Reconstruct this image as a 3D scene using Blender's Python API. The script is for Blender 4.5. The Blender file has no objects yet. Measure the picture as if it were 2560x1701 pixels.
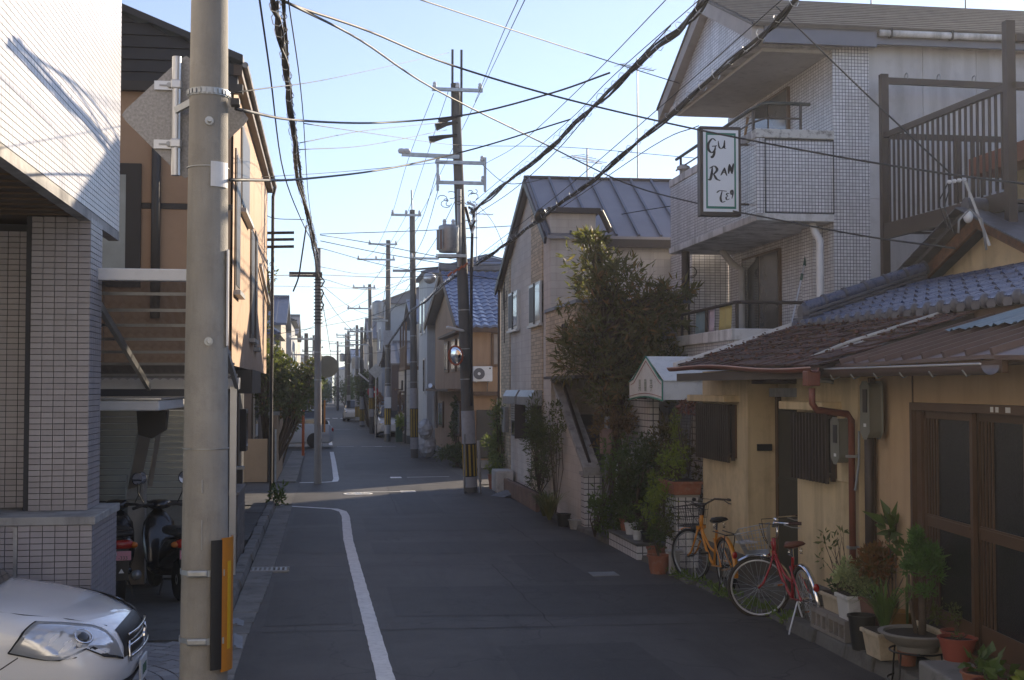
import bpy, bmesh, math, random
import numpy as np
from mathutils import Vector, Matrix
from mathutils.bvhtree import BVHTree
R = math.radians
sc = bpy.context.scene
col = sc.collection
# ------------------------------------------------------------------ camera, sky, sun, exposure
cam_d = bpy.data.cameras.new('camera'); cam = bpy.data.objects.new('camera', cam_d); col.objects.link(cam)
cam_d.sensor_width = 36.0; cam_d.lens = 45.0; cam_d.clip_start = 0.1; cam_d.clip_end = 2000
cam.location = (0, 0, 2.4); cam.rotation_euler = (R(90 + 2.1565), 0, R(-8.3147))
sc.camera = cam
SUN_AZ, SUN_EL = 48.0, 20.0
world = bpy.data.worlds.new('World'); sc.world = world; world.use_nodes = True
wn = world.node_tree; wn.nodes.clear()
sky = wn.nodes.new('ShaderNodeTexSky'); sky.sky_type = 'NISHITA'; sky.sun_disc = False
sky.sun_elevation = R(SUN_EL); sky.sun_rotation = R(SUN_AZ)
sky.altitude = 30; sky.air_density = 1.0; sky.dust_density = 0.15; sky.ozone_density = 6.0
bg = wn.nodes.new('ShaderNodeBackground'); bg.inputs['Strength'].default_value = 0.118
wo = wn.nodes.new('ShaderNodeOutputWorld')
hsv = wn.nodes.new('ShaderNodeHueSaturation'); hsv.inputs['Saturation'].default_value = .7; hsv.inputs['Hue'].default_value = .508; wn.links.new(sky.outputs[0], hsv.inputs['Color']); wn.links.new(hsv.outputs[0], bg.inputs[0]); wn.links.new(bg.outputs[0], wo.inputs[0])
sun_d = bpy.data.lights.new('sun', 'SUN'); sun = bpy.data.objects.new('sun', sun_d); col.objects.link(sun)
sun_d.energy = 5.0; sun_d.angle = R(0.53); sun_d.color = (1.0, 0.83, 0.62)
sun.rotation_euler = (R(90 - SUN_EL), 0, R(180 - SUN_AZ)); sun.location = (40, 30, 30)
sc.view_settings.view_transform = 'Standard'; sc.view_settings.look = 'None'
sc.view_settings.gamma = 1.0; sc.view_settings.use_curve_mapping = False
sc.view_settings.exposure = 0.92
sc.render.engine = 'CYCLES'
sc.cycles.use_denoising = True; sc.cycles.max_bounces = 6; sc.cycles.diffuse_bounces = 4
sc.cycles.transparent_max_bounces = 12; sc.cycles.caustics_reflective = False; sc.cycles.caustics_refractive = False

# ------------------------------------------------------------------ helpers
def U(v): 
    v = Vector(v); return v.normalized() if v.length > 1e-9 else Vector((0, 0, 1))
class MB:
    def __init__(s): s.v = []; s.f = []
    def add(s, vs, fs):
        o = len(s.v); s.v += [tuple(p) for p in vs]; s.f += [tuple(i + o for i in q) for q in fs]; return s
    def box(s, x0, x1, y0, y1, z0, z1):
        return s.add([(x0,y0,z0),(x1,y0,z0),(x1,y1,z0),(x0,y1,z0),(x0,y0,z1),(x1,y0,z1),(x1,y1,z1),(x0,y1,z1)],
                     [(3,2,1,0),(4,5,6,7),(0,1,5,4),(1,2,6,5),(2,3,7,6),(3,0,4,7)])
    def hexa(s, p):   # 4 bottom, 4 top
        return s.add(p, [(3,2,1,0),(4,5,6,7),(0,1,5,4),(1,2,6,5),(2,3,7,6),(3,0,4,7)])
    def cbox(s, c, sx, sy, sz, rz=0, rx=0, ry=0):
        M = Matrix.Translation(c) @ Matrix.Rotation(rz,4,'Z') @ Matrix.Rotation(ry,4,'Y') @ Matrix.Rotation(rx,4,'X')
        h = [(a*sx/2, b*sy/2, d*sz/2) for d in (-1,1) for a,b in ((-1,-1),(1,-1),(1,1),(-1,1))]
        return s.hexa([M @ Vector(q) for q in h])
    def bar(s, a, b, w, h, up=(0,0,1)):
        a = Vector(a); b = Vector(b); d = U(b-a); u = Vector(up); r = d.cross(u)
        if r.length < 1e-4: r = d.cross(Vector((1,0,0)))
        r.normalize(); u = r.cross(d).normalized()
        r *= w/2; u *= h/2
        return s.hexa([a-r-u, a+r-u, b+r-u, b-r-u, a-r+u, a+r+u, b+r+u, b-r+u])
    def prism(s, pts, axis, a, b):
        n = len(pts)
        def mk(p, t): return (t,p[0],p[1]) if axis=='x' else ((p[0],t,p[1]) if axis=='y' else (p[0],p[1],t))
        vs = [mk(p,a) for p in pts] + [mk(p,b) for p in pts]
        fs = [tuple(range(n)), tuple(range(2*n-1,n-1,-1))] + [(i,(i+1)%n,n+(i+1)%n,n+i) for i in range(n)]
        return s.add(vs, fs)
    def tube(s, pts, r, n=6, cap=True):
        pts = [Vector(p) for p in pts]; m = len(pts)
        rs = r if isinstance(r,(list,tuple)) else [r]*m
        T = [U(pts[min(i+1,m-1)]-pts[max(i-1,0)]) for i in range(m)]
        a = Vector((0,0,1)) if abs(T[0].z) < .9 else Vector((1,0,0))
        N = U(a - T[0]*a.dot(T[0])); vs = []
        for i in range(m):
            N = U(N - T[i]*N.dot(T[i])); B = T[i].cross(N)
            for k in range(n):
                t = 2*math.pi*k/n; vs.append(pts[i] + (N*math.cos(t)+B*math.sin(t))*rs[i])
        fs = [(i*n+k, i*n+(k+1)%n, (i+1)*n+(k+1)%n, (i+1)*n+k) for i in range(m-1) for k in range(n)]
        if cap: fs += [tuple(range(n-1,-1,-1)), tuple((m-1)*n+k for k in range(n))]
        return s.add(vs, fs)
    def cyl(s, a, b, r0, r1=None, n=12): return s.tube([a,b], [r0, r0 if r1 is None else r1], n)
    def lathe(s, prof, c=(0,0,0), n=20, axis='z', cap=True):
        vs = []
        for r,z in prof:
            for k in range(n):
                t = 2*math.pi*k/n; x,y = r*math.cos(t), r*math.sin(t)
                p = (x,y,z) if axis=='z' else ((z,x,y) if axis=='x' else (x,z,y))
                vs.append((c[0]+p[0], c[1]+p[1], c[2]+p[2]))
        m = len(prof)
        fs = [(i*n+k, i*n+(k+1)%n, (i+1)*n+(k+1)%n, (i+1)*n+k) for i in range(m-1) for k in range(n)]
        if cap: fs += [tuple(range(n-1,-1,-1)), tuple((m-1)*n+k for k in range(n))]
        return s.add(vs, fs)
    def ring(s, c, rad, r, axis='x', n=32, k=6, sc2=(1,1)):
        pts = []
        vs = []
        for i in range(n):
            t = 2*math.pi*i/n
            for j in range(k):
                q = 2*math.pi*j/k; rr = rad + r*math.cos(q); h = r*math.sin(q)
                a, b = rr*math.cos(t), rr*math.sin(t)
                p = (h,a,b) if axis=='x' else ((a,h,b) if axis=='y' else (a,b,h))
                vs.append((c[0]+p[0], c[1]+p[1], c[2]+p[2]))
        fs = [(i*k+j, ((i+1)%n)*k+j, ((i+1)%n)*k+(j+1)%k, i*k+(j+1)%k) for i in range(n) for j in range(k)]
        return s.add(vs, fs)
    def ell(s, c, rx, ry, rz, nu=14, nv=9):
        prof = []
        vs = [(c[0],c[1],c[2]-rz)]
        for i in range(1,nv):
            p = -math.pi/2 + math.pi*i/nv
            for k in range(nu):
                t = 2*math.pi*k/nu
                vs.append((c[0]+rx*math.cos(p)*math.cos(t), c[1]+ry*math.cos(p)*math.sin(t), c[2]+rz*math.sin(p)))
        vs.append((c[0],c[1],c[2]+rz)); L = len(vs)-1
        fs = [(0,1+(k+1)%nu,1+k) for k in range(nu)]
        for i in range(nv-2):
            for k in range(nu):
                a = 1+i*nu+k; b = 1+i*nu+(k+1)%nu; fs.append((a,b,b+nu,a+nu))
        a = 1+(nv-2)*nu
        fs += [(a+k, a+(k+1)%nu, L) for k in range(nu)]
        return s.add(vs, fs)
    def build(s, name, m, parent=None, smooth=False, bevel=0, local=False, sub=0):
        me = bpy.data.meshes.new(name); me.from_pydata(s.v, [], s.f); me.update()
        return link(name, me, m, parent, smooth, bevel, local, sub)
LOC = {}
def link(name, me, m, parent=None, smooth=False, bevel=0, local=False, sub=0):
    o = bpy.data.objects.new(name, me); col.objects.link(o)
    if m is not None and len(me.materials) == 0: me.materials.append(m)
    if smooth:
        me.shade_smooth() if hasattr(me,'shade_smooth') else None
        if smooth != True: 
            try: me.set_sharp_from_angle(angle=R(smooth))
            except Exception: pass
    if parent is not None:
        o.parent = parent
        if not local: o.matrix_parent_inverse = Matrix.Translation(-Vector(LOC.get(parent.name,(0,0,0))))
    if bevel:
        b = o.modifiers.new('bevel','BEVEL'); b.width = bevel; b.segments = 2; b.limit_method = 'ANGLE'; b.angle_limit = R(40)
    if sub:
        b = o.modifiers.new('sub','SUBSURF'); b.levels = sub; b.render_levels = sub
    return o
def tag(o, label, cat, group=None):
    o['label'] = label; o['category'] = cat
    if group: o['group'] = group
    return o
def thing(name, label, cat, loc=(0,0,0), rz=0, group=None):
    o = bpy.data.objects.new(name, None); col.objects.link(o)
    o.location = loc; o.rotation_euler = (0,0,rz); o.empty_display_size = .2
    LOC[o.name] = tuple(loc)
    return tag(o, label, cat, group)
def struct(o, kind='structure'): o['kind'] = kind; return o
def inst(name, me, parent, M):     # a piece that shares mesh data, world-placed
    o = bpy.data.objects.new(name, me); col.objects.link(o); o.parent = parent
    o.matrix_parent_inverse = Matrix.Translation(-Vector(LOC.get(parent.name,(0,0,0))))
    o.matrix_basis = M; return o
def mesh_of(mb, m, name='piece'):
    me = bpy.data.meshes.new(name); me.from_pydata(mb.v, [], mb.f); me.update(); me.materials.append(m); return me
def copy_tree(o, parent=None):
    c = o.copy(); col.objects.link(c); LOC[c.name] = LOC.get(o.name,(0,0,0))
    if parent is not None: c.parent = parent
    for ch in list(o.children): copy_tree(ch, c)
    return c

# ------------------------------------------------------------------ materials
def _nt(name):
    m = bpy.data.materials.new(name); m.use_nodes = True; nt = m.node_tree
    return m, nt, nt.nodes['Principled BSDF']
def N(nt, t, **kw):
    n = nt.nodes.new(t)
    for k,v in kw.items(): setattr(n,k,v)
    return n
def L(nt, a, b): nt.links.new(a, b)
def mixc(nt, fac, a, b, mode='MIX'):
    n = N(nt,'ShaderNodeMix', data_type='RGBA', blend_type=mode); n.clamp_factor = True
    for s_, v in ((n.inputs[0],fac),(n.inputs[6],a),(n.inputs[7],b)):
        if hasattr(v,'links'): L(nt, v, s_)
        elif isinstance(v,(int,float)): s_.default_value = v
        else: s_.default_value = (*v[:3],1)
    return n.outputs[2]
def math_(nt, op, a, b=0.0):
    n = N(nt,'ShaderNodeMath', operation=op)
    for s_, v in ((n.inputs[0],a),(n.inputs[1],b)):
        if hasattr(v,'links'): L(nt, v, s_)
        else: s_.default_value = v
    return n.outputs[0]
def ramp(nt, x, a, b):
    n = N(nt,'ShaderNodeMapRange'); L(nt, x, n.inputs[0]); n.inputs[1].default_value = a; n.inputs[2].default_value = b
    return n.outputs[0]
def noise(nt, vec, scale, detail=5, rough=.6):
    n = N(nt,'ShaderNodeTexNoise'); n.inputs['Scale'].default_value = scale; n.inputs['Detail'].default_value = detail
    n.inputs['Roughness'].default_value = rough
    if vec is not None: L(nt, vec, n.inputs['Vector'])
    return n.outputs[0]
def stretch(nt, vec, s):
    n = N(nt,'ShaderNodeMapping'); L(nt, vec, n.inputs['Vector']); n.inputs['Scale'].default_value = s; return n.outputs[0]
def mat(name, c, rough=.7, metal=0., var=.25, scale=2.5, bump=0., bscale=60, rnd=0., spec=.5, dirt=0., dirtc=(.05,.045,.04), streak=0., coat=0., c2=None, isl=0.):
    m, nt, bs = _nt(name)
    tc = N(nt,'ShaderNodeTexCoord').outputs['Object']
    x = noise(nt, tc, scale)
    colr = mixc(nt, ramp(nt,x,.25,.75), tuple(q*(1-var) for q in c), tuple(min(1,q*(1+var*.7)) for q in c) if c2 is None else c2)
    if rnd:
        oi = N(nt,'ShaderNodeObjectInfo').outputs['Random']
        hs = N(nt,'ShaderNodeHueSaturation'); L(nt, colr, hs.inputs['Color'])
        L(nt, math_(nt,'ADD', math_(nt,'MULTIPLY',oi,2*rnd), 1-rnd), hs.inputs['Value']); colr = hs.outputs[0]
    if isl:
        gi = N(nt,'ShaderNodeNewGeometry').outputs['Random Per Island']; hs = N(nt,'ShaderNodeHueSaturation'); L(nt, colr, hs.inputs['Color'])
        L(nt, math_(nt,'ADD', math_(nt,'MULTIPLY',gi,2*isl), 1-isl), hs.inputs['Value']); colr = hs.outputs[0]
    if streak:
        sv = noise(nt, stretch(nt, tc, (1,1,.10)), 3.6, 6, .62)
        colr = mixc(nt, math_(nt,'MULTIPLY', ramp(nt,sv,.46,.68), streak), colr, dirtc)
    if dirt:
        d = noise(nt, tc, scale*3.1, 6, .7)
        colr = mixc(nt, math_(nt,'MULTIPLY', ramp(nt,d,.5,.68), dirt), colr, dirtc)
    L(nt, colr, bs.inputs['Base Color'])
    rv = noise(nt, tc, scale*4)
    L(nt, math_(nt,'ADD', math_(nt,'MULTIPLY', rv, .25*rough), rough*.87), bs.inputs['Roughness'])
    bs.inputs['Metallic'].default_value = metal
    bs.inputs['Specular IOR Level'].default_value = spec
    bs.inputs['Coat Weight'].default_value = coat
    if bump:
        b = N(nt,'ShaderNodeBump'); b.inputs['Strength'].default_value = bump; b.inputs['Distance'].default_value = .01
        L(nt, noise(nt, tc, bscale, 4), b.inputs['Height']); L(nt, b.outputs[0], bs.inputs['Normal'])
    return m
def brickmat(name, c, joint, w, h, ms=.004, off=0., rough=.35, bump=.6, var=.12, streak=.0, streakc=(.12,.11,.1), c2=None, big=.15, spec=.5):
    m, nt, bs = _nt(name)
    tc = N(nt,'ShaderNodeTexCoord').outputs['Object']
    sp = N(nt,'ShaderNodeSeparateXYZ'); L(nt, tc, sp.inputs[0])
    cb = N(nt,'ShaderNodeCombineXYZ'); L(nt, math_(nt,'ADD', sp.outputs[0], sp.outputs[1]), cb.inputs[0]); L(nt, sp.outputs[2], cb.inputs[1])
    br = N(nt,'ShaderNodeTexBrick'); L(nt, cb.outputs[0], br.inputs['Vector'])
    br.offset = off; br.inputs['Scale'].default_value = 1; br.inputs['Mortar Size'].default_value = ms
    br.inputs['Mortar Smooth'].default_value = .1; br.inputs['Brick Width'].default_value = w; br.inputs['Row Height'].default_value = h
    br.inputs['Color1'].default_value = (*[q*(1-var) for q in c],1); br.inputs['Color2'].default_value = (*(c2 or [min(1,q*(1+var)) for q in c]),1)
    br.inputs['Mortar'].default_value = (*joint,1); br.inputs['Bias'].default_value = 0
    colr = mixc(nt, math_(nt,'MULTIPLY', ramp(nt, noise(nt,tc,1.1), .35,.75), big), br.outputs['Color'], streakc)
    if streak:
        sv = noise(nt, stretch(nt, tc, (1,1,.06)), 7, 4, .7)
        colr = mixc(nt, math_(nt,'MULTIPLY', ramp(nt,sv,.46,.68), streak), colr, streakc)
    L(nt, colr, bs.inputs['Base Color']); bs.inputs['Roughness'].default_value = rough
    L(nt, math_(nt,'ADD', math_(nt,'MULTIPLY', br.outputs['Fac'], .5), rough), bs.inputs['Roughness'])
    bs.inputs['Specular IOR Level'].default_value = spec
    b = N(nt,'ShaderNodeBump'); b.inputs['Strength'].default_value = bump; b.inputs['Distance'].default_value = .006; b.invert = True
    L(nt, br.outputs['Fac'], b.inputs['Height']); L(nt, b.outputs[0], bs.inputs['Normal'])
    return m
def leafmat(name, a, b, rough=.45, trans=.25, brown=None):
    m, nt, bs = _nt(name)
    g = N(nt,'ShaderNodeNewGeometry').outputs['Random Per Island']
    colr = mixc(nt, g, a, b)
    if brown: colr = mixc(nt, math_(nt,'GREATER_THAN', g, brown[1]), colr, brown[0])
    tc = N(nt,'ShaderNodeTexCoord').outputs['Object']
    colr = mixc(nt, math_(nt,'MULTIPLY', ramp(nt, noise(nt,tc,1.7), .35,.7), .35), colr, tuple(q*1.6 for q in b))
    L(nt, colr, bs.inputs['Base Color']); bs.inputs['Roughness'].default_value = rough
    tr = N(nt,'ShaderNodeBsdfTranslucent'); L(nt, mixc(nt, .4, colr, (.5,.6,.1)), tr.inputs[0])
    mx = N(nt,'ShaderNodeMixShader'); mx.inputs[0].default_value = trans
    L(nt, bs.outputs[0], mx.inputs[1]); L(nt, tr.outputs[0], mx.inputs[2])
    L(nt, mx.outputs[0], nt.nodes['Material Output'].inputs[0]); return m
def glassmat(name, c=(.02,.025,.03), rough=.05, bump=0., bscale=80):
    return mat(name, c, rough=rough, var=.1, spec=.9, bump=bump, bscale=bscale)
M = {}
M['asphalt'] = None
def asphalt(name, c, sp=.5):
    m, nt, bs = _nt(name); tc = N(nt,'ShaderNodeTexCoord').outputs['Object']
    v = mixc(nt, ramp(nt, noise(nt,tc,.7,7,.72),.36,.64), tuple(q*.62 for q in c), tuple(q*1.35 for q in c))
    v = mixc(nt, math_(nt,'MULTIPLY', ramp(nt, noise(nt,tc,150,2,.5),.5,.68), sp), v, (.17,.16,.15))
    v = mixc(nt, math_(nt,'MULTIPLY', ramp(nt, noise(nt,tc,55,3,.6),.42,.30), .5), v, (.012,.012,.012))
    v = mixc(nt, math_(nt,'MULTIPLY', ramp(nt, noise(nt,stretch(nt,tc,(1,.12,1)),2.4,6,.7),.5,.7), .6), v, tuple(q*.5 for q in c))
    v = mixc(nt, math_(nt,'MULTIPLY', ramp(nt, noise(nt,tc,2.3,3,.5),.66,.72), .7), v, tuple(q*.35 for q in c))
    v = mixc(nt, math_(nt,'MULTIPLY', ramp(nt, noise(nt,stretch(nt,tc,(1,.5,1)),1.1,5,.7),.56,.72), .5), v, tuple(q*1.7 for q in c))
    vo = N(nt,'ShaderNodeTexVoronoi', feature='DISTANCE_TO_EDGE'); vo.inputs['Scale'].default_value = .45; vo.inputs['Randomness'].default_value = 1
    wv = N(nt,'ShaderNodeVectorMath', operation='ADD'); L(nt, tc, wv.inputs[0])
    nz = N(nt,'ShaderNodeTexNoise'); nz.inputs['Scale'].default_value = 1.6; L(nt, tc, nz.inputs['Vector']); L(nt, nz.outputs['Color'], wv.inputs[1]); L(nt, wv.outputs[0], vo.inputs['Vector'])
    v = mixc(nt, math_(nt,'MULTIPLY', math_(nt,'LESS_THAN', vo.outputs['Distance'], .006), .55), v, (.012,.012,.012))
    L(nt, v, bs.inputs['Base Color']); bs.inputs['Roughness'].default_value = .66; bs.inputs['Specular IOR Level'].default_value = .5
    b = N(nt,'ShaderNodeBump'); b.inputs['Strength'].default_value = .5; b.inputs['Distance'].default_value = .004
    L(nt, noise(nt,tc,120,3), b.inputs['Height']); L(nt, b.outputs[0], bs.inputs['Normal']); return m
M['asphalt'] = asphalt('asphalt', (.046,.0435,.041)); M['asphalt_patch'] = asphalt('asphalt_patch', (.030,.0285,.027), .3)
M['asphalt_old'] = asphalt('asphalt_old', (.07,.067,.063), .6)
M['concrete'] = mat('concrete', (.23,.225,.21), .85, var=.3, scale=1.6, bump=.4, bscale=70, dirt=.5, rnd=.12)
M['concrete_dark'] = mat('concrete_dark', (.12,.118,.11), .88, var=.35, scale=1.3, bump=.4, bscale=70, dirt=.6, rnd=.15)
M['concrete_light'] = mat('concrete_light', (.42,.41,.39), .8, var=.25, scale=1.8, bump=.25, bscale=60, dirt=.35, streak=.45)
M['paint'] = mat('road_paint', (.82,.82,.80), .65, var=.15, scale=5, dirt=.4, dirtc=(.35,.35,.34), bump=.3, bscale=120)
M['white'] = mat('white_paint', (.72,.72,.71), .4, var=.1, dirt=.2, dirtc=(.4,.39,.36))
M['grey_metal'] = mat('grey_metal', (.33,.34,.35), .45, .6, var=.2, dirt=.3)
M['galv'] = mat('galvanised', (.42,.44,.45), .42, .75, var=.3, scale=9)
M['alu'] = mat('aluminium', (.55,.56,.57), .35, .7, var=.12)
M['black'] = mat('black_plastic', (.012,.012,.013), .5, var=.2)
M['rubber'] = mat('rubber', (.014,.014,.015), .8, var=.2)
M['chrome'] = mat('chrome', (.75,.76,.78), .12, 1.0, var=.05)
M['dark_brown'] = mat('dark_brown_metal', (.045,.032,.026), .5, .1, var=.25, dirt=.2)
M['wood_brown'] = mat('brown_wood', (.10,.055,.03), .6, var=.4, scale=6, dirt=.3)
M['cable'] = mat('cable_rubber', (.018,.018,.02), .6, var=.2)
M['glass'] = glassmat('window_glass', (.03,.035,.04), .06)
M['terracotta'] = mat('terracotta', (.30,.11,.06), .8, var=.3, scale=5, dirt=.35, dirtc=(.35,.3,.25), bump=.2)
M['soil'] = mat('soil', (.03,.022,.016), .95, bump=.8, bscale=60)

def leaves(mb, rng, n, c, rad, size, clumps=10, spread=.35, elong=2.2, hollow=.35, up=.25, droop=0.):
    """leaf-sized folded diamonds gathered in clumps inside an ellipsoid"""
    c = np.array(c); rad = np.array(rad)
    d = rng.normal(size=(clumps,3)); d /= np.linalg.norm(d,axis=1)[:,None]
    rr = hollow + (1-hollow)*rng.random(clumps)**.6
    K = c + d*rr[:,None]*rad*(1-spread*.5)
    which = rng.integers(0,clumps,n)
    g = rng.normal(size=(n,3)); g /= np.linalg.norm(g,axis=1)[:,None]
    cs = .6+.8*rng.random(clumps)
    P = K[which] + g*(rng.random(n)**.5*spread)[:,None]*rad*cs[which][:,None]
    ax = g*.8 + rng.normal(size=(n,3))*.5 + (P-c)/rad*.4; ax[:,2] += up-droop
    ax /= np.linalg.norm(ax,axis=1)[:,None]
    t = rng.normal(size=(n,3)); sd = np.cross(ax,t); sd /= np.linalg.norm(sd,axis=1)[:,None]
    nn = np.cross(sd,ax)
    s = size*(.6+.8*rng.random(n))
    w = s/elong
    o = len(mb.v)
    V = np.empty((n,4,3)); V[:,0] = P; V[:,1] = P+ax*(s*.45)[:,None]+sd*(w*.5)[:,None]+nn*(s*.08)[:,None]
    V[:,2] = P+ax*s[:,None]-nn*(s*.1)[:,None]; V[:,3] = P+ax*(s*.45)[:,None]-sd*(w*.5)[:,None]+nn*(s*.08)[:,None]
    mb.v += [tuple(p) for p in V.reshape(-1,3)]
    mb.f += [(o+4*i, o+4*i+1, o+4*i+2, o+4*i+3) for i in range(n)]
    return K
def sprig(mb, rng, base, tip, n, size, r=.02, elong=3, bend=.1):
    """thin shoot with leaves along it; returns the stem points"""
    base = Vector(base); tip = Vector(tip); ln = (tip-base).length
    pts = [base.lerp(tip,t) + Vector((0,0,math.sin(t*math.pi)*bend*ln)) for t in (0,.3,.6,.85,1)]
    for k in range(n):
        t = .15+.85*rng.random(); p = base.lerp(tip,t)+Vector((0,0,math.sin(t*math.pi)*bend*ln))
        a = Vector(rng.normal(size=3)); a = U(U(tip-base)*.5+U(a)); s = size*(.6+.7*rng.random())
        sd = U(a.cross(Vector(rng.normal(size=3))))*s/elong/2
        o = len(mb.v); q = p+a*s*.45
        mb.v += [tuple(p), tuple(q+sd), tuple(p+a*s), tuple(q-sd)]; mb.f.append((o,o+1,o+2,o+3))
    return pts

# ------------------------------------------------------------------ text helper
def text_mesh(name, body, size, m, parent, Mx, extrude=.002, shear=0., align='CENTER', sx=1.0, bold=0.):
    cu = bpy.data.curves.new('t','FONT'); cu.body = body; cu.size = size; cu.extrude = extrude; cu.shear = shear; cu.offset = bold; cu.align_x = align
    to = bpy.data.objects.new('t', cu); col.objects.link(to)
    me = bpy.data.meshes.new_from_object(to.evaluated_get(bpy.context.evaluated_depsgraph_get()))
    bpy.data.objects.remove(to); me.materials.clear(); me.materials.append(m)
    o = bpy.data.objects.new(name, me); col.objects.link(o); o.parent = parent
    o.matrix_parent_inverse = Matrix.Translation(-Vector(LOC.get(parent.name,(0,0,0)))); o.matrix_basis = Mx @ Matrix.Scale(sx,4,(1,0,0)); return o
FRONT = Matrix.Rotation(math.pi/2,4,'X')      # text facing -Y

# ------------------------------------------------------------------ ground, road, kerbs, markings
def sheet(name, pts, z, m, parent=None):
    b = MB(); b.add([(x,y,z) for x,y in pts], [tuple(range(len(pts)))]); return b.build(name, m, parent)
struct(sheet('ground', [(-250,-60),(250,-60),(250,330),(-250,330)], -.03, M['concrete_dark']))
LE = [(-.75,-8),(-.75,12.5),(-.68,16),(-.66,26.6),(-.62,33),(-.7,50),(-.8,70),(-.9,100),(-1.2,230)]
RE = [(4.7,-8),(4.7,12.5),(4.45,16),(4.1,26),(3.75,33),(3.5,46),(3.2,60),(3.0,72),(2.8,100),(2.6,230)]
rb = MB(); ys = sorted({y for _,y in LE}|{y for _,y in RE})
def at_y(P,y): return float(np.interp(y,[p[1] for p in P],[p[0] for p in P]))
for a,b_ in zip(ys,ys[1:]):
    rb.add([(at_y(LE,a),a,0),(at_y(RE,a),a,0),(at_y(RE,b_),b_,0),(at_y(LE,b_),b_,0)],[(0,1,2,3)])
road = struct(rb.build('road', M['asphalt']))
struct(sheet('cross_street', [(-40,27.3),(-.6,27.0),(-.6,32.6),(-40,32.4)], -.004, M['asphalt_old']))
struct(sheet('cross_street', [(3.7,31.9),(40,33.2),(40,37.2),(3.5,37.0)], -.004, M['asphalt_old']))
struct(sheet('cross_street', [(-40,50.5),(40,51),(40,55.6),(-40,55)], -.006, M['asphalt_old']))
for q in ([(.75,13.6),(4.55,13.2),(4.4,15.3),(.75,15.6)],[(.72,18.7),(4.3,18.4),(4.2,19.9),(.72,20.1)],
          [(-.6,13.2),(.3,13.25),(.3,16.4),(-.6,16.2)],[(.7,21.6),(4.15,21.5),(4.05,23.7),(.7,23.9)],[(-.6,18.9),(.26,18.9),(.26,22.5),(-.6,22.4)],[(1.6,9.0),(3.0,9.0),(2.9,11.9),(1.6,11.9)],[(1.5,24.6),(2.3,24.6),(2.3,31.5),(1.5,31.5)],[(2.6,15.7),(3.4,15.7),(3.3,18.3),(2.6,18.3)],[(-.55,22.9),(.25,22.9),(.25,25.2),(-.55,25.0)],[(.6,38),(3.4,37.8),(3.4,41),(.6,41.2)]):
    struct(sheet('road_patch', q, .003, M['asphalt_patch'], road))
M['tar'] = mat('tar_seam', (.022,.021,.02), .75)
for i,(pts,w) in enumerate((([(-.6,12.9),(4.6,12.7)],.03),([(-.6,17.5),(4.35,17.3)],.035),([(-.6,20.9),(4.2,20.8)],.03),([(-.6,24.7),(4.1,24.4)],.04),([(2.3,12.7),(2.25,17.4)],.03),([(3.3,17.3),(3.2,24.4)],.03),([(1.4,24.5),(1.5,31)],.03),([(-.6,10.3),(1.7,10.4),(1.75,8)],.03),([(-.6,40.2),(3.5,40)],.05))):
    b_=MB(); rr=random.Random(i)
    for a,c in zip(pts,pts[1:]):
        n=max(2,int(math.dist(a,c)/.25)); vs=[]; dx,dy=(c[1]-a[1])/math.dist(a,c),-(c[0]-a[0])/math.dist(a,c)
        for k in range(n+1):
            t=k/n; j=rr.uniform(-.02,.02); x,y=a[0]+(c[0]-a[0])*t+dx*j,a[1]+(c[1]-a[1])*t+dy*j; h=w/3*rr.uniform(.3,1.2)
            vs+=[(x-dx*h,y-dy*h,.0055),(x+dx*h,y+dy*h,.0055)]
        b_.add(vs,[(2*k,2*k+1,2*k+3,2*k+2) for k in range(n)])
    struct(b_.build('tar_seam', M['tar'], road))
def line(name, pts, w, z=.007, lab=None):
    b = MB(); P = [Vector((x,y,0)) for x,y in pts]; rng = random.Random(len(pts)+int(pts[0][1]*10))
    fine = []
    for a,c in zip(P,P[1:]):
        n = max(1,int((c-a).length/.12))
        fine += [a.lerp(c,i/n) for i in range(n)]
    fine.append(P[-1]); vs = []
    for i,p in enumerate(fine):
        d = U(fine[min(i+1,len(fine)-1)]-fine[max(i-1,0)]); r = Vector((d.y,-d.x,0))
        for s_ in (-1,1): q = p+r*s_*(w/2+rng.uniform(-.004,.004)); vs.append((q.x,q.y,z))
    b.add(vs,[(2*i,2*i+1,2*i+3,2*i+2) for i in range(len(fine)-1)])
    return struct(b.build(name, M['paint'], road))
line('road_marking', [(.56,3),(.51,10.7),(.42,17),(.38,20.5),(.40,24.2),(.36,25.2),(.2,25.75),(-.1,26.0),(-.9,26.65)], .15)
line('road_marking', [(-.62,33.0),(.05,33.1),(.27,33.3),(.31,34.2),(.3,42),(.27,48.8)], .15)
line('road_marking', [(.26,54.5),(.26,61)], .15)
line('road_marking', [(.26,64),(.26,71)], .15)
line('road_marking', [(.26,74),(.26,82)], .15)
line('road_marking', [(.26,87),(.25,95)], .15)
for a,c,w in (((.9,29.8),(2.05,29.85),.09),((1.75,29.85),(2.1,29.85),.42),((2.2,34.6),(3.35,34.7),.08),((1.75,34.55),(2.05,34.55),.5),
              ((.5,53.0),(1.2,53.05),.12),((1.5,53.0),(2.9,53.1),.12),((2.05,53.0),(2.35,53.0),.45)):
    line('road_marking', [a,c], w)
for k in range(4): line('road_marking', [(.0+k*.62,103),(.4+k*.62,103)], 1.4)
for k in range(2): line('road_marking', [(.6+k*1.3,75.5),(1.5+k*1.3,75.5)], .14)
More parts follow.
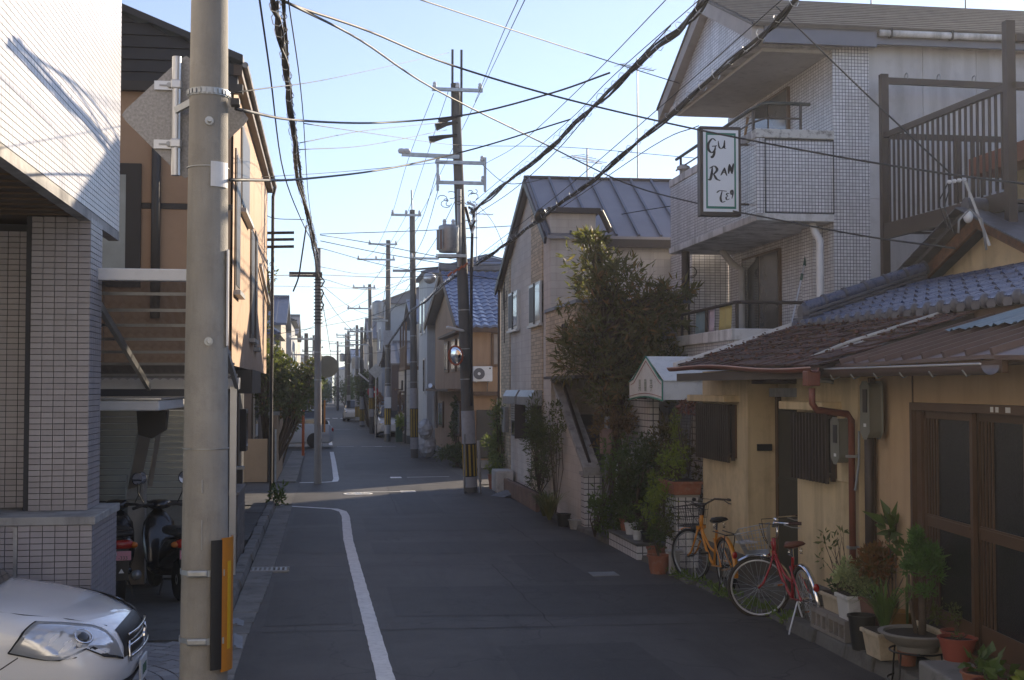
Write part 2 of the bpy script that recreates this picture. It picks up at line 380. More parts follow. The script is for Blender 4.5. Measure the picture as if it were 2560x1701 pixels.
# left gutter: concrete gutter slabs and kerb stones, one by one
kerb = thing('gutter', 'concrete gutter slabs and low kerb stones along the left road edge', 'gutter', (-.85,18,0))
y = 8.6; rg = random.Random(3)
while y < 26.3:
    g0 = at_y(LE,y+.3)
    MB().box(-.96,g0+.02,y+.008,y+.592,-.02,.012+rg.uniform(0,.006)).build('gutter_slab', M['concrete'], kerb, bevel=.006)
    if y > 11.2:
        h = .1+rg.uniform(-.01,.015); dx = rg.uniform(-.012,.012)
        MB().hexa([(-1.13+dx,y+.01,-.02),(-.97+dx,y+.01,-.02),(-.97+dx,y+.585,-.02),(-1.13+dx,y+.585,-.02),
                   (-1.13+dx,y+.01,h),(-1.0+dx,y+.01,h),(-1.0+dx,y+.585,h),(-1.13+dx,y+.585,h)]).build('kerb_stone', M['concrete'], kerb, bevel=.012)
    y += .6
for k in range(9):
    y = 20+k*.72
    MB().box(-1.42,-1.145,y,y+.7,-.02,.085+rg.uniform(0,.01)).build('paving_slab', M['concrete_dark'], kerb, bevel=.005)
kb2 = thing('gutter', 'concrete gutter slabs beyond the crossing on the left', 'gutter', (-.8,40,0))
y = 33.4
while y < 49:
    MB().box(-1.2,-.72,y,y+.98,-.02,.02).build('gutter_slab', M['concrete'], kb2); y += 1.0
gr = thing('drain_grate', 'dark steel drain grate set in the left gutter', 'grate', (-.8,17.3,0))
MB().box(-.95,-.45,17.05,17.09,.0,.026).box(-.95,-.45,17.36,17.40,0,.026).build('grate_frame', M['grey_metal'], gr)
for k in range(8): MB().box(-.93+k*.06,-.905+k*.06,17.09,17.36,.004,.026).build('grate_bar', M['grey_metal'], gr)
# manhole
mh = thing('manhole_cover', 'round pale manhole cover in the road at the crossing', 'manhole', (.76,29.4,0))
MB().lathe([(.33,.004),(.33,.010),(.27,.010)], (.76,29.4,0), 40, cap=False).build('rim', M['paint'], mh)
MB().lathe([(.27,.006),(.02,.008)], (.76,29.4,0), 40).build('lid', M['galv'], mh)
for k in range(16):
    t = k*math.pi/8; r_ = .17
    MB().cbox((.76+r_*math.cos(t),29.4+r_*math.sin(t),.011),.11,.03,.006,rz=t).build('lid_pattern', M['paint'], mh)
mh2 = thing('manhole_cover', 'small square steel cover near the right road edge', 'manhole', (3.6,16.3,0))
MB().box(3.4,3.75,16.1,16.45,.001,.008).build('lid', M['grey_metal'], mh2)
# kerb ramps
M['ramp_grey'] = mat('ramp_grey', (.20,.21,.23), .6, .2, var=.2, dirt=.3)
def ramp_(x,y,l,rz,lab,zt=.11):
    t = thing('kerb_ramp', lab, 'ramp', (x,y,.015), rz)
    MB().add([(-.2,-l/2,.0),(.2,-l/2,0),(.2,l/2,0),(-.2,l/2,0),(-.2,-l/2,zt),(.16,-l/2,.012),(.16,l/2,.012),(-.2,l/2,zt)],
             [(3,2,1,0),(4,5,6,7),(0,1,5,4),(1,2,6,5),(2,3,7,6),(3,0,4,7)]).build('ramp_plate', M['ramp_grey'], t, local=True)
    for k in range(5):
        xx = -.15+k*.07; MB().cbox((xx,0,zt-(zt-.012)*(xx+.2)/.36+.006),.022,l*.96,.012,ry=.27).build('rib', M['ramp_grey'], t, local=True)
ramp_(-.95,12.35,.62,.06,'large ribbed grey kerb ramp lying beside the warning plate of the pole')
ramp_(-1.0,13.35,.3,.02,'short grey kerb ramp just behind the large one',.1)
ramp_(3.95,28.15,.55,-2.7,'small grey kerb ramp by the white planter at the corner')
# parking apron: concrete floor and fan-laid pavers
struct(MB().box(-12,-1.14,12.55,16.4,-.02,.02).build('parking_floor', M['concrete_dark']))
pav = struct(sheet('pavement', [(-12,3),(-.97,3),(-.97,12.54),(-12,12.54)], .004, M['concrete_dark']))
M['paver'] = mat('paver', (.30,.30,.305), .8, var=.2, rnd=.16, bump=.3)
ctr = (-2.35,10.6); npv = 0
for ri in range(4,17):
    r0 = ri*.128; nseg = max(8,int(2*math.pi*r0/.2)); ph = ri*.37
    for k in range(nseg):
        t0 = ph+2*math.pi*k/nseg; t1 = ph+2*math.pi*(k+1)/nseg; tm=(t0+t1)/2
        px, py = ctr[0]+r0*math.cos(tm), ctr[1]+r0*math.sin(tm)
        if not(-3.2 < px < -1.05 and 10.2 < py < 12.45): continue
        g_ = .007/max(r0,.3); ra, rb_ = r0-.058, r0+.058; h = .02+rg.uniform(-.002,.003)
        P4 = [(ctr[0]+q*math.cos(t),ctr[1]+q*math.sin(t)) for q,t in ((ra,t0+g_),(rb_,t0+g_),(rb_,t1-g_),(ra,t1-g_))]
        MB().hexa([(x,y,0) for x,y in P4]+[(x,y,h) for x,y in P4]).build('paver', M['paver'], pav); npv += 1
# right-hand edge: low concrete kerbs and plinth strips
rk = thing('kerb', 'low mossy concrete kerb along the right road edge by the planters', 'kerb', (4.4,20,0))
y = 16.2
while y < 26:
    x0 = at_y(RE,y)-.02
    MB().hexa([(x0,y+.01,-.02),(x0+.2,y+.01,-.02),(at_y(RE,y+.9)+.18,y+.89,-.02),(at_y(RE,y+.9)-.02,y+.89,-.02),
               (x0+.02,y+.01,.07),(x0+.2,y+.01,.07),(at_y(RE,y+.9)+.18,y+.89,.07),(at_y(RE,y+.9),y+.89,.07)]).build('kerb_stone', M['concrete_dark'], rk, bevel=.01)
    y += .9
rk2 = thing('kerb', 'uneven stone edging under the potted plants before the ochre houses', 'kerb', (4.7,11.5,0))
y = 7.5
while y < 16.1:
    l = rg.uniform(.45,.8); x0 = at_y(RE,y)-.12+rg.uniform(-.03,.03) + (0.04 if y>12.5 else 0)
    h = (.05 if y>12.3 else .12)+rg.uniform(-.015,.02)
    MB().hexa([(x0,y+.01,-.02),(5.2,y+.01,-.02),(5.2,y+l-.01,-.02),(x0+rg.uniform(-.02,.02),y+l-.01,-.02),
               (x0+.03,y+.01,h),(5.2,y+.01,h+.02),(5.2,y+l-.01,h+.02),(x0+.03,y+l-.01,h)]).build('edge_stone', M['concrete_dark'], rk2, bevel=.015)
    y += l
# ------------------------------------------------------------------ left: white tiled building
M['tile_pink'] = mat('glazed_tile', (.34,.32,.335), .35, var=.1, scale=3, rnd=.1, isl=.07, bump=.05, bscale=30, streak=.25, dirtc=(.2,.185,.18))
M['tile_white'] = mat('white_glazed_tile', (.62,.61,.62), .3, var=.06, scale=2, isl=.05, streak=.25, dirtc=(.45,.44,.43))
M['tile_joint'] = mat('tile_joint', (.06,.062,.07), .9)
M['tile_joint_light'] = mat('tile_joint_light', (.25,.25,.28), .9)
M['soffit'] = mat('brown_soffit', (.13,.085,.05), .7, var=.2)
tb = thing('tiled_building', 'white glazed-tile building on a pink-tiled pillar behind the white car', 'building', (-2.3,11.8,0))
XF = -2.03
MB().box(-12,XF-.012,7.6,13.1,3.95,11.5).build('upper_wall', M['tile_joint_light'], tb)
so = MB().box(-11.9,XF-.05,7.65,13.05,3.90,3.949).build('soffit', M['soffit'], tb)
for k in range(12): MB().box(-11,XF-.06,11.4-k*.3,11.42-k*.3,3.885,3.9).build('soffit_batten', M['soffit'], so)
MB().box(XF-.10,XF,7.58,13.1,3.86,3.945).build('edge_trim', M['concrete_light'], tb)
# street face tiles 95x45 as one fine mesh
ft = MB()
def tiles_x(b, X, y0, y1, z0, z1, w=.1, h=.05, t=.008, j=.006, sg=1):
    ny = int(round((y1-y0)/w)); nz = int(round((z1-z0)/h))
    for i in range(ny):
        for k in range(nz):
            a,c = y0+i*w+j/2, y0+(i+1)*w-j/2; e,f_ = z0+k*h+j/2, z0+(k+1)*h-j/2
            x1 = X+sg*t; o = len(b.v)
            b.v += [(X,a,e),(X,c,e),(X,c,f_),(X,a,f_),(x1,a,e),(x1,c,e),(x1,c,f_),(x1,a,f_)]
            b.f += [(o+4,o+5,o+6,o+7),(o,o+1,o+5,o+4),(o+1,o+2,o+6,o+5),(o+2,o+3,o+7,o+6),(o+3,o,o+4,o+7)]
tiles_x(ft, XF-.012, 8.0, 13.1, 3.95, 7.6, .1, .05, .012, .007)
struct(ft.build('street_face_tiles', M['tile_white'], tb), 'stuff')
MB().box(-12,XF-.001,7.6,7.98,3.951,11.49).build('near_wall', M['tile_white'], tb)
# column
cx0, cx1, cy0, cy1 = -2.58, XF, 11.56, 12.15
MB().box(cx0+.01,cx1-.01,cy0+.01,cy1,1.34,3.90).build('pillar', M['tile_joint'], tb)
tm = mesh_of(MB().box(0,.094,-.010,.008,0,.044), M['tile_pink'], 'tile')
rg = random.Random(7); ncol = 0
zc = 1.345
for k in range(51):
    x = cx1-.098
    for i in range(6):
        if x < cx0-.01: break
        if ncol < 294 :
            inst('tile', tm, tb, Matrix.Translation((x, cy0+rg.uniform(-.0012,.0012), zc+k*.05))); ncol += 1
        x -= .0985
sb = MB(); tiles_x(sb, cx1-.01, cy0+.0, cy1, 1.345, 3.895, .097, .05, .011, .006)
def tiles_y(b, Y, x0, x1, z0, z1, w=.1, h=.05, t=.01, j=.006):
    nx = int(round((x1-x0)/w)); nz = int(round((z1-z0)/h))
    for i in range(nx):
        for k in range(nz):
            a,c = x1-(i+1)*w+j/2, x1-i*w-j/2; e,f_ = z0+k*h+j/2, z0+(k+1)*h-j/2
            y1 = Y-t; o = len(b.v)
            b.v += [(a,Y,e),(c,Y,e),(c,Y,f_),(a,Y,f_),(a,y1,e),(c,y1,e),(c,y1,f_),(a,y1,f_)]
            b.f += [(o+4,o+5,o+6,o+7),(o,o+1,o+5,o+4),(o+1,o+2,o+6,o+5),(o+2,o+3,o+7,o+6),(o+3,o,o+4,o+7)]
MB().box(-4.6,cx0-.0,11.86,12.3,0,3.86).build('back_wall', M['tile_joint'], tb)
tiles_y(sb, 11.86, -3.6, cx0-.01, 1.345, 3.8, .0985, .05)
# base
bx1, by0, by1 = -1.90, 11.04, 12.3
MB().box(-4.6,bx1-.01,by0+.01,by1,0,1.27).build('plinth', M['tile_joint'], tb)
tiles_y(sb, by0+.01, -3.6, bx1, .02, 1.27, .0985, .05)
tiles_x(sb, bx1-.01, by0, by1, .02, 1.27, .0985, .05)
struct(sb.build('wall_tiles', M['tile_pink'], tb), 'stuff')
MB().box(-4.6,bx1+.03,by0-.03,by1,1.272,1.342).build('cap_stone', M['concrete_light'], tb, bevel=.008)
MB().box(-2.52,-2.49,by0-.016,by0,.02,1.26).build('joint_strip', M['grey_metal'], tb)

# ------------------------------------------------------------------ tan building with dark gable
M['tan'] = mat('tan_panel', (.43,.285,.18), .75, var=.1, scale=1.2, bump=.08, dirt=.15, dirtc=(.25,.15,.1))
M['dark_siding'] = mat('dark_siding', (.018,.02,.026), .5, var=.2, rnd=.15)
M['dark_trim'] = mat('dark_trim', (.03,.028,.028), .5)
M['brown_trim'] = mat('brown_trim', (.07,.045,.03), .55)
M['dark_pane'] = mat('dark_pane', (.03,.026,.022), .4, spec=.25)
tn = thing('tan_building', 'tan rendered house with dark slate gable and lit street side', 'building', (-1.3,20,0))
X0 = -1.2; YN, YF = 17.0, 27.0
MB().box(-11,X0-.02,YN+.02,YF-.02,2.7,6.62).build('wall_core', M['tile_joint_light'], tn)
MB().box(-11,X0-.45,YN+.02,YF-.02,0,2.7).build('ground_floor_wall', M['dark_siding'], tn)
zt = [2.7,4.6,6.6]
for zi,(z0,z1) in enumerate(((2.7,4.72),(4.8,6.3))):
    for k in range(8):
        x1 = X0-.42-(k-1)*1.2 if k else X0; x0 = X0-.42-k*1.2+.012 if k else X0-.42+.012
        MB().box(x0,x1-.003,YN,YN+.03,z0,z1).build('wall_panel', M['tan'], tn)
MB().box(-11,X0-.002,YN-.015,YN+.025,4.725,4.795).build('dark_band', M['dark_trim'], tn)
sp = [(YN+.0,19.2),(19.215,21.9),(21.915,24.5),(24.515,YF)]
for a,c in sp:
    MB().box(X0-.03,X0,a,c,2.7,6.5).build('wall_panel', M['tan'], tn)
# gable (camera-facing) clad in dark siding courses, roof falling to the street
def rz(x): return 6.62+(-1.0-x)*.40
nn = 22
for k in range(nn):
    z0 = 6.34+k*.16; z1 = z0+.155
    xr = -1.0-(z0+.05-6.62)/.40 if z0 > 6.60 else X0+.05
    xr1 = -1.0-(z1-6.62)/.40 if z1 > 6.62 else X0+.05
    xr = min(xr,X0+.05); xr1 = min(xr1,X0+.05)
    MB().hexa([(-11,YN-.05,z0),(xr,YN-.05,z0),(xr,YN+.1,z0),(-11,YN+.1,z0),(-11,YN-.03,z1),(xr1,YN-.03,z1),(xr1,YN+.1,z1),(-11,YN+.1,z1)]).build('siding_board', M['dark_siding'], tn)
MB().box(-11,X0+.12,YN-.12,YN-.02,6.24,6.36).build('fascia', M['dark_trim'], tn)
rf = MB().hexa([(-11,YN-.14,rz(-11)),(-1.08,YN-.14,rz(-1.08)),(-1.08,YF+.15,rz(-1.08)),(-11,YF+.15,rz(-11)),
           (-11,YN-.14,rz(-11)+.09),(-1.08,YN-.14,rz(-1.08)+.09),(-1.08,YF+.15,rz(-1.08)+.09),(-11,YF+.15,rz(-11)+.09)]).build('roof', M['dark_siding'], tn)
MB().box(-1.2,-1.09,YN-.1,YF+.1,6.48,6.62).build('eave_board', M['brown_trim'], tn)
MB().tube([(-1.05,YN-.1,6.62),(-1.05,YF+.15,6.62)],.04,8).build('gutter', M['concrete_light'], rf)
MB().tube([(-1.05,YF+.1,6.6),(-1.09,YF+.05,6.4),(-1.1,YF+.05,0.1)],.035,8).build('downpipe', M['dark_trim'], tn)
# street-side windows and ledges
for (a,c,z0,z1) in ((17.3,18.2,3.7,5.6),(18.4,20.3,4.95,6.2),(20.9,21.9,3.2,5.0),(22.3,22.9,3.1,5.1)):
    f_ = MB().box(X0-.05,X0+.02,a,c,z0,z1).build('window', M['brown_trim'], tn)
    MB().box(X0-.03,X0+.028,a+.08,c-.08,z0+.08,z1-.08).build('pane', M['dark_pane'], f_)
    MB().box(X0,X0+.09,a-.06,c+.06,z0-.06,z0).build('sill', M['grey_metal'], f_)
MB().bar((X0+.05,23.2,4.6),(X0+.05,26.8,4.15),.05,.06).build('ledge_strip', M['grey_metal'], tn)
for i,(y,z) in enumerate(((26.95,5.62),(26.95,5.48),(26.95,5.33))):
    MB().cyl((X0-.1,y,z),(X0+.55,y-.0,z+.02),.03,n=8).build('cable_sleeve', M['cable'], tn)
# camera-facing window, drain pipe, base panel
wf = MB().box(-3.9,-2.36,YN-.05,YN+.02,3.7,5.3).build('window', M['dark_trim'], tn)
MB().box(-3.8,-2.55,YN-.058,YN,3.8,5.15).build('pane', mat('frosted_pane',(.35,.38,.36),.3), wf)
M['pipe_dark'] = mat('pipe_dark', (.06,.055,.05), .5, var=.2)
MB().cyl((-2.17,YN-.06,3.3),(-2.17,YN-.06,6.2),.06,n=10).build('drain_pipe', M['pipe_dark'], tn, smooth=True)
MB().box(X0-.42,X0-.3,20.2,20.35,0,2.7).box(X0-.42,X0-.3,23.0,23.15,0,2.7).build('porch_post', M['brown_trim'], tn)
MB().box(X0-.46,X0-.40,23.3,24.6,.1,2.2).build('door', M['dark_brown'], tn)
MB().box(X0-.47,X0-.43,20.5,22.8,.1,2.3).build('shutter', M['dark_trim'], tn)
cbn = MB().box(X0-.1,X0+.12,19.6,22.2,2.32,2.68).build('porch_canopy', M['dark_trim'], tn)
for k in range(13): MB().box(X0-.445,X0-.435,16.6+k*.0,19.4,.3+k*.18,.31+k*.18).build('siding_line', M['dark_trim'], tn)
mb_ = MB().box(X0-.40,X0-.28,24.9,25.5,1.2,2.0).build('small_window', M['dark_trim'], tn)
MB().box(X0-.39,X0-.275,24.98,25.42,1.28,1.92).build('pane', M['glass'], mb_)
# concrete block wall end beside the pavement
bw = thing('block_wall', 'short free-standing grey concrete block wall beside the left pavement', 'wall', (-1.2,18.4,0))
M['block'] = mat('concrete_block', (.22,.2,.18), .9, var=.25, bump=.5, bscale=50, rnd=.12, dirt=.4)
for r_ in range(5):
    for k in range(4):
        MB().box(-1.26,-1.15,17.6+k*.4,17.6+k*.4+.392,r_*.19+.01,r_*.19+.192).build('block', M['block'], bw, bevel=.006)
MB().box(-1.28,-1.13,17.58,19.22,.965,1.0).build('coping', M['block'], bw)
gp = thing('gate_post', 'tall dark gate post behind the grey block wall', 'post', (-1.3,19.5,0))
MB().box(-1.36,-1.2,19.35,19.55,0,1.2).build('post', M['dark_trim'], gp); MB().box(-1.38,-1.18,19.33,19.57,1.2,1.24).build('post_cap', M['grey_metal'], gp)

# ------------------------------------------------------------------ carport, bike shelter, louvred fence
cp = thing('carport', 'white-framed carport roof of corrugated clear sheets beside the tan house', 'carport', (-2.5,14,0))
def cz(y): return 2.45+.22*(16.3-y)
M['poly'] = None
m, nt, bs = _nt('corrugated_clear'); bs.inputs['Base Color'].default_value = (.36,.30,.27,1); bs.inputs['Roughness'].default_value = .25
tr = N(nt,'ShaderNodeBsdfTransparent'); tr.inputs[0].default_value = (.62,.6,.57,1); mx = N(nt,'ShaderNodeMixShader'); mx.inputs[0].default_value = .5
L(nt,bs.outputs[0],mx.inputs[1]); L(nt,tr.outputs[0],mx.inputs[2]); L(nt,mx.outputs[0],nt.nodes['Material Output'].inputs[0]); M['poly'] = m
cs = MB(); nxx = 150
vs = []
for i in range(nxx+1):
    x = -6.0+i*(4.9/nxx); w = .012*math.sin(i*2.1)
    vs += [(x,12.05,cz(12.05)+.06+w),(x,16.3,cz(16.3)+.06+w)]
cs.add(vs,[(2*i,2*i+1,2*i+3,2*i+2) for i in range(nxx)]); cs.build('roof_sheet', M['poly'], cp, smooth=True)
MB().box(-6,-1.05,11.95,12.04,cz(12)-.02,cz(12)+.09).build('front_beam', M['white'], cp, bevel=.01)
MB().box(-6,-1.05,16.28,16.36,cz(16.3)-.06,cz(16.3)+.08).build('back_beam', M['white'], cp)
for k in range(7):
    y = 12.55+k*.56; MB().bar((-6,y,cz(y)+.015),(-1.05,y,cz(y)+.025),.024,.03).build('purlin', M['grey_metal'], cp)
for x in (-1.08,-2.15,-3.2,-4.3,-5.4):
    MB().bar((x,12.0,cz(12)-.04),(x,16.3,cz(16.3)-.04),.045,.08).build('rafter', M['grey_metal'], cp)
for x in (-1.12,-5.8): MB().box(x-.04,x+.04,16.2,16.28,0,2.42).build('post', M['alu'], cp)
sh = thing('bike_shelter', 'flat white cantilever bike shelter on slanted grey posts over the scooters', 'shelter', (-2.4,14.6,0))
MB().box(-5.5,-1.66,13.38,16.2,2.17,2.28).build('roof_slab', M['white'], sh, bevel=.015)
MB().box(-5.48,-1.64,13.36,16.22,2.284,2.30).build('roof_lip', M['alu'], sh)
M['beige_metal'] = mat('beige_metal', (.38,.35,.32), .5, var=.1)
MB().box(-2.36,-2.16,16.12,16.28,0,1.3).build('post', M['beige_metal'], sh)
MB().bar((-2.30,16.12,1.2),(-1.97,15.0,2.17),.14,.1).build('arm', M['beige_metal'], sh)
MB().bar((-2.1,16.1,1.22),(-1.86,15.3,2.17),.05,.05).build('brace', M['beige_metal'], sh)
MB().cbox((-2.27,16.08,1.2),.22,.06,.3).build('bracket', M['grey_metal'], sh, bevel=.01)
lm = thing('wall_lamp', 'black boxy lamp hanging under the bike shelter roof', 'lamp', (-1.85,14.2,1.9))
MB().prism([(-2.0,2.16),(-1.68,2.16),(-1.70,1.95),(-1.84,1.86),(-1.98,1.9)],'y',14.2,14.4).build('lamp_body', M['black'], lm)
fn = thing('louvre_fence', 'pale horizontal louvre fence behind the parked scooters', 'fence', (-2.6,16.7,0))
M['louvre'] = mat('pale_louvre', (.42,.42,.38), .5, var=.1)
for k in range(14):
    for (a,c) in ((-5.5,-2.86),(-2.80,-1.3)):
        MB().cbox(((a+c)/2,16.72,1.02+k*.082),c-a,.02,.075,rx=.35).build('slat', M['louvre'], fn)
for x in (-2.83,-1.27,-5.5): MB().box(x-.025,x+.025,16.68,16.76,.55,2.16).build('post', M['louvre'], fn)
for x0,x1 in ((-5.5,-4.2),(-4.19,-2.9),(-2.89,-1.3)): MB().box(x0,x1-.01,16.78,16.95,0,.95).build('base_block', M['concrete'], fn)

# ------------------------------------------------------------------ near pole with warning plate, bands, step bolts
M['pole_near'] = mat('pole_concrete_pale', (.34,.32,.28), .85, var=.25, scale=2.2, bump=.45, bscale=120, streak=.5, dirtc=(.17,.155,.135), dirt=.3)
M['rust'] = mat('rust', (.22,.09,.03), .85)
np_ = thing('utility_pole', 'nearest grey concrete utility pole with an orange and black warning plate', 'utility pole', (-.765,8.55,0))
px, py = -.765, 8.55
prf = [(.1575-.0053*i,-.05+i*.7) for i in range(19)]
MB().lathe(prf,(px,py,0),28).build('shaft', M['pole_near'], np_, smooth=60)
def prad(z): return .1575-.0053*(z+.05)/.7
for z,h in ((4.33,.045),(1.22,.03),(.79,.03),(3.84,.005),(2.01,.004)):
    MB().lathe([(prad(z)+.001,z-h/2),(prad(z)+.008,z-h/2),(prad(z)+.008,z+h/2),(prad(z)+.001,z+h/2)],(px,py,0),28,cap=False).build('band', M['galv'], np_, smooth=40)
for k in range(26):
    t = 2*math.pi*k/26; r_ = prad(4.33)+.012
    MB().cbox((px+r_*math.cos(t),py+r_*math.sin(t),4.33),.012,.02,.03,rz=t).build('band_lug', M['galv'], np_)
MB().cbox((px+.175,py-.05,4.27),.06,.075,.05).build('band_clamp', M['dark_trim'], np_, bevel=.008)
for z,a in ((4.13,-1.45),(2.70,-1.4),(1.73,1.7)):
    MB().lathe([(.028,0),(.028,.012),(.014,.012),(.014,.05)],(0,0,0),12).build('step_bolt', M['galv'], np_, local=True).matrix_basis = Matrix.Translation((prad(z)*math.cos(a),prad(z)*math.sin(a),z)) @ Matrix.Rotation(a,4,'Z') @ Matrix.Rotation(math.pi/2,4,'Y')
for z in (1.22,.79):
    MB().cbox((px-.03,py-prad(z)-.012,z),.13,.03,.047).build('clamp_box', M['galv'], np_, bevel=.012)
    MB().bar((px+.03,py-prad(z)-.012,z),(px+.135,py-prad(z)+.03,z),.012,.04).build('strap', M['galv'], np_)
M['orange'] = mat('warning_orange', (.52,.20,.02), .45, var=.08, dirt=.15)
M['yellow'] = mat('warning_yellow', (.62,.38,.02), .4, var=.06)
def arc(b,a0,a1,r0,r1,z0,z1,n=8):
    for i in range(n):
        t0 = a0+(a1-a0)*i/n; t1 = a0+(a1-a0)*(i+1)/n
        q = [(px+r*math.cos(t),py+r*math.sin(t)) for r,t in ((r0,t0),(r1,t0),(r1,t1),(r0,t1))]
        b.hexa([(x,y,z0) for x,y in q]+[(x,y,z1) for x,y in q])
    return b
ra, rb_ = .172, .182
arc(MB(),R(-72),R(-48),ra,rb_,.61,1.43).build('black_plate', M['black'], np_)
arc(MB(),R(-47.7),R(18),ra,rb_,.59,1.44).build('orange_plate', M['orange'], np_)
arc(MB(),R(-33),R(-22),rb_+.001,rb_+.004,.73,1.29).build('yellow_stripe', M['yellow'], np_)
arc(MB(),R(-78),R(-20),prad(3.8)+.004,prad(3.8)+.009,3.706,3.869).build('number_plate', M['white'], np_)
MB().box(px+.130,px+.142,py-.08,py-.03,2.675,3.302).build('conduit_cover', M['white'], np_)
for a,z0,z1 in ((-1.62,1.73,1.816),(-1.62,1.37,1.558)):
    MB().bar((px+(prad(1.6)+.002)*math.cos(a),py+(prad(1.6)+.002)*math.sin(a),z0),(px+(prad(1.6)+.002)*math.cos(a),py+(prad(1.6)+.002)*math.sin(a),z1),.012,.006).build('tape_residue', M['concrete_light'], np_)
MB().bar((px-.02,py-prad(5.2)-.001,5.106),(px-.02,py-prad(5.2)-.001,5.252),.008,.006).build('rust_mark', M['rust'], np_)
# back of the diamond sign behind the pole
M['sign_back'] = mat('speckled_sign_back', (.32,.31,.30), .5, .3, var=.35, scale=60)
sg = thing('road_sign', 'diamond road sign seen from its speckled grey back, clamped to the near pole', 'sign', (-.945,8.85,4.24))
cx_, cy_, cz_ = -.945,8.85,4.24
def dia(hh,rr=.04):
    P=[]
    for c_,(dx,dz) in enumerate(((0,-1),(1,0),(0,1),(-1,0))):
        nx,nz = -dz,dx
        P += [(cx_+dx*(hh-rr)-nx*rr, cz_+dz*(hh-rr)-nz*rr),(cx_+dx*(hh-rr*.35)-0,cz_+dz*(hh-rr*.35)),(cx_+dx*(hh-rr)+nx*rr, cz_+dz*(hh-rr)+nz*rr)]
    return P
MB().prism(dia(.432),'y',cy_,cy_+.010).build('sign_plate', M['sign_back'], sg)
MB().prism(dia(.425),'y',cy_+.011,cy_+.014).build('sign_face', M['yellow'], sg)
xp = -1.0
MB().cyl((xp,cy_-.05,3.83),(xp,cy_-.05,4.635),.031,n=14).build('pipe', M['alu'], sg, smooth=40)
for z in (4.045,4.445):
    MB().box(xp-.035,xp+.035,cy_-.086,cy_-.016,z-.03,z+.03).build('pipe_clamp', M['alu'], sg, bevel=.008)
    MB().box(xp-.15,xp+.02,cy_-.025,cy_-.002,z-.03,z+.03).build('rail_bracket', M['alu'], sg)
    MB().box(xp-.115,xp-.065,cy_-.034,cy_-.026,z-.005,z+.005).build('rail_slot', M['grey_metal'], sg)
    MB().cyl((xp-.05,cy_-.05,z),(xp-.05,cy_-.026,z),.017,n=8).build('bolt', M['grey_metal'], sg)
MB().bar((xp,cy_-.08,4.265),(xp+.14,cy_-.19,4.315),.026,.043).build('pole_bracket', M['galv'], sg)

# ------------------------------------------------------------------ white car, nose towards the street
M['carpaint'] = mat('white_car_paint', (.90,.90,.90), .22, var=.02, coat=1.0)
M['lamp_dark'] = mat('lamp_housing', (.25,.28,.32), .15, .8, var=.2)
car = thing('parked_car', 'white hatchback nosing out beside the near pole, headlamp towards the street', 'car', (-1.34,9.95,0), 0)
def kf(z, t): return float(np.interp(z, t[0], t[1]))
ZN = ([.18,.30,.45,.58,.66,.72,.80,.86,.91,.95],[-.10,-.03,0,-.02,-.07,-.15,-.32,-.55,-.82,-1.12])
ZW = ([.18,.30,.45,.58,.66,.72,.80,.86,.91,.95],[.79,.83,.845,.845,.845,.84,.815,.78,.73,.66])
ZD = ([.18,.45,.66,.72,.80,.95],[.42,.48,.56,.60,.62,.55])
zs = [.18,.22,.30,.38,.45,.52,.58,.62,.66,.69,.72,.76,.80,.83,.86,.885,.91,.93,.95]
ths = [i/18*math.pi/2 for i in range(19)]
def contour(z):
    xn, w, D = kf(z,ZN), kf(z,ZW), kf(z,ZD); P = []
    for t in ths: P.append((xn-D*(1-math.cos(t)**.75), w*math.sin(t)**.82))
    xe = P[-1][0]
    for q in (.25,.55,1.0): P.append((xe-q*(3.9+xn-D*0-abs(0)+xe*0-.0)*1.0 if False else xe+( -3.95 - xe)*q, w*(1-.06*q*q)))
    return P
vs = []; nc = None
for z in zs:
    P = contour(z); full = [(x,-y) for x,y in P[::-1]]+P[1:]; nc = len(full); vs += [(x,y,z) for x,y in full]
fs = []
for i in range(len(zs)-1):
    for k in range(nc-1):
        a = i*nc+k; cxm = (vs[a][0]+vs[a+1][0])/2; czm = zs[i]; ym = (vs[a][1]+vs[a+1][1])/2
        if abs(ym) > .6 and ((cxm+1.42)**2+(czm-.30)**2) < .335**2 : continue
        fs.append((a,a+1,a+1+nc,a+nc))
top = (len(zs)-1)*nc
fs.append(tuple(range(top,top+nc)))
carM = Matrix.Translation((0,0,0))
bd = MB().add(vs,fs); bvh = BVHTree.FromPolygons([Vector(v) for v in vs], fs)
bd.build('body', M['carpaint'], car, smooth=35, local=True)
cab = MB(); cvs = []
for z,x0,x1,w in ((.93,-1.02,-3.9,.70),(1.15,-1.35,-3.85,.68),(1.38,-1.75,-3.6,.60),(1.50,-2.1,-3.3,.52),(1.53,-2.4,-3.0,.4)):
    cvs += [(x0,-w*.6,z),(x0-.12,-w,z),(x1,-w,z),(x1,w,z),(x0-.12,w,z),(x0,w*.6,z)]
cab.add(cvs,[(i*6+k,i*6+(k+1)%6,(i+1)*6+(k+1)%6,(i+1)*6+k) for i in range(4) for k in range(6)]+[tuple(range(24,30))])
cab.build('cabin', M['carpaint'], car, smooth=40, local=True)
gl = MB(); 
for s_ in (-1,1): gl.add([(-1.65,s_*.69,1.0),(-3.5,s_*.71,1.0),(-3.35,s_*.645,1.33),(-1.95,s_*.635,1.33)],[(0,1,2,3)])
gl.add([(-1.02,-.42,.955),(-1.02,.42,.955),(-1.72,.36,1.38),(-1.72,-.36,1.38)],[(0,1,2,3)]); gl.build('window_glass', M['glass'], car, local=True)
def onbody(x, y, z, d=(1,0,0)):      # nearest point on the body skin
    loc, nrm, _, _ = bvh.find_nearest(Vector((x,y,z)))
    c_ = Vector((-1.6,0,.5)); 
    if nrm.dot(loc-c_) < 0: nrm = -nrm
    return loc, nrm
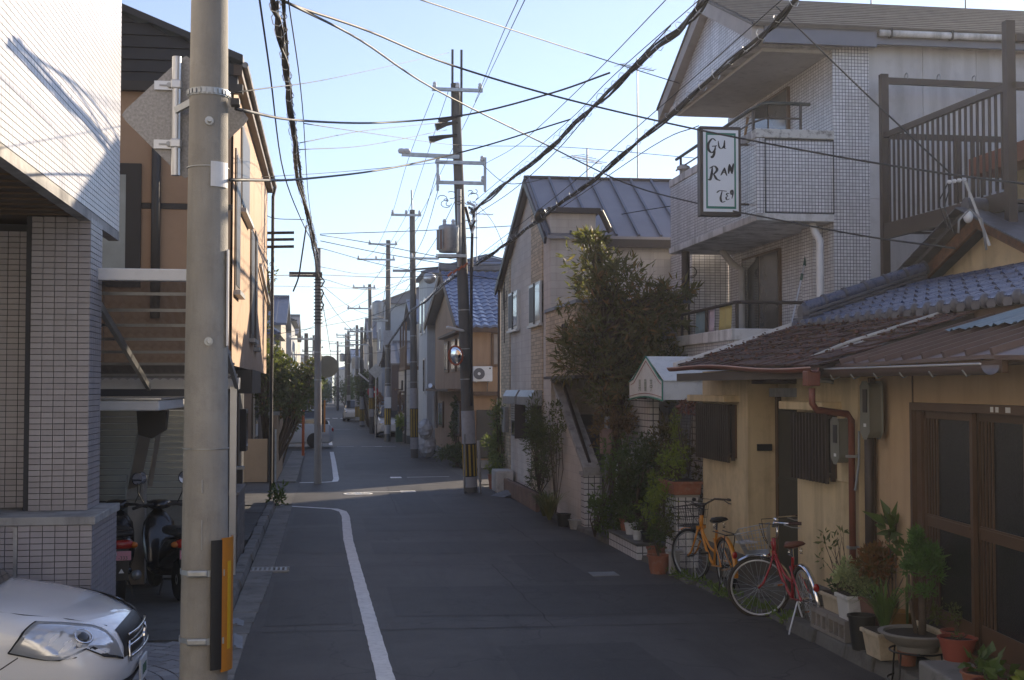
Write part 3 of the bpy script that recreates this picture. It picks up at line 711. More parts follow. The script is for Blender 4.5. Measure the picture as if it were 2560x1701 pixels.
def patch(name, poly, m, off, side=-1, n=9, parent=None):
    """poly: (x,z) outline in side view, draped on the body skin; bilinear 4-corner patch"""
    (a,b,c_,d) = poly; vs=[]
    for i in range(n+1):
        for k in range(n+1):
            u,v = i/n,k/n
            p = [(1-u)*(1-v)*a[j]+u*(1-v)*b[j]+u*v*c_[j]+(1-u)*v*d[j] for j in range(3)]
            l,nr = onbody(*p); q = l+nr*off; vs.append((q.x,q.y,q.z))
    fs=[(i*(n+1)+k,(i+1)*(n+1)+k,(i+1)*(n+1)+k+1,i*(n+1)+k+1) for i in range(n) for k in range(n)]
    return MB().add(vs,fs).build(name, m, parent or car, smooth=True, local=True)
for s_ in (-1,1):
    hb = patch('headlamp', ((-.76,s_*.83,.615),(-.15,s_*.5,.475),(-.24,s_*.53,.665),(-.60,s_*.78,.83)), M['black'], .004, n=12)
    patch('lamp_reflector', ((-.71,s_*.83,.63),(-.18,s_*.5,.495),(-.26,s_*.54,.65),(-.58,s_*.78,.81)), M['chrome'], .007, parent=hb)
    l,nr = onbody(-.36,s_*.66,.59); q = l+nr*.012
    ln = MB().ell((0,0,0),.045,.045,.016).build('projector_lens', M['glass'], hb, smooth=True, local=True)
    ln.matrix_basis = Matrix.Translation(q) @ nr.to_track_quat('Z','Y').to_matrix().to_4x4()
    ln2 = MB().ring((0,0,.004),.062,.008,'z',28,6).build('projector_ring', M['chrome'], hb, smooth=True, local=True); ln2.matrix_basis = ln.matrix_basis.copy()
    cor=((-.76,.83,.615),(-.15,.5,.475),(-.24,.53,.665),(-.60,.78,.83)); pts=[]
    for i_ in range(4):
        a_,c_=cor[i_],cor[(i_+1)%4]
        for k in range(9):
            u=k/8; l,nr=onbody(a_[0]+(c_[0]-a_[0])*u,s_*(a_[1]+(c_[1]-a_[1])*u),a_[2]+(c_[2]-a_[2])*u); pts.append(tuple(l+nr*.012))
    MB().tube(pts+[pts[0]],.006,5,False).build('lamp_gasket', M['black'], hb, local=True)
    m_, nt_, bs_ = (None,None,None)
M['clear'] = bpy.data.materials.new('clear_lens'); M['clear'].use_nodes = True
nt = M['clear'].node_tree; b_ = nt.nodes['Principled BSDF']; b_.inputs['Base Color'].default_value=(.9,.95,1,1); b_.inputs['Roughness'].default_value=.02
b_.inputs['Specular IOR Level'].default_value=.9; tr=N(nt,'ShaderNodeBsdfTransparent'); mx=N(nt,'ShaderNodeMixShader'); mx.inputs[0].default_value=.7
L(nt,b_.outputs[0],mx.inputs[1]); L(nt,tr.outputs[0],mx.inputs[2]); L(nt,mx.outputs[0],nt.nodes['Material Output'].inputs[0])
for s_ in (-1,1): patch('lamp_cover', ((-.75,s_*.83,.62),(-.16,s_*.5,.48),(-.25,s_*.53,.66),(-.59,s_*.78,.825)), M['clear'], .026)
patch('grille', ((-.12,-.47,.48),(-.12,.47,.48),(-.16,.43,.64),(-.16,-.43,.64)), M['black'], .005, n=18)
for z in (.485,.56,.635):
    pts=[]
    for i in range(25):
        y=-.44+.88*i/24; l,nr=onbody(.2,y,z); q=l+nr*.012; pts.append((q.x,q.y,z))
    MB().tube(pts,.011,6).build('grille_bar', M['chrome'], car, smooth=True, local=True)
for s_ in (-1,1):
    pts=[]
    for z in (.485,.53,.59,.64):
        l,nr=onbody(.2,s_*(.47-.2*(z-.48)),z); q=l+nr*.012; pts.append(tuple(q))
    MB().tube(pts,.012,6).build('grille_frame', M['chrome'], car, smooth=True, local=True)
MB().lathe([(.055,0),(.055,.012),(.04,.014)],(0,0,0),20).build('nose_badge', M['chrome'], car, local=True).matrix_basis = Matrix.Translation((.012,0,.56)) @ Matrix.Rotation(math.pi/2,4,'Y')
MB().box(.0,.016,-.165,.165,0.24,.405).build('number_plate', M['white'], car, bevel=.004, local=True)
for k in range(3): MB().box(.016,.019,-.08+k*.07,-.04+k*.07,.28,.35).build('plate_digit', mat('plate_green',(.02,.12,.06),.5), car, local=True)
patch('lower_intake', ((-.12,-.5,.22),(-.05,.5,.22),(-.02,.46,.34),(-.12,-.46,.34)), M['black'], .004, n=12)
for s_ in (-1,1):
    for x in (-1.42,-3.6):
        w_ = MB().lathe([(.19,-.10),(.30,-.10),(.315,-.06),(.315,.06),(.30,.10),(.19,.10)],(x,s_*.72,.315),28,axis='y').build('wheel', M['rubber'], car, smooth=40, local=True)
        MB().lathe([(.20,0),(.18,.03),(.05,.05),(.02,.06)],(x,s_*.80,.315),20,axis='y').build('rim', M['alu'], w_, local=True)
        MB().lathe([(.34,-.2),(.34,.06)],(x,s_*.70,.30),24,axis='y',cap=False).build('wheel_arch', M['black'], car, local=True)
    MB().ell((-1.45,s_*.86,1.02),.06,.11,.075).build('door_mirror', M['carpaint'], car, smooth=True, local=True)
for s_ in (-1,1):
    pts=[]
    for x,y,z in ((-.20,.44,.69),(-.42,.60,.80),(-.7,.70,.87),(-1.0,.72,.92)):
        l,nr=onbody(x,s_*y,z); pts.append(tuple(l+nr*.001))
    MB().tube(pts,.004,4).build('bonnet_gap', M['black'], car, local=True)
pts=[]
for x,z in ((-.70,.58),(-.85,.48),(-.95,.42)):
    l,nr=onbody(x,-.84,z); q=l+nr*.001; pts.append(tuple(q))
MB().tube(pts,.004,4).build('panel_gap', M['black'], car, local=True)

# ------------------------------------------------------------------ scooters
M['scoot'] = mat('black_gloss_body', (.012,.012,.014), .25, coat=.6, var=.1)
M['redlens'] = mat('red_lens', (.35,.015,.01), .2, var=.2); M['amber'] = mat('amber_lens', (.5,.14,.01), .25)
M['pinkplate'] = mat('pink_plate', (.62,.28,.34), .5, var=.06); M['mirror'] = mat('mirror_glass', (.9,.92,.95), .03, 1., var=0)
M['ink'] = mat('plate_ink',(.05,.08,.05),.6)
def scooter(label, loc, rz, digits):
    t = thing('scooter', label, 'scooter', loc, rz, 'scooters parked under the bike shelter')
    # local: +y forward, rear wheel at y=-.6, front at y=.6
    for y,nm in ((-.58,'rear_wheel'),(.6,'front_wheel')):
        w_ = MB().lathe([(.13,-.045),(.21,-.05),(.235,-.02),(.235,.02),(.21,.05),(.13,.045)],(0,y,.235),24,axis='x').build(nm, M['rubber'], t, smooth=40, local=True)
        MB().lathe([(.135,-.03),(.03,-.05),(.03,.05),(.135,.03)],(0,y,.235),16,axis='x').build('hub', M['alu'], w_, local=True)
    def loft(name, secs, m, sub=1):
        vs=[]; n=12
        for (y,z,w,h) in secs:
            for k in range(n):
                a=2*math.pi*k/n; vs.append((w*math.copysign(abs(math.cos(a))**.7,math.cos(a)), y, z+h*math.copysign(abs(math.sin(a))**.7,math.sin(a))))
        m_=len(secs); fs=[(i*n+k,i*n+(k+1)%n,(i+1)*n+(k+1)%n,(i+1)*n+k) for i in range(m_-1) for k in range(n)]
        fs += [tuple(range(n-1,-1,-1)), tuple((m_-1)*n+k for k in range(n))]
        return MB().add(vs,fs).build(name, m, t, smooth=True, local=True)
    loft('rear_body', [(-.86,.66,.05,.05),(-.80,.64,.12,.10),(-.6,.58,.16,.14),(-.3,.52,.17,.18),(-.12,.42,.15,.16),(-.02,.32,.12,.08)], M['scoot'])
    loft('seat', [(-.74,.76,.10,.03),(-.65,.77,.14,.05),(-.35,.765,.14,.055),(-.12,.75,.10,.05),(-.05,.73,.05,.03)], M['black'])
    loft('floor_board', [(-.1,.27,.15,.05),(.1,.25,.17,.04),(.32,.27,.16,.05)], M['scoot'])
    loft('leg_shield', [(.28,.30,.16,.08),(.36,.5,.20,.2),(.42,.66,.20,.2),(.46,.82,.13,.1),(.5,.9,.05,.04)], M['scoot'])
    loft('front_fender', [(.42,.40,.05,.05),(.55,.47,.075,.06),(.7,.44,.07,.06),(.8,.35,.05,.04)], M['scoot'])
    loft('handlebar_cowl', [(.30,.99,.05,.03),(.36,1.0,.13,.055),(.44,1.0,.14,.06),(.52,.96,.09,.05)], M['scoot'])
    MB().tube([(-.34,.27,.97),(-.2,.34,1.0),(.2,.34,1.0),(.34,.27,.97)],.018,8).build('handlebar', M['black'], t, smooth=True, local=True)
    for s_ in (-1,1):
        st=MB().tube([(s_*.2,.34,1.02),(s_*.26,.36,1.14),(s_*.27,.36,1.26)],.007,6).build('mirror_stalk', M['black'], t, local=True)
        MB().ell((s_*.275,.375,1.31),.062,.02,.075).build('mirror_shell', M['black'], st, smooth=True, local=True)
        mg=MB().lathe([(.056,0),(.056,.003)],(0,0,0),20).build('mirror_glass', M['mirror'], st, local=True)
        mg.matrix_basis=Matrix.Translation((s_*.275,.352,1.31)) @ Matrix.Rotation(R(98),4,'X') @ Matrix.Scale(1.2,4,(0,1,0))
    tl=loft('tail_lamp', [(-.885,.665,.085,.035),(-.865,.665,.125,.05),(-.80,.66,.135,.06)], M['redlens'])
    for s_ in (-1,1): MB().ell((s_*.13,-.83,.655),.045,.05,.035).build('turn_signal', M['amber'], tl, smooth=True, local=True)
    MB().tube([(-.1,-.62,.80),(-.12,-.86,.83),(-.06,-.93,.83),(.06,-.93,.83),(.12,-.86,.83),(.1,-.62,.80)],.011,6).build('grab_rail', M['black'], t, local=True)
    MB().hexa([(-.075,-.90,.28),(.075,-.90,.28),(.075,-.84,.28),(-.075,-.84,.28),(-.08,-.88,.62),(.08,-.88,.62),(.08,-.80,.62),(-.08,-.80,.62)]).build('rear_fender', M['black'], t, local=True)
    pl=MB().box(-.1,.1,-.915,-.908,.50,.60).build('number_plate', M['pinkplate'], t, bevel=.002, local=True)
    MB().box(-.085,-.05,-.918,-.915,.555,.59).build('plate_sticker', M['white'], pl, local=True)
    text_mesh('plate_text', digits, .055, M['ink'], pl, Matrix.Translation((.015,-.9165,.508)) @ FRONT, .0008)
    MB().add([(-.03,-.905,.36),(.03,-.905,.36),(0,-.905,.41)],[(0,1,2)]).build('reflector_mark', M['white'], t, local=True)
    MB().tube([(.16,-.2,.25),(.17,-.5,.27),(.17,-.78,.32)],[.03,.05,.055],10).build('exhaust', M['grey_metal'], t, smooth=True, local=True)
    MB().tube([(-.1,-.2,.2),(-.16,-.25,.02)],.012,6).tube([(.1,-.2,.2),(.16,-.25,.02)],.012,6).build('stand', M['black'], t, local=True)
    return t
scooter('black scooter beside the pink-tiled pillar with a pink number plate', (-2.36,15.42,.02), R(11), '-333')
scooter('black scooter half hidden behind the near utility pole', (-1.80,15.4,.02), R(21), '·682')
# ------------------------------------------------------------------ right: brown house (its wall is turned 6 degrees)
M['ochre'] = mat('ochre_plaster', (.54,.37,.215), .9, var=.13, scale=1.1, bump=.35, bscale=110, streak=.22, dirtc=(.25,.16,.09), dirt=.12)
M['yellow_wall'] = mat('yellow_plaster', (.68,.53,.31), .9, var=.15, scale=1.2, bump=.3, bscale=100, streak=.5, dirtc=(.24,.17,.09), dirt=.25)
M['frame_br'] = mat('brown_alu_frame', (.11,.06,.032), .45, .25, var=.2)
M['reeded'] = mat('figured_glass', (.010,.013,.016), .22, var=.1, spec=.3, bump=.5, bscale=45)
M['metal_roof'] = mat('brown_metal_roof', (.13,.085,.075), .45, .2, var=.2, dirt=.25)
M['plinth'] = mat('plinth_mortar', (.16,.145,.125), .9, var=.3, bump=.4, dirt=.5)
br = thing('brown_house', 'ochre house with a dark glazed sliding door and brown metal roof, nearest on the right', 'house', (5.1,11.45,0), math.atan2(-.99382,-.11098))
def B(): return MB()
def bb(nm, m, *a, par=None, bev=0): return MB().box(*a).build(nm, m, par or br, local=True, bevel=bev)
bb('wall', M['ochre'], -.1,1.16,0,.2,.36,2.62); bb('wall', M['ochre'], 1.16,7,0.0,.2,2.28,2.62); bb('wall', M['ochre'], 4.4,7,.001,.2,0,2.28)
bb('back_mass', M['ochre'], -.05,7,.21,4.2,0,2.6); bb('wall_joint', M['frame_br'], 1.10,1.125,-.006,.02,2.24,2.6)
bb('plinth', M['plinth'], -.12,1.2,-.03,.18,0,.36)
bb('downpipe_recess', M['frame_br'], -.06,.10,-.05,0,.2,2.5)
# door frame
df = bb('door_frame', M['frame_br'], 1.16,1.215,-.05,.14,.40,2.28); bb('frame_head', M['frame_br'], 1.215,4.4,-.05,.14,2.215,2.278, par=df)
bb('frame_sill', M['frame_br'], 1.215,4.4,-.06,.14,.36,.425, par=df); bb('frame_post', M['frame_br'], 4.35,4.4,-.05,.14,.425,2.215, par=df)
bb('frame_board', mat('inner_board',(.09,.045,.022),.6), 1.216,1.33,-.01,.10,.43,2.21, par=df)
def leafdoor(x0,x1,yo,nm='sliding_door'):
    d = bb(nm, M['frame_br'], x0,x0+.045,yo-.018,yo+.018,.43,2.21)
    bb('stile', M['frame_br'], x1-.055,x1,yo-.018,yo+.018,.43,2.21, par=d)
    for a,c in ((.43,.62),(1.26,1.36),(2.15,2.209)): bb('rail', M['frame_br'], x0+.046,x1-.056,yo-.016,yo+.016,a,c, par=d)
    bb('rail_bead', M['frame_br'], x0+.046,x1-.056,yo-.024,yo-.0165,1.325,1.345, par=d)
    for a,c in ((.62,1.26),(1.36,2.15)): bb('pane', M['reeded'], x0+.046,x1-.056,yo-.003,yo+.003,a,c, par=d)
    for k in range(4):
        for a,c in ((.621,1.259),(1.361,2.149)):
            bb('lattice_bar', M['frame_br'], x0+.085+k*.062,x0+.103+k*.062,yo-.016,yo-.0035,a,c, par=d)
    return d
leafdoor(1.335,2.36,.03); leafdoor(2.33,3.28,.075); leafdoor(3.25,4.34,.03)
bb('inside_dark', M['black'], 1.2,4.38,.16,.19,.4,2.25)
for x,w in ((2.86,.05),(2.95,.05),(3.12,.08)): bb('door_sticker', M['white'], x,x+w,-.053,-.0505,2.228,2.266, par=df)
# step
bb('step', M['concrete'], 2.35,7,-.42,-.04,0,.36, bev=.02); bb('lower_step', M['concrete_dark'], 2.75,7,-.72,-.43,0,.12, bev=.02)
# metal lean-to roof with standing ribs, gutter, brackets
sl = .30
def rzp(y): return 2.62+(y+.42)*sl
rfp = MB().hexa([(-.45,-.42,rzp(-.42)-.03),(3.9,-.42,rzp(-.42)-.03),(3.9,3.2,rzp(3.2)-.03),(-.45,3.2,rzp(3.2)-.03),(-.45,-.42,rzp(-.42)),(3.9,-.42,rzp(-.42)),(3.9,3.2,rzp(3.2)),(-.45,3.2,rzp(3.2))]).build('roof', M['metal_roof'], br, local=True)
for k in range(11):
    x = -.4+k*.42; MB().bar((x,-.43,rzp(-.43)+.022),(x,3.15,rzp(3.15)+.022),.035,.045).build('roof_rib', M['metal_roof'], rfp, local=True)
MB().hexa([(3.9,-.45,rzp(-.45)-.03),(5.2,-.1,rzp(-.45)-.06),(5.2,3.2,rzp(3.2)-.05),(3.9,3.2,rzp(3.2)-.03),(3.9,-.45,rzp(-.45)),(5.2,-.1,rzp(-.45)-.03),(5.2,3.2,rzp(3.2)),(3.9,3.2,rzp(3.2)+.0)]).build('roof_return', M['metal_roof'], br, local=True)
bb('eave_board', M['frame_br'], -.4,3.9,-.40,-.36,2.50,2.585); bb('eave_soffit', M['wood_brown'], -.4,7,-.36,0,2.56,2.585)
gv = []; n_ = 10
gt = MB(); 
for i,x in enumerate((-.42,3.86)):
    for k in range(n_+1):
        t = math.pi+math.pi*k/n_; gv.append((x,-.46+.06*math.cos(t),2.575-.025*i+.065*math.sin(t)))
gt.add(gv,[(k,k+1,n_+2+k,n_+1+k) for k in range(n_)]); gt.build('gutter', M['metal_roof'], br, smooth=True, local=True)
MB().cyl((-.42,-.525,2.58),(3.86,-.525,2.555),.008,n=6).build('gutter_bead', M['alu'], br, local=True)
for k in range(7):
    x = -.2+k*.62
    MB().tube([(x,-.37,2.6),(x+.02,-.44,2.5),(x+.05,-.5,2.48),(x+.05,-.53,2.52)],.006,5).build('gutter_hook', M['galv'], br, local=True)
# blue corrugated sheet lying on the roof
bs_ = MB(); vv=[]
for i in range(81):
    x = 1.0+i*.034; w=.010*math.sin(i*1.7)
    vv += [(x,.30+.03*math.sin(i*.5),rzp(.3)+.06+w),(x+.35,2.6,rzp(2.6)+.06+w)]
bs_.add(vv,[(2*i,2*i+1,2*i+3,2*i+2) for i in range(80)])
cvs_ = tag(bs_.build('roof_sheet', mat('blue_grey_sheet',(.16,.22,.24),.5,.2,var=.3,dirt=.3), None, smooth=True), 'weathered blue-grey corrugated sheet lying on the brown metal roof', 'roof sheet')
cvs_.matrix_basis = Matrix.Translation((5.1,11.45,0)) @ Matrix.Rotation(math.atan2(-.99382,-.11098),4,'Z')
# two grey conduits running down the roof edge
for k,(dx,dz,lab) in enumerate(((0,0,'upper pale conduit running along the brown roof edge'),(.07,-.04,'lower pale conduit running along the brown roof edge'))):
    q = [(-.5+dx,3.2,rzp(3.2)+.16+dz),(-.5+dx,1.2,rzp(1.2)+.14+dz),(-.5+dx,-.1,rzp(-.1)+.12+dz),(-.52+dx,-.48,2.68+dz),(-.49+dx,-.56,2.60+dz),(-.42+dx,-.50,2.53+dz),(-.3+dx,-.3,2.5+dz)]
    c_ = tag(MB().tube(q,.022,8).build('conduit', mat('pale_conduit',(.42,.41,.38),.5), None, smooth=True), lab, 'conduit')
    c_.matrix_basis = cvs_.matrix_basis.copy()

# ------------------------------------------------------------------ yellow house
yh = thing('yellow_house', 'old yellow plaster house with recessed door, mossy pent roof and blue tile roof', 'house', (5.2,14,0))
Xw = 4.95
bx = lambda nm,m,*a,**k: MB().box(*a).build(nm, m, k.get('par',yh), bevel=k.get('bev',0))
bx('wall', M['yellow_wall'], Xw,5.33,14.6,16.42,.42,2.62); bx('wall', M['yellow_wall'], Xw,5.32,11.42,13.0,.42,2.62)
bx('recess_wall', M['yellow_wall'], 5.331,5.6,12.9,16.42,0,2.62); bx('recess_head', M['wood_brown'], Xw+.05,5.33,13.0,14.6,2.45,2.62)
bx('plinth', M['plinth'], Xw-.02,5.33,14.58,16.43,0,.42, bev=.01); bx('plinth', M['plinth'], Xw-.02,5.32,11.43,13.02,0,.42, bev=.01)
bx('body', M['yellow_wall'], 6.2,9,9.0,16.40,0,3.1)
M['green_door'] = mat('dark_green_door', (.030,.033,.026), .5, var=.25, dirt=.2)
dr = bx('door', M['green_door'], 5.29,5.33,13.25,14.5,.22,2.25); bx('door_frame', M['frame_br'], 5.28,5.33,14.5,14.58,.2,2.33, par=dr); bx('door_rail', M['green_door'], 5.275,5.29,13.3,14.48,1.28,1.36, par=dr)
bx('transom', M['concrete_light'], 5.2,5.33,13.1,14.55,2.30,2.40); bx('door_step', M['concrete_dark'], 4.98,5.33,13.03,14.57,0,.2)
bx('mail_slot', M['black'], 5.06,5.24,14.575,14.6,1.66,1.74)
for (a,c,z0,z1) in ((15.0,16.32,1.55,2.2),(11.92,12.86,1.52,2.15)):
    w_ = bx('window', M['frame_br'], Xw-.03,Xw+.05,a,c,z0,z1); bx('pane', M['glass'], Xw-.034,Xw,a+.05,c-.05,z0+.05,z1-.05, par=w_)
    n_ = int((c-a)/.085)
    for k in range(n_+1):
        y = a+(c-a)*k/n_; bx('grille_bar', M['dark_brown'], Xw-.125,Xw-.095,y-.014,y+.014,z0-.05,z1-.0, par=w_)
    for z in (z0+.02,z1-.05): bx('grille_rail', M['dark_brown'], Xw-.094,Xw-.07,a-.02,c+.02,z,z+.03, par=w_)
    for y in (a,c): bx('grille_side', M['dark_brown'], Xw-.07,Xw-.03,y-.015,y+.015,z0-.03,z1, par=w_)
    bx('window_hood', M['concrete_light'] if False else M['yellow_wall'], Xw-.2,Xw+.02,a-.1,c+.15,z1+.03,z1+.115, par=w_, bev=.01)
bx('wall_hatch', M['yellow_wall'], Xw-.018,Xw,11.55,11.9,1.5,2.05, bev=.006)
# pent roof of mossy slates
M['slate'] = mat('mossy_slate', (.085,.045,.038), .95, var=.45, scale=9, rnd=.45, bump=.5, bscale=40, dirt=.5, dirtc=(.055,.06,.04))
def pz(x,y): return 2.60+(y-11.2)*.018+(x-4.5)*.33
Mr = []
pr = MB().hexa([(4.5,11.25,pz(4.5,11.25)-.05),(6.15,11.25,pz(6.15,11.25)-.05),(6.15,16.0,pz(6.15,16)-.05),(4.5,16.0,pz(4.5,16)-.05),
                (4.5,11.25,pz(4.5,11.25)),(6.15,11.25,pz(6.15,11.25)),(6.15,16.0,pz(6.15,16)),(4.5,16.0,pz(4.5,16))]).build('pent_roof', M['dark_brown'], yh)
rg = random.Random(11); sm = mesh_of(MB().hexa([(0,0,0),(.27,0,.0),(.27,.285,.0),(0,.285,0),(0,0,.018),(.27,0,.012),(.27,.285,.012),(0,.285,.018)]), M['slate'], 'slate')
sm2 = mesh_of(MB().hexa([(0,.02,0),(.25,0,.0),(.27,.265,.0),(.03,.285,0),(0,.02,.022),(.25,0,.012),(.27,.265,.012),(.03,.285,.018)]), M['slate'], 'slate')
for r_ in range(9):
    for k in range(17):
        y = 11.2+k*.283+(.14 if r_%2 else 0); x = 4.46+r_*.185
        if y+.285 > 16.03: continue
        inst('slate', sm if rg.random()<.6 else sm2, pr, Matrix.Translation((x+rg.uniform(-.02,.02),y+rg.uniform(-.01,.01),pz(x,y)+.012+rg.uniform(0,.008))) @ Matrix.Rotation(rg.uniform(-.06,.06),4,'Z') @ Matrix.Rotation(-math.atan(.33)+.05+rg.uniform(-.02,.03),4,'Y') @ Matrix.Rotation(rg.uniform(-.02,.02),4,'X'))
rg2 = np.random.default_rng(5); dl = MB()
for _ in range(900):
    x = 4.5+rg2.random()*1.6; y = 11.3+rg2.random()*4.6
    c_ = Vector((x,y,pz(x,y)+.03+rg2.random()*.03)); s_ = .02+.03*rg2.random(); a = Vector(rg2.normal(size=3)); a.z*=.35; a=U(a)*s_; b_ = U(a.cross(Vector((0,0,1))+Vector(rg2.normal(size=3))*.4))*s_*.5
    o = len(dl.v); dl.v += [tuple(c_),tuple(c_+a*.5+b_),tuple(c_+a),tuple(c_+a*.5-b_)]; dl.f.append((o,o+1,o+2,o+3))
struct(tag(dl.build('leaf_litter', leafmat('dead_leaf',(.06,.025,.018),(.16,.06,.045),.9,.1)),'dry reddish leaf litter and moss on the pent roof','leaf litter'),'stuff')
MB().hexa([(4.46,15.98,pz(4.46,16)-.03),(6.1,15.98,pz(6.1,16)-.03),(6.1,16.1,pz(6.1,16)-.03),(4.46,16.1,pz(4.46,16)-.03),(4.46,15.98,pz(4.46,16)+.06),(6.1,15.98,pz(6.1,16)+.07),(6.1,16.1,pz(6.1,16)+.05),(4.46,16.1,pz(4.46,16)+.05)]).build('verge_flashing', M['white'], yh)
M['copper'] = mat('red_brown_gutter', (.20,.065,.04), .5, var=.25, dirt=.2)
gv=[]; n_=10; ys_=[11.2+.5*i for i in range(10)]+[16.15]
for y in ys_:
    for k in range(n_+1):
        t = math.pi+math.pi*k/n_; gv.append((4.44+.045*math.cos(t), y, pz(4.5,y)-.01-.02*math.sin((y-11.2)*1.5)+.045*math.sin(t)))
MB().add(gv,[(i*(n_+1)+k,i*(n_+1)+k+1,(i+1)*(n_+1)+k+1,(i+1)*(n_+1)+k) for i in range(len(ys_)-1) for k in range(n_)]).build('gutter', M['copper'], yh, smooth=True)
MB().tube([(4.394,y,pz(4.5,y)-.01-.02*math.sin((y-11.2)*1.5)) for y in ys_],.008,6).build('gutter_bead', mat('pale_bead',(.5,.3,.24),.5), yh)
bx('eave_soffit', M['wood_brown'], 4.5,4.95,11.3,15.95,2.56,2.585); bx('eave_board', M['dark_brown'], 4.48,4.52,11.25,16.0,2.49,2.585)
for k in range(9): bx('rafter_end', M['wood_brown'], 4.53,4.95,11.6+k*.5,11.66+k*.5,2.50,2.56)
bx('gutter_hopper', M['copper'], 4.38,4.51,11.24,11.36,2.42,2.56, bev=.01)
MB().tube([(4.45,11.3,2.4),(4.45,11.3,2.26),(4.5,11.32,2.2),(4.84,11.42,2.16),(4.89,11.44,2.1),(4.89,11.44,.1)],.032,10).build('downpipe', M['copper'], yh, smooth=True)
for z in (1.75,.9): bx('pipe_strap', M['galv'], 4.845,4.94,11.40,11.48,z,z+.025)
# second dark pipe + thin cable beside it
MB().cyl((5.0,11.30,2.45),(5.0,11.30,.3),.045,n=10).build('drain_pipe', M['dark_brown'], yh, smooth=True)
MB().tube([(4.93,11.36,2.0),(4.93,11.37,1.7),(4.9,11.39,1.45),(4.92,11.5,1.5),(4.95,11.62,1.65)],.012,6).build('meter_cable', M['grey_metal'], yh)
# blue kawara roof, tile by tile
M['kawara'] = mat('blue_kawara', (.08,.092,.145), .28, var=.18, scale=5, rnd=.12, coat=.3, dirt=.12)
M['kawara_grey'] = mat('grey_kawara', (.085,.085,.10), .42, var=.35, scale=8, rnd=.2, dirt=.25)
ks = .33
def kz(x): return 3.22+(x-6.05)*ks
MB().hexa([(6.05,9.5,kz(6.05)-.1),(9,9.5,kz(9)-.1),(9,15.95,kz(9)-.1),(6.05,15.95,kz(6.05)-.1),(6.05,9.5,kz(6.05)-.04),(9,9.5,kz(9)-.04),(9,15.95,kz(9)-.04),(6.05,15.95,kz(6.05)-.04)]).build('roof_deck', M['wood_brown'], yh)
prf = [(0,.006),(.04,-.006),(.10,-.012),(.16,-.004),(.195,.016),(.225,.038),(.255,.04),(.28,.012)]
tv=[]; 
for x,lift in ((0,.028),(.34,.0)):
    for th in (0,-.02):
        tv += [(x,y,z+lift+th) for y,z in prf]
n8=8; tf=[(k,16+k,17+k,k+1) for k in range(7)]+[(k,k+1,9+k,8+k) for k in range(7)]+[(8+k,9+k,25+k,24+k) for k in range(7)]
ktm = bpy.data.meshes.new('kawara'); ktm.from_pydata(tv,[],tf); ktm.update(); ktm.materials.append(M['kawara']); ktm.shade_smooth(); 
try: ktm.set_sharp_from_angle(angle=R(45))
except Exception: pass
tilt = Matrix.Rotation(-math.atan(ks),4,'Y')
kr = thing('tile_roof', 'blue glazed kawara tile roof above the mossy pent roof', 'roof', (6.05,14,3.2))
for r_ in range(9):
    for k in range(22):
        y = 9.62+k*.283; x = 6.0+r_*.285
        if x > 7.55 and not (y < 13.0): continue
        inst('roof_tile', ktm, kr, Matrix.Translation((x,y+rg.uniform(-.004,.004),kz(x)+rg.uniform(-.003,.004))) @ tilt)
em = MB(); em.lathe([(0.001,-.02),(.035,-.018),(.062,-.008),(.072,.012),(.072,.03)],(0,0,0),16,axis='x')
etm = mesh_of(em, M['kawara_grey'], 'eave_tile'); etm.shade_smooth()
lip = mesh_of(MB().hexa([(-.015,-.15,-.06),(.02,-.15,-.06),(.02,-.02,-.06),(-.015,-.02,-.06),(-.012,-.2,.012),(.03,-.2,.01),(.03,.03,.02),(-.012,.03,.02)]), M['kawara_grey'], 'eave_lip')
for k in range(22):
    y = 9.62+k*.283
    inst('eave_end_tile', etm, kr, Matrix.Translation((5.985,y+.24,kz(6.0)+.0)))
    inst('eave_lip_tile', lip, kr, Matrix.Translation((5.995,y+.18,kz(6.0)-.012)))
MB().box(6.03,6.1,9.5,15.9,3.02,3.13).build('eave_board', M['wood_brown'], kr); MB().box(6.1,6.4,9.5,15.85,2.98,3.08).build('under_board', mat('tan_board',(.3,.17,.09),.8,var=.3), kr)
# descending ridge at the far verge: stacked courses and round cap tiles
for i,(w,h0,h1) in enumerate(((.26,-.02,.05),(.22,.055,.10),(.2,.105,.15))):
    MB().hexa([(6.1,15.75-w/2,kz(6.1)+h0),(7.75,15.75-w/2,kz(7.75)+h0),(7.75,15.75+w/2,kz(7.75)+h0),(6.1,15.75+w/2,kz(6.1)+h0),
               (6.1,15.75-w/2,kz(6.1)+h1),(7.75,15.75-w/2,kz(7.75)+h1),(7.75,15.75+w/2,kz(7.75)+h1),(6.1,15.75+w/2,kz(6.1)+h1)]).build('ridge_course', M['kawara_grey'], kr, bevel=.01)
for k in range(6):
    x=6.12+k*.275; a=Vector((x,15.75,kz(x)+.19)); b_=Vector((x+.28,15.75,kz(x+.28)+.19))
    MB().tube([a,b_],[.088,.08],12).build('ridge_cap', M['kawara'], kr, smooth=40)
    MB().tube([b_-(b_-a)*.12,b_],[.096,.096],12).build('ridge_collar', M['kawara_grey'], kr, smooth=40)
MB().lathe([(.0,-.03),(.10,-.03),(.12,.0),(.12,.05)],(6.08,15.75,kz(6.08)+.14),16,axis='x').build('ridge_end', M['kawara_grey'], kr, smooth=40)
MB().box(6.02,6.12,15.58,15.93,kz(6.05)-.02,kz(6.05)+.09).build('ridge_foot', M['kawara_grey'], kr, bevel=.01)
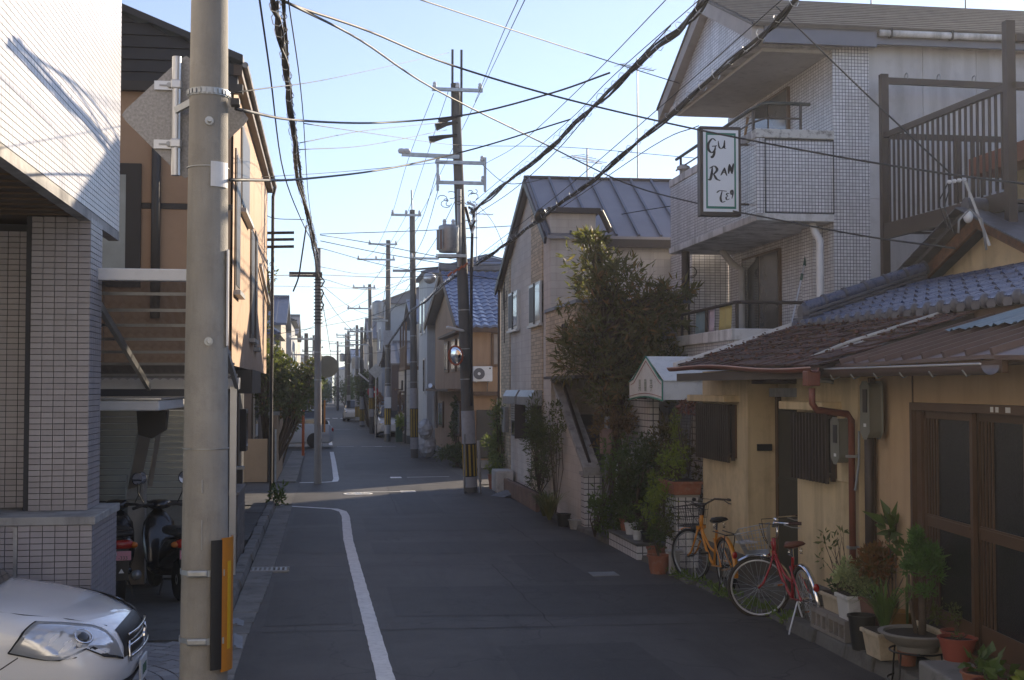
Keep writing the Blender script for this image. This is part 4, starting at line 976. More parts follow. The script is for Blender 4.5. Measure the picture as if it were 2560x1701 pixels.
# near end ridge of same roof (right edge of the view)
for k in range(5):
    x=6.9+k*.275; a=Vector((x,10.6,kz(x)+.17)); b_=Vector((x+.28,10.6,kz(x+.28)+.17))
    MB().tube([a,b_],[.09,.085],12).build('ridge_cap', M['kawara_grey'], kr, smooth=40)
MB().hexa([(6.85,10.48,kz(6.85)),(8.2,10.48,kz(8.2)),(8.2,10.72,kz(8.2)),(6.85,10.72,kz(6.85)),(6.85,10.5,kz(6.85)+.12),(8.2,10.5,kz(8.2)+.12),(8.2,10.7,kz(8.2)+.12),(6.85,10.7,kz(6.85)+.12)]).build('ridge_course', M['kawara_grey'], kr)
MB().ell((6.85,10.6,kz(6.85)+.12),.06,.13,.13).build('ridge_end', M['kawara_grey'], kr, smooth=True)
# upper gable
gb = thing('gable_roof', 'weathered wooden gable end with brown bargeboards rising behind the blue tiles', 'roof', (8,14.6,3.8))
MB().prism([(12.6,3.2),(16.3,3.2),(16.3,3.75),(14.6,4.38),(12.6,3.62)],'x',8.1,12).build('gable_wall', M['yellow_wall'], gb)
for (ya,za,yb,zb,nm) in ((16.5,3.72,14.55,4.46,'bargeboard'),(14.55,4.46,12.5,3.66,'bargeboard')):
    MB().bar((7.86,ya,za-.02),(7.86,yb,zb-.02),.05,.17).build(nm, mat('weathered_board',(.17,.075,.035),.85,var=.5,scale=9,dirt=.5), gb)
    MB().hexa([(7.7,ya,za+.06),(12,ya,za+.06),(12,yb,zb+.06),(7.7,yb,zb+.06),(7.7,ya,za+.12),(12,ya,za+.12),(12,yb,zb+.12),(7.7,yb,zb+.12)]).build('roof_slope', M['kawara_grey'], gb)
    d_=Vector((0,yb-ya,zb-za)); n_=int(d_.length/.24)
    for k in range(n_):
        p=Vector((7.72,ya,za+.13))+d_*(k+.5)/n_; MB().cbox(p,.3,.26,.02,rx=math.atan2(zb-za,yb-ya)+.03).build('verge_tile', M['kawara_grey'], gb, bevel=.008)
MB().box(8.02,8.1,12.9,16.0,3.62,3.72).build('gable_beam', mat('pale_beam',(.32,.25,.17),.85,var=.3), gb)
for k in range(3): MB().box(8.0,8.099,13.2+k*.9,14.0+k*.9,3.35,3.6).build('gable_board', M['wood_brown'], gb)
MB().tube([(7.7,14.55,4.62),(9.5,14.55,4.62)],.1,12).build('ridge_cap', M['kawara_grey'], gb, smooth=40)

# electricity meters
def meter(lab, X, Y, Z, h=.42, par=None):
    t = thing('electricity_meter', lab, 'meter', (X,Y,Z))
    MB().prism([(-.09,-h/2+.06),(-.03,-h/2),(.03,-h/2),(.09,-h/2+.06),(.09,h/2-.04),(.05,h/2),(-.05,h/2),(-.09,h/2-.04)],'x',-.13,0).build('case', mat('meter_case',(.17,.17,.14),.5,var=.15), t, local=True, bevel=.015)
    MB().box(-.137,-.13,-.055,.03,-.02,h/2-.06).build('meter_window', M['black'], t, local=True)
    MB().box(-.134,-.13,-.03,.02,-.15,-.12).build('meter_label', M['white'], t, local=True); return t
meter('grey electricity meter between the right lattice window and the red-brown downpipe', 4.945,11.66,1.90)
meter('larger grey electricity meter under the eave left of the sliding door', 4.98,11.05,2.20,.5)
# ------------------------------------------------------------------ corner apartment with the lettered sign
M['sq_tile'] = brickmat('square_tile', (.72,.71,.73), (.06,.065,.08), .05, .05, .0042, 0., .28, .5, .10, .3, (.28,.27,.27))
M['strip_tile'] = brickmat('strip_tile', (.74,.73,.73), (.07,.07,.08), .1, .05, .004, 0., .22, .5, .10, .4, (.28,.26,.24))
M['panel_grey'] = mat('grey_panel', (.58,.575,.58), .8, var=.12, scale=.8, streak=.35, dirtc=(.22,.215,.21), dirt=.3, bump=.1)
M['slab'] = mat('stained_white_concrete', (.68,.67,.65), .8, var=.15, scale=2, streak=.7, dirtc=(.18,.17,.15), dirt=.35, bump=.15)
M['soffit_grey'] = mat('grey_soffit', (.52,.51,.49), .85, var=.12, dirt=.2)
M['fascia_blue'] = mat('blue_grey_fascia', (.17,.18,.22), .5, .2, var=.12)
M['slate_roof'] = mat('brown_slate_roof', (.13,.115,.10), .7, var=.3, scale=6, rnd=.2)
ap = thing('apartment_building', 'white tiled apartment house with balconies and a gabled slate roof', 'building', (7.5,20,0))
ax = lambda nm,m,*a,**k: MB().box(*a).build(nm, m, k.get('par',ap), bevel=k.get('bev',0))
ax('front_wall', M['strip_tile'], 7.45,7.75,18.001,22.7,3.2,7.45); ax('corner_wall', M['sq_tile'], 7.451,8.02,18.0,18.6,2.5,7.62)
ax('core', M['panel_grey'], 7.76,16,18.06,22.9,0,7.6); ax('far_wall', M['strip_tile'], 7.452,7.76,22.705,23.0,3.2,7.45)
for k in range(7):
    for z0,z1 in ((.2,3.0),(3.01,5.22),(5.23,7.6)):
        ax('wall_panel', M['panel_grey'], 8.03+k*.86,8.03+k*.86+.852,18.02,18.05,z0,z1)
# ground floor and terrace
ax('ground_floor', M['strip_tile'], 5.9,7.75,18.0,22.8,0,3.1); ax('terrace_slab', M['slab'], 5.85,7.6,17.95,22.85,3.1,3.27, bev=.015)
tr_ = MB().tube([(5.95,22.4,3.62),(5.95,18.1,3.66),(6.02,18.03,3.66),(7.0,18.03,3.66)],.026,8).build('terrace_rail', M['dark_brown'], ap, smooth=40)
for x,y in ((5.95,22.3),(5.95,20.9),(5.95,19.5),(5.98,18.08),(6.95,18.03)): MB().box(x-.02,x+.02,y-.02,y+.02,3.27,3.65).build('rail_post', M['dark_brown'], tr_)
# first balcony
ax('balcony_slab', M['slab'], 6.25,7.449,17.97,22.8,4.86,4.97, bev=.01)
ax('balcony_wall', M['strip_tile'], 6.27,6.39,18.0,22.75,4.975,6.08); ax('balcony_front', M['sq_tile'], 6.391,7.45,17.99,18.12,4.975,6.08)
ax('balcony_front_edge', M['sq_tile'], 6.27,6.389,17.988,17.999,4.975,6.08)
ax('balcony_back_wall', M['strip_tile'], 6.391,7.45,22.6,22.75,4.975,6.2)
for x in (6.385,7.44): ax('movement_joint', M['black'], x,x+.012,17.976,17.99,4.98,6.08)
ax('joint_line', M['black'], 6.385,7.45,17.977,17.988,6.06,6.08); ax('joint_line', M['black'], 6.385,7.45,17.976,17.988,4.975,4.99)
ax('coping', mat('flaking_coping',(.56,.55,.52),.85,var=.1,scale=3,dirt=.95,dirtc=(.12,.11,.1)), 6.25,7.46,17.965,18.14,6.085,6.22, bev=.012)
ax('coping', M['slab'], 6.25,6.41,18.145,22.78,6.085,6.22, bev=.012)
br1 = MB().tube([(6.34,22.6,6.58),(6.34,18.5,6.60),(6.42,18.1,6.62),(6.5,18.06,6.62),(7.12,18.06,6.62)],.028,8).build('balcony_rail', mat('dark_green_rail',(.02,.03,.028),.45), ap, smooth=40)
MB().tube([(6.34,22.6,6.38),(6.34,18.5,6.40),(6.44,18.1,6.40),(6.95,18.06,6.40)],.016,6).build('lower_rail', M['dark_brown'], br1)
for x,y in ((6.34,22.3),(6.34,20.4),(6.36,18.4),(6.97,18.06)): MB().box(x-.018,x+.018,y-.018,y+.018,6.22,6.6).build('rail_post', M['dark_brown'], br1)
MB().lathe([(.07,6.22),(.07,6.30),(.12,6.31),(.12,6.36),(.05,6.40)],(6.33,22.1,0),14).build('roof_vent', M['slab'], ap)
# top overhang slab with tiled pediment
ax('top_slab', M['slab'], 6.25,7.6,17.96,22.9,7.45,7.55, bev=.01)
ax('top_soffit', M['soffit_grey'], 6.4,7.44,18.1,22.7,7.40,7.449)
def gz(y): return 8.82-abs(y-20.3)*.45
MB().prism([(18.0,7.555),(22.85,7.555),(22.85,gz(22.85)-.05),(20.3,gz(20.3)-.05),(18.0,gz(18.0)-.05)],'x',6.27,6.5).build('pediment', M['strip_tile'], ap)
ax('pediment_band', M['sq_tile'], 6.501,8.02,17.99,18.2,7.56,7.68); 
for (ya,yb) in ((17.75,20.3),(20.3,23.05)):
    za, zb = gz(ya), gz(yb)
    MB().hexa([(6.12,ya,za-.22),(6.30,ya,za-.22),(6.30,yb,zb-.22),(6.12,yb,zb-.22),(6.12,ya,za+.02),(6.30,ya,za+.02),(6.30,yb,zb+.02),(6.12,yb,zb+.02)]).build('bargeboard', mat('beige_bargeboard',(.36,.32,.29),.6), ap)
ax('fascia', M['fascia_blue'], 6.305,8.03,17.72,17.80,gz(17.75)-.24,gz(17.75)+.02); ax('eave_soffit', M['soffit_grey'], 6.3,16,17.8,18.05,7.66,7.69)
rfA = MB().hexa([(6.10,17.68,gz(17.68)+.02),(16,17.68,gz(17.68)+.02),(16,20.3,8.84),(6.10,20.3,8.84),(6.10,17.68,gz(17.68)+.06),(16,17.68,gz(17.68)+.06),(16,20.3,8.88),(6.10,20.3,8.88)]).build('roof', M['slate_roof'], ap)
MB().hexa([(6.10,20.3,8.84),(16,20.3,8.84),(16,23.1,gz(23.1)+.02),(6.10,23.1,gz(23.1)+.02),(6.10,20.3,8.88),(16,20.3,8.88),(16,23.1,gz(23.1)+.06),(6.10,23.1,gz(23.1)+.06)]).build('roof', M['slate_roof'], ap)
for k in range(14):
    y = 17.66+k*.19; MB().hexa([(6.14,y,gz(y)+.062),(16,y,gz(y)+.062),(16,y+.2,gz(y+.2)+.062),(6.14,y+.2,gz(y+.2)+.062),(6.14,y,gz(y)+.092),(16,y,gz(y)+.092),(16,y+.2,gz(y+.2)+.070),(6.14,y+.2,gz(y+.2)+.070)]).build('slate_course', M['slate_roof'], rfA)
MB().tube([(8.05,17.66,7.62),(16,17.66,7.64)],.05,8).build('gutter', M['slab'], ap, smooth=True)
ax('gutter_fascia', M['fascia_blue'], 8.035,16,17.74,17.80,7.48,7.58)
for k in range(8): ax('gutter_strap', M['dark_trim'], 8.2+k*.95,8.225+k*.95,17.60,17.72,7.56,7.69)
for x in (6.9,9.1,10.8): MB().cyl((x,20.3,8.85),(x,20.3,9.5),.012,n=6).build('roof_rod', M['dark_trim'], ap)
# windows on the recessed wall
for (a,c,z0,z1) in ((19.75,21.5,6.0,7.3),(20.2,22.1,3.3,4.72)):
    w_ = ax('window', M['frame_br'], 7.40,7.46,a,c,z0,z1)
    ax('pane', mat('grey_pane',(.10,.095,.085),.12,spec=.8), 7.392,7.43,a+.05,(a+c)/2-.03,z0+.05,z1-.05, par=w_)
    ax('pane', M['glass'], 7.385,7.43,(a+c)/2+.03,c-.05,z0+.05,z1-.05, par=w_)
ax('back_column', M['strip_tile'], 7.3,7.449,18.45,18.9,3.27,4.86)
MB().tube([(7.2,18.2,4.86),(7.22,18.14,4.7),(7.27,18.1,4.6),(7.27,18.1,3.3)],.058,12).build('downpipe', M['white'], ap, smooth=40)
MB().tube([(7.0,22.0,4.86),(7.15,21.9,4.62),(7.3,21.8,4.5),(7.3,21.8,3.3)],.06,12).build('downpipe', M['soffit_grey'], ap, smooth=40)
MB().tube([(7.4,21.7,7.2),(7.38,21.8,6.9),(7.38,21.95,6.5),(7.38,21.95,6.1)],.025,8).build('ac_hose', mat('tan_hose',(.38,.25,.14),.7), ap, smooth=True)
MB().cyl((6.42,22.3,3.28),(6.42,22.3,4.86),.075,n=14).build('column', M['dark_brown'], ap, smooth=40)
# tiled side volume towards the beige house
ax('side_volume', M['strip_tile'], 6.75,7.45,23.01,24.5,0,5.0); ax('side_ledge', M['slab'], 6.6,6.749,22.9,24.3,3.95,4.05); ax('side_block', M['strip_tile'], 6.62,6.749,22.95,24.2,3.55,3.949)
MB().ring((6.72,22.95,4.55),.1,.007,'y',20,5).ring((6.72,22.94,4.56),.085,.007,'y',20,5).build('wire_coil', M['black'], ap)
# laundry and mop on the terrace
def cloth(nm, lab, c, x, y0, y1, z0, z1):
    b = MB(); n=10; vs=[]
    for i in range(n+1):
        for k in range(5):
            y=y0+(y1-y0)*i/n; z=z0+(z1-z0)*k/4; vs.append((x+.02*math.sin(i*1.3+k*.4),y,z))
    b.add(vs,[(i*5+k,(i+1)*5+k,(i+1)*5+k+1,i*5+k+1) for i in range(n) for k in range(4)])
    o = tag(b.build(nm, mat(nm+'_cloth',c,.9,var=.15), None, smooth=True), lab,'laundry','laundry on the terrace rail')
    s_=o.modifiers.new('s','SOLIDIFY'); s_.thickness=.006
cloth('towel','blue-grey towel over the terrace rail',(.22,.32,.36),5.99,19.75,20.25,3.28,3.64)
cloth('towel','white towel with purple print over the terrace rail',(.5,.42,.48),5.99,19.25,19.7,3.28,3.64)
cloth('towel','yellow towel over the terrace rail',(.5,.42,.16),5.99,18.4,19.0,3.28,3.64)
mop = thing('mop', 'green and silver mop leaning by the terrace window', 'mop', (7.0,18.6,3.27))
MB().cyl((6.95,18.5,3.28),(7.28,18.75,4.3),.012,n=8).build('handle', M['alu'], mop); MB().cyl((7.2,18.69,4.05),(7.23,18.72,4.15),.022,n=8).cyl((7.28,18.75,4.28),(7.33,18.79,4.45),.025,n=8).build('grip', mat('mop_green',(.03,.09,.07),.6), mop)
# lettered sign
sg2 = thing('hanging_sign', 'white signboard with green border lettered GU RAN TEI on the balcony', 'sign', (5.82,18.35,5.62))
MB().box(5.50,6.13,18.30,18.46,4.96,6.30).build('sign_case', M['dark_brown'], sg2, bevel=.01)
MB().box(5.545,6.085,18.288,18.2995,5.02,6.245).build('sign_face', mat('sign_white',(.78,.8,.82),.35,var=.03), sg2)
M['sign_green'] = mat('sign_green',(.01,.17,.11),.4,var=.05)
for a in ((5.585,6.045,6.165,6.20),(5.585,6.045,5.065,5.10),(5.585,5.61,5.10,6.165),(6.02,6.045,5.10,6.165)):
    MB().box(a[0],a[1],18.284,18.2875,a[2],a[3]).build('green_border', M['sign_green'], sg2)
ink = mat('sign_ink',(.015,.015,.017),.5)
GL = dict(G=[[(.85,.85),(.5,1),(.1,.65),(.08,.25),(.42,.0),(.74,.2),(.8,.47)],[(.45,.45),(.95,.5)],[(.76,.35),(.66,-.1),(.45,-.35),(.35,-.25)]],U=[[(0,.9),(.08,.25),(.35,0),(.68,.3),(.78,1)],[(.78,1),(.74,.15),(.95,.02)]],R=[[(.32,1),(.26,.5),(.1,.05),(-.1,.08)],[(.05,.88),(.5,1.05),(.78,.8),(.5,.5),(.28,.48)],[(.42,.5),(.72,.12),(1.08,.0)]],
  A=[[(-.1,.02),(.2,.45),(.5,1)],[(.5,1),(.62,.5),(.85,0)],[(.15,.38),(.7,.42)]],N=[[(.0,0),(.1,.5),(.2,1)],[(.2,1),(.45,.5),(.68,0)],[(.68,0),(.8,.6),(.98,1.08)]],T=[[(-.1,.8),(.25,1.0),(1,.96)],[(.5,.97),(.33,.35),(.48,.0),(.85,.08)]],E=[[(.85,.9),(.45,1),(.2,.78),(.55,.56)],[(.55,.56),(.1,.36),(.3,.0),(.9,.16)]],I=[[(.7,.62),(.3,.5),(.2,.85),(.6,1),(.75,.6),(.45,0)]])
def glyph(ch,x0,x1,z0,z1,th=.085):
    b=MB(); w,h=x1-x0,z1-z0
    for st in GL[ch]:
        P_=[Vector((x0+p[0]*w,0,z0+p[1]*h)) for p in st]; out=[]; n=len(P_)
        for i in range(n-1):
            p0=P_[i-1] if i>0 else P_[0]*2-P_[1]; p1=P_[i]; p2=P_[i+1]; p3=P_[i+2] if i+2<n else P_[-1]*2-P_[-2]
            for k in range(6):
                t=k/6; out.append(.5*((2*p1)+(p2-p0)*t+(2*p0-5*p1+4*p2-p3)*t*t+(3*p1-p0-3*p2+p3)*t**3))
        out.append(P_[-1]); m=len(out); vs=[]
        for i,p in enumerate(out):
            d=U(out[min(i+1,m-1)]-out[max(i-1,0)]); nn=Vector((-d.z,0,d.x)); q=h*th*(.35+.9*abs(d.z)**1.5*math.sin(math.pi*(i+.6)/(m+.2)))
            for s_ in (-1,1):
                for yy in (18.283,18.2878): vs.append((p.x+nn.x*q*s_,yy,p.z+nn.z*q*s_))
        fs=[]
        for i in range(m-1):
            a=4*i; fs+=[(a,a+2,a+6,a+4),(a,a+4,a+5,a+1),(a+2,a+3,a+7,a+6)]
        b.add(vs,fs)
    return b
for body,x0,x1,z0,z1 in (('G',5.61,5.76,5.90,6.11),('U',5.775,5.90,5.965,6.09),('R',5.63,5.79,5.485,5.69),('A',5.82,5.92,5.56,5.68),('N',5.93,6.01,5.59,5.735),('T',5.76,5.90,5.165,5.335),('E',5.885,5.95,5.20,5.30),('I',5.955,6.01,5.22,5.345)):
    glyph(body,x0,x1,z0,z1,.08 if z1-z0>.15 else .1).build('sign_letter', ink, sg2)
for z in (5.15,6.05): MB().bar((6.12,18.38,z),(6.28,18.38,z),.03,.03).build('sign_bracket', M['dark_brown'], sg2)
# awning
M['canvas'] = mat('white_canvas',(.76,.77,.74),.8,var=.1,dirt=.25,dirtc=(.35,.36,.33)); M['canvas_green']=mat('green_piping',(.05,.25,.17),.7)
aw = thing('awning', 'white gabled canvas awning with green trim and three painted characters', 'awning', (5,18.5,2.2))
P5=[(17.52,2.24),(17.52,2.50),(17.68,2.53),(18.45,2.86),(19.25,2.52),(19.5,2.49),(19.5,2.24)]
fr = [(17.52,2.21)]+[(17.52+1.98*i/8,2.24+.05*math.sin(math.pi*i/8)) for i in range(1,8)]+[(19.5,2.21)]+P5[::-1][1:-1]
MB().prism(fr,'x',4.70,4.712).build('front_panel', M['canvas'], aw)
MB().hexa([(4.712,17.52,2.235),(6.0,17.52,2.235),(6.0,17.535,2.235),(4.712,17.535,2.235),(4.712,17.52,2.5),(6.0,17.52,2.5),(6.0,17.535,2.5),(4.712,17.535,2.5)]).build('side_panel', M['canvas'], aw)
MB().hexa([(4.712,17.5,2.5),(6.0,17.5,2.5),(6.0,18.45,2.86),(4.712,18.45,2.86),(4.712,17.5,2.512),(6.0,17.5,2.512),(6.0,18.45,2.872),(4.712,18.45,2.872)]).build('roof_canvas', M['canvas'], aw)
MB().hexa([(4.712,18.45,2.86),(6.0,18.45,2.86),(6.0,19.5,2.5),(4.712,19.5,2.5),(4.712,18.45,2.872),(6.0,18.45,2.872),(6.0,19.5,2.512),(4.712,19.5,2.512)]).build('roof_canvas', M['canvas'], aw)
MB().tube([(4.695,17.51,2.22),(4.695,17.51,2.5),(4.695,17.68,2.54),(4.695,18.45,2.87),(4.695,19.25,2.54),(4.695,19.5,2.5)],.011,6).build('green_piping', M['canvas_green'], aw)
MB().tube([(4.695,17.52+1.98*i/8,2.225+.05*math.sin(math.pi*i/8)) for i in range(9)],.012,6).build('green_hem', M['canvas_green'], aw)
MB().tube([(4.695,17.56+1.9*i/8,2.275+.05*math.sin(math.pi*i/8)) for i in range(9)],.005,4).tube([(4.695,17.6,2.46),(4.695,17.7,2.49),(4.695,18.45,2.8),(4.695,19.2,2.48),(4.695,19.4,2.45)],.005,4).build('red_line', mat('dull_red',(.35,.12,.1),.7), aw)
for k,ch in enumerate('具蘭亭'):
    text_mesh('painted_character', ch, .2, mat('sage_ink',(.3,.34,.28),.8), aw, Matrix.Translation((4.694,18.82-k*.34,2.37)) @ Matrix.Rotation(-math.pi/2,4,'Z') @ FRONT, .001, sx=.8)
for y in (17.6,19.4): MB().cyl((4.8,y,2.25),(6.0,y,2.25),.015,n=6).build('awning_rod', M['dark_trim'], aw)

# ------------------------------------------------------------------ brown steel drying deck
dk = thing('drying_deck', 'brown steel drying deck with slatted railing above the tiled roofs', 'deck', (8.5,16,4.5))
X = 8.0; dbx = lambda nm,*a: MB().box(*a).build(nm, M['deck'], dk)
M['deck'] = mat('brown_steel',(.05,.034,.028),.5,.2,var=.2,dirt=.2)
dbx('post', X-.055,X+.055,17.4,17.5,3.2,6.95); dbx('post', X-.055,X+.055,13.97,14.08,4.3,6.75); dbx('post', 9.6,9.7,13.95,14.05,4.3,6.6)
MB().bar((X,17.45,6.86),(10.2,17.45,6.84),.07,.09).build('top_beam', M['deck'], dk); MB().bar((X,17.4,6.05),(X,14.1,5.98),.06,.08).build('hand_rail', M['deck'], dk)
MB().bar((X,17.5,4.66),(X,14.05,4.62),.08,.22).build('edge_beam', M['deck'], dk)
for k in range(22):
    y = 17.28-k*.147; dbx('slat', X-.014,X+.014,y-.014,y+.014,4.77,6.01)
for k in range(9): MB().bar((X+.05,17.2-k*.38,4.62),(10,17.2-k*.38,4.62),.08,.03).build('floor_board', M['deck'], dk)
MB().bar((X+.05,17.45,6.05),(10,17.45,6.05),.06,.08).build('back_rail', M['deck'], dk)
for k in range(7,15): dbx('slat', 8.12+k*.124,8.15+k*.124,17.43,17.46,4.77,6.01)
MB().bar((X,14.0,5.98),(10,14.0,5.98),.06,.08).build('side_rail', M['deck'], dk)
for x in (8.35,8.85,9.4): MB().ring((x,17.45,6.93),.05,.009,'x',14,5).build('pole_hook', M['grey_metal'], dk)
MB().bar((X+.07,14.0,6.55),(11,14.0,6.55),.07,.08).build('top_beam', M['deck'], dk)
# red-roofed house corner seen past the deck
rh = thing('red_trim_house', 'cream house with a red-brown fascia behind the steel deck', 'house', (10,15.5,0))
MB().box(9.3,14,12.5,16.4,0,5.5).build('wall', mat('cream_wall',(.45,.38,.24),.85,dirt=.2), rh)
MB().hexa([(8.9,12.3,5.35),(14,12.3,5.35),(14,16.7,5.35),(8.9,16.7,5.35),(8.9,12.3,5.6),(14,12.3,5.6),(14,14.5,6.5),(8.9,16.7,5.6)]).build('fascia', mat('red_fascia',(.26,.09,.05),.6), rh)
for k in range(12): MB().box(9.28,9.3,12.6+k*.15,12.74+k*.15,3.5,5.3).build('siding_board', mat('cream_board',(.4,.33,.2),.8), rh)
# ------------------------------------------------------------------ beige brick-faced house
M['beige_brick'] = brickmat('beige_brick', (.60,.50,.36), (.33,.29,.23), .21, .075, .006, .5, .85, .6, .22, .2, (.3,.25,.2), big=.2, spec=.2)
M['pale_block'] = brickmat('pale_block', (.66,.62,.56), (.56,.51,.47), .45, .15, .005, .5, .85, .5, .06, .25, (.36,.31,.28), big=.3, spec=.2)
M['seam_roof'] = mat('grey_seam_roof', (.27,.26,.28), .45, .3, var=.12)
M['seam_dark'] = mat('roof_trim_dark', (.045,.035,.035), .5)
be = thing('beige_house', 'beige brick-faced house with a grey standing-seam roof, beside the evergreen tree', 'house', (4.5,28,0))
ex = lambda nm,m,*a,**k: MB().box(*a).build(nm, m, k.get('par',be), bevel=k.get('bev',0))
Xb = 4.35
def bz(y): return 6.85-(27.05-y)*.59 if y < 27.05 else 6.85-(y-27.05)*.43
MB().prism([(24.62,.2),(31.6,.2),(31.6,bz(31.6)-.03),(27.05,6.80),(24.62,bz(24.62)-.05)],'x',Xb+.02,9).build('wall_core', M['pale_block'], be)
MB().prism([(30.1,.2),(31.62,.2),(31.62,bz(31.62)-.06),(30.1,bz(30.1)-.06)],'x',Xb-.01,Xb+.018).build('brick_strip', M['beige_brick'], be)
MB().prism([(25.5,.2),(26.9,.2),(26.9,bz(26.9)-.09),(25.5,bz(25.5)-.06)],'x',Xb-.01,Xb+.018).build('brick_strip', M['beige_brick'], be)
ex('base_course', M['concrete_dark'], Xb-.03,Xb+.3,24.6,31.65,0,.2)
ex('stair_tower', M['pale_block'], Xb+.001,5.25,24.55,25.3,3.9,5.82); ex('tower_cap', M['seam_dark'], Xb-.08,5.32,24.4,25.6,5.82,5.92)
MB().tube([(5.32,24.42,5.86),(5.4,24.42,5.7),(5.52,24.42,5.45)],.06,8).build('cap_bracket', M['seam_dark'], be)
# roof
rfb = MB().hexa([(Xb-.12,24.45,bz(24.45)),(9,24.45,bz(24.45)),(9,27.05,6.87),(Xb-.12,27.05,6.87),(Xb-.12,24.45,bz(24.45)+.06),(9,24.45,bz(24.45)+.06),(9,27.05,6.93),(Xb-.12,27.05,6.93)]).build('roof', M['seam_roof'], be)
MB().hexa([(Xb-.12,27.05,6.87),(9,27.05,6.87),(9,31.75,bz(31.75)),(Xb-.12,31.75,bz(31.75)),(Xb-.12,27.05,6.93),(9,27.05,6.93),(9,31.75,bz(31.75)+.06),(Xb-.12,31.75,bz(31.75)+.06)]).build('roof', M['seam_roof'], be)
for k in range(11): MB().bar((Xb-.05+k*.45,24.45,bz(24.45)+.085),(Xb-.05+k*.45,27.05,6.955),.045,.05).build('seam', M['fascia_blue'], rfb)
MB().bar((Xb-.14,27.05,6.93),(9,27.05,6.93),.12,.07).build('ridge_cap', M['seam_dark'], be)
for a,c in ((24.4,27.05),(27.05,31.78)): MB().bar((Xb-.13,a,bz(a)-.02),(Xb-.13,c,bz(c)-.02),.05,.14).build('verge', M['seam_dark'], be)
ex('eave_fascia', M['seam_dark'], 5.4,9,24.38,24.46,bz(24.45)-.16,bz(24.45)+.0)
MB().tube([(Xb-.04,31.7,5.0),(Xb-.04,31.7,.1)],.04,8).build('downpipe', M['seam_dark'], be)
# balcony block
ex('balcony', M['beige_brick'], 4.25,6.2,21.4,24.54,2.62,3.86); ex('balcony_cap', M['fascia_blue'], 4.22,6.25,21.36,24.56,3.86,3.92); ex('balcony_foot', M['seam_dark'], 4.2,6.2,21.36,24.54,2.57,2.62)
ex('porch_wall', M['pale_block'], 5.4,6.2,21.6,24.5,0,2.57); ex('glazed_screen', M['concrete_light'], 4.6,6,21.38,21.40,3.2,3.5)
for k in range(3): MB().bar((4.235,22.6-k*.15,3.25),(4.235,22.6-k*.15,3.55),.02,.05).build('house_name_mark', M['dark_brown'], be)
MB().bar((4.235,22.75,3.52),(4.235,22.2,3.52),.02,.05).build('house_name_mark', M['dark_brown'], be)
# upper windows
for (a,c,z0,z1) in ((28.62,30.05,3.75,4.63),(25.5,26.95,3.72,4.58)):
    w_ = ex('window', M['alu'], Xb-.05,Xb+.03,a,c,z0,z1)
    ex('pane', mat('dark_screen',(.03,.03,.032),.5), Xb-.055,Xb-.02,(a+c)/2,c-.06,z0+.06,z1-.06, par=w_); ex('pane', mat('sky_pane',(.30,.34,.36),.05,spec=.9), Xb-.056,Xb-.02,a+.06,(a+c)/2-.02,z0+.06,z1-.06, par=w_)
    ex('mullion', M['black'], Xb-.07,Xb-.056,(a+c)/2-.05,(a+c)/2+.05,z0,z1, par=w_); ex('sill', M['alu'], Xb-.09,Xb,a-.04,c+.04,z0-.05,z0, par=w_)
for (a,c) in ((27.75,29.6),(25.55,27.4)):
    w_ = ex('shuttered_window', M['seam_dark'], Xb-.04,Xb+.03,a,c,1.3,2.05)
    MB().prism([(Xb+.0,2.05),(Xb-.24,2.05),(Xb-.24,2.22),(Xb-.16,2.36),(Xb+.0,2.36)],'y',a-.05,c+.03).build('shutter_box', M['grey_metal'], w_)
    ex('side_fin', M['seam_dark'], Xb-.24,Xb-.04,a-.05,a-.02,1.3,2.05, par=w_)
    for k in range(7): ex('shutter_slat', M['alu'], Xb-.06,Xb-.041,a+.05,c-.05,1.66+k*.055,1.70+k*.055, par=w_)
    ex('pane', M['glass'], Xb-.045,Xb-.035,a+.06,c-.06,1.34,1.62, par=w_)
ex('letter_box', M['concrete_light'], Xb-.12,Xb-.02,30.2,30.7,1.35,1.95)
ex('meter_pipe', M['black'], Xb-.03,Xb-.012,30.9,30.93,3.5,5.0)
for k,z in enumerate((4.55,4.4)): MB().tube([(Xb-.03,31.0,z+.3),(Xb-.06,30.8,z-.1),(Xb-.05,30.4,z-.05),(Xb-.03,30.5,z+.2)],.008,5).build('drop_wire', M['cable'], be)
# low bed wall in front
bd_ = thing('planting_bed', 'low brown retaining wall of the planting bed before the beige house', 'wall', (4.15,27,0))
for k in range(6): MB().box(4.06,4.16,24.6+k*.75,24.6+k*.75+.74,0,.34).build('wall_block', mat('brown_block',(.19,.12,.085),.9,var=.3,dirt=.4), bd_, bevel=.008)
MB().box(4.16,4.33,24.6,29.1,0,.28).build('soil', M['soil'], bd_)
# outside stair with tiled pillar
M['grid_tile'] = brickmat('large_grid_tile', (.68,.66,.65), (.05,.05,.06), .1, .1, .007, 0., .3, .5, .05, .2, (.3,.28,.27))
stt = thing('outside_stair', 'outside stair with a white sloping parapet and a white tiled gate pillar', 'stair', (4.5,22,0))
MB().box(4.33,4.62,21.2,21.5,0,.93).build('pillar', M['grid_tile'], stt); MB().box(4.30,4.65,21.17,21.53,.932,.985).build('pillar_cap', M['concrete_light'], stt)
MB().prism([(21.5,0),(24.3,0),(24.3,2.3),(23.9,2.3),(21.5,.93)],'x',4.40,4.58).build('side_wall', M['pale_block'], stt)
MB().hexa([(4.33,21.3,.985),(4.62,21.3,.985),(4.62,24.2,2.42),(4.33,24.2,2.42),(4.33,21.3,1.06),(4.62,21.3,1.06),(4.62,24.2,2.52),(4.33,24.2,2.52)]).build('parapet_cap', M['concrete_light'], stt)
MB().bar((4.47,21.45,1.12),(4.47,24.1,2.62),.05,.05).build('handrail', M['dark_brown'], stt)
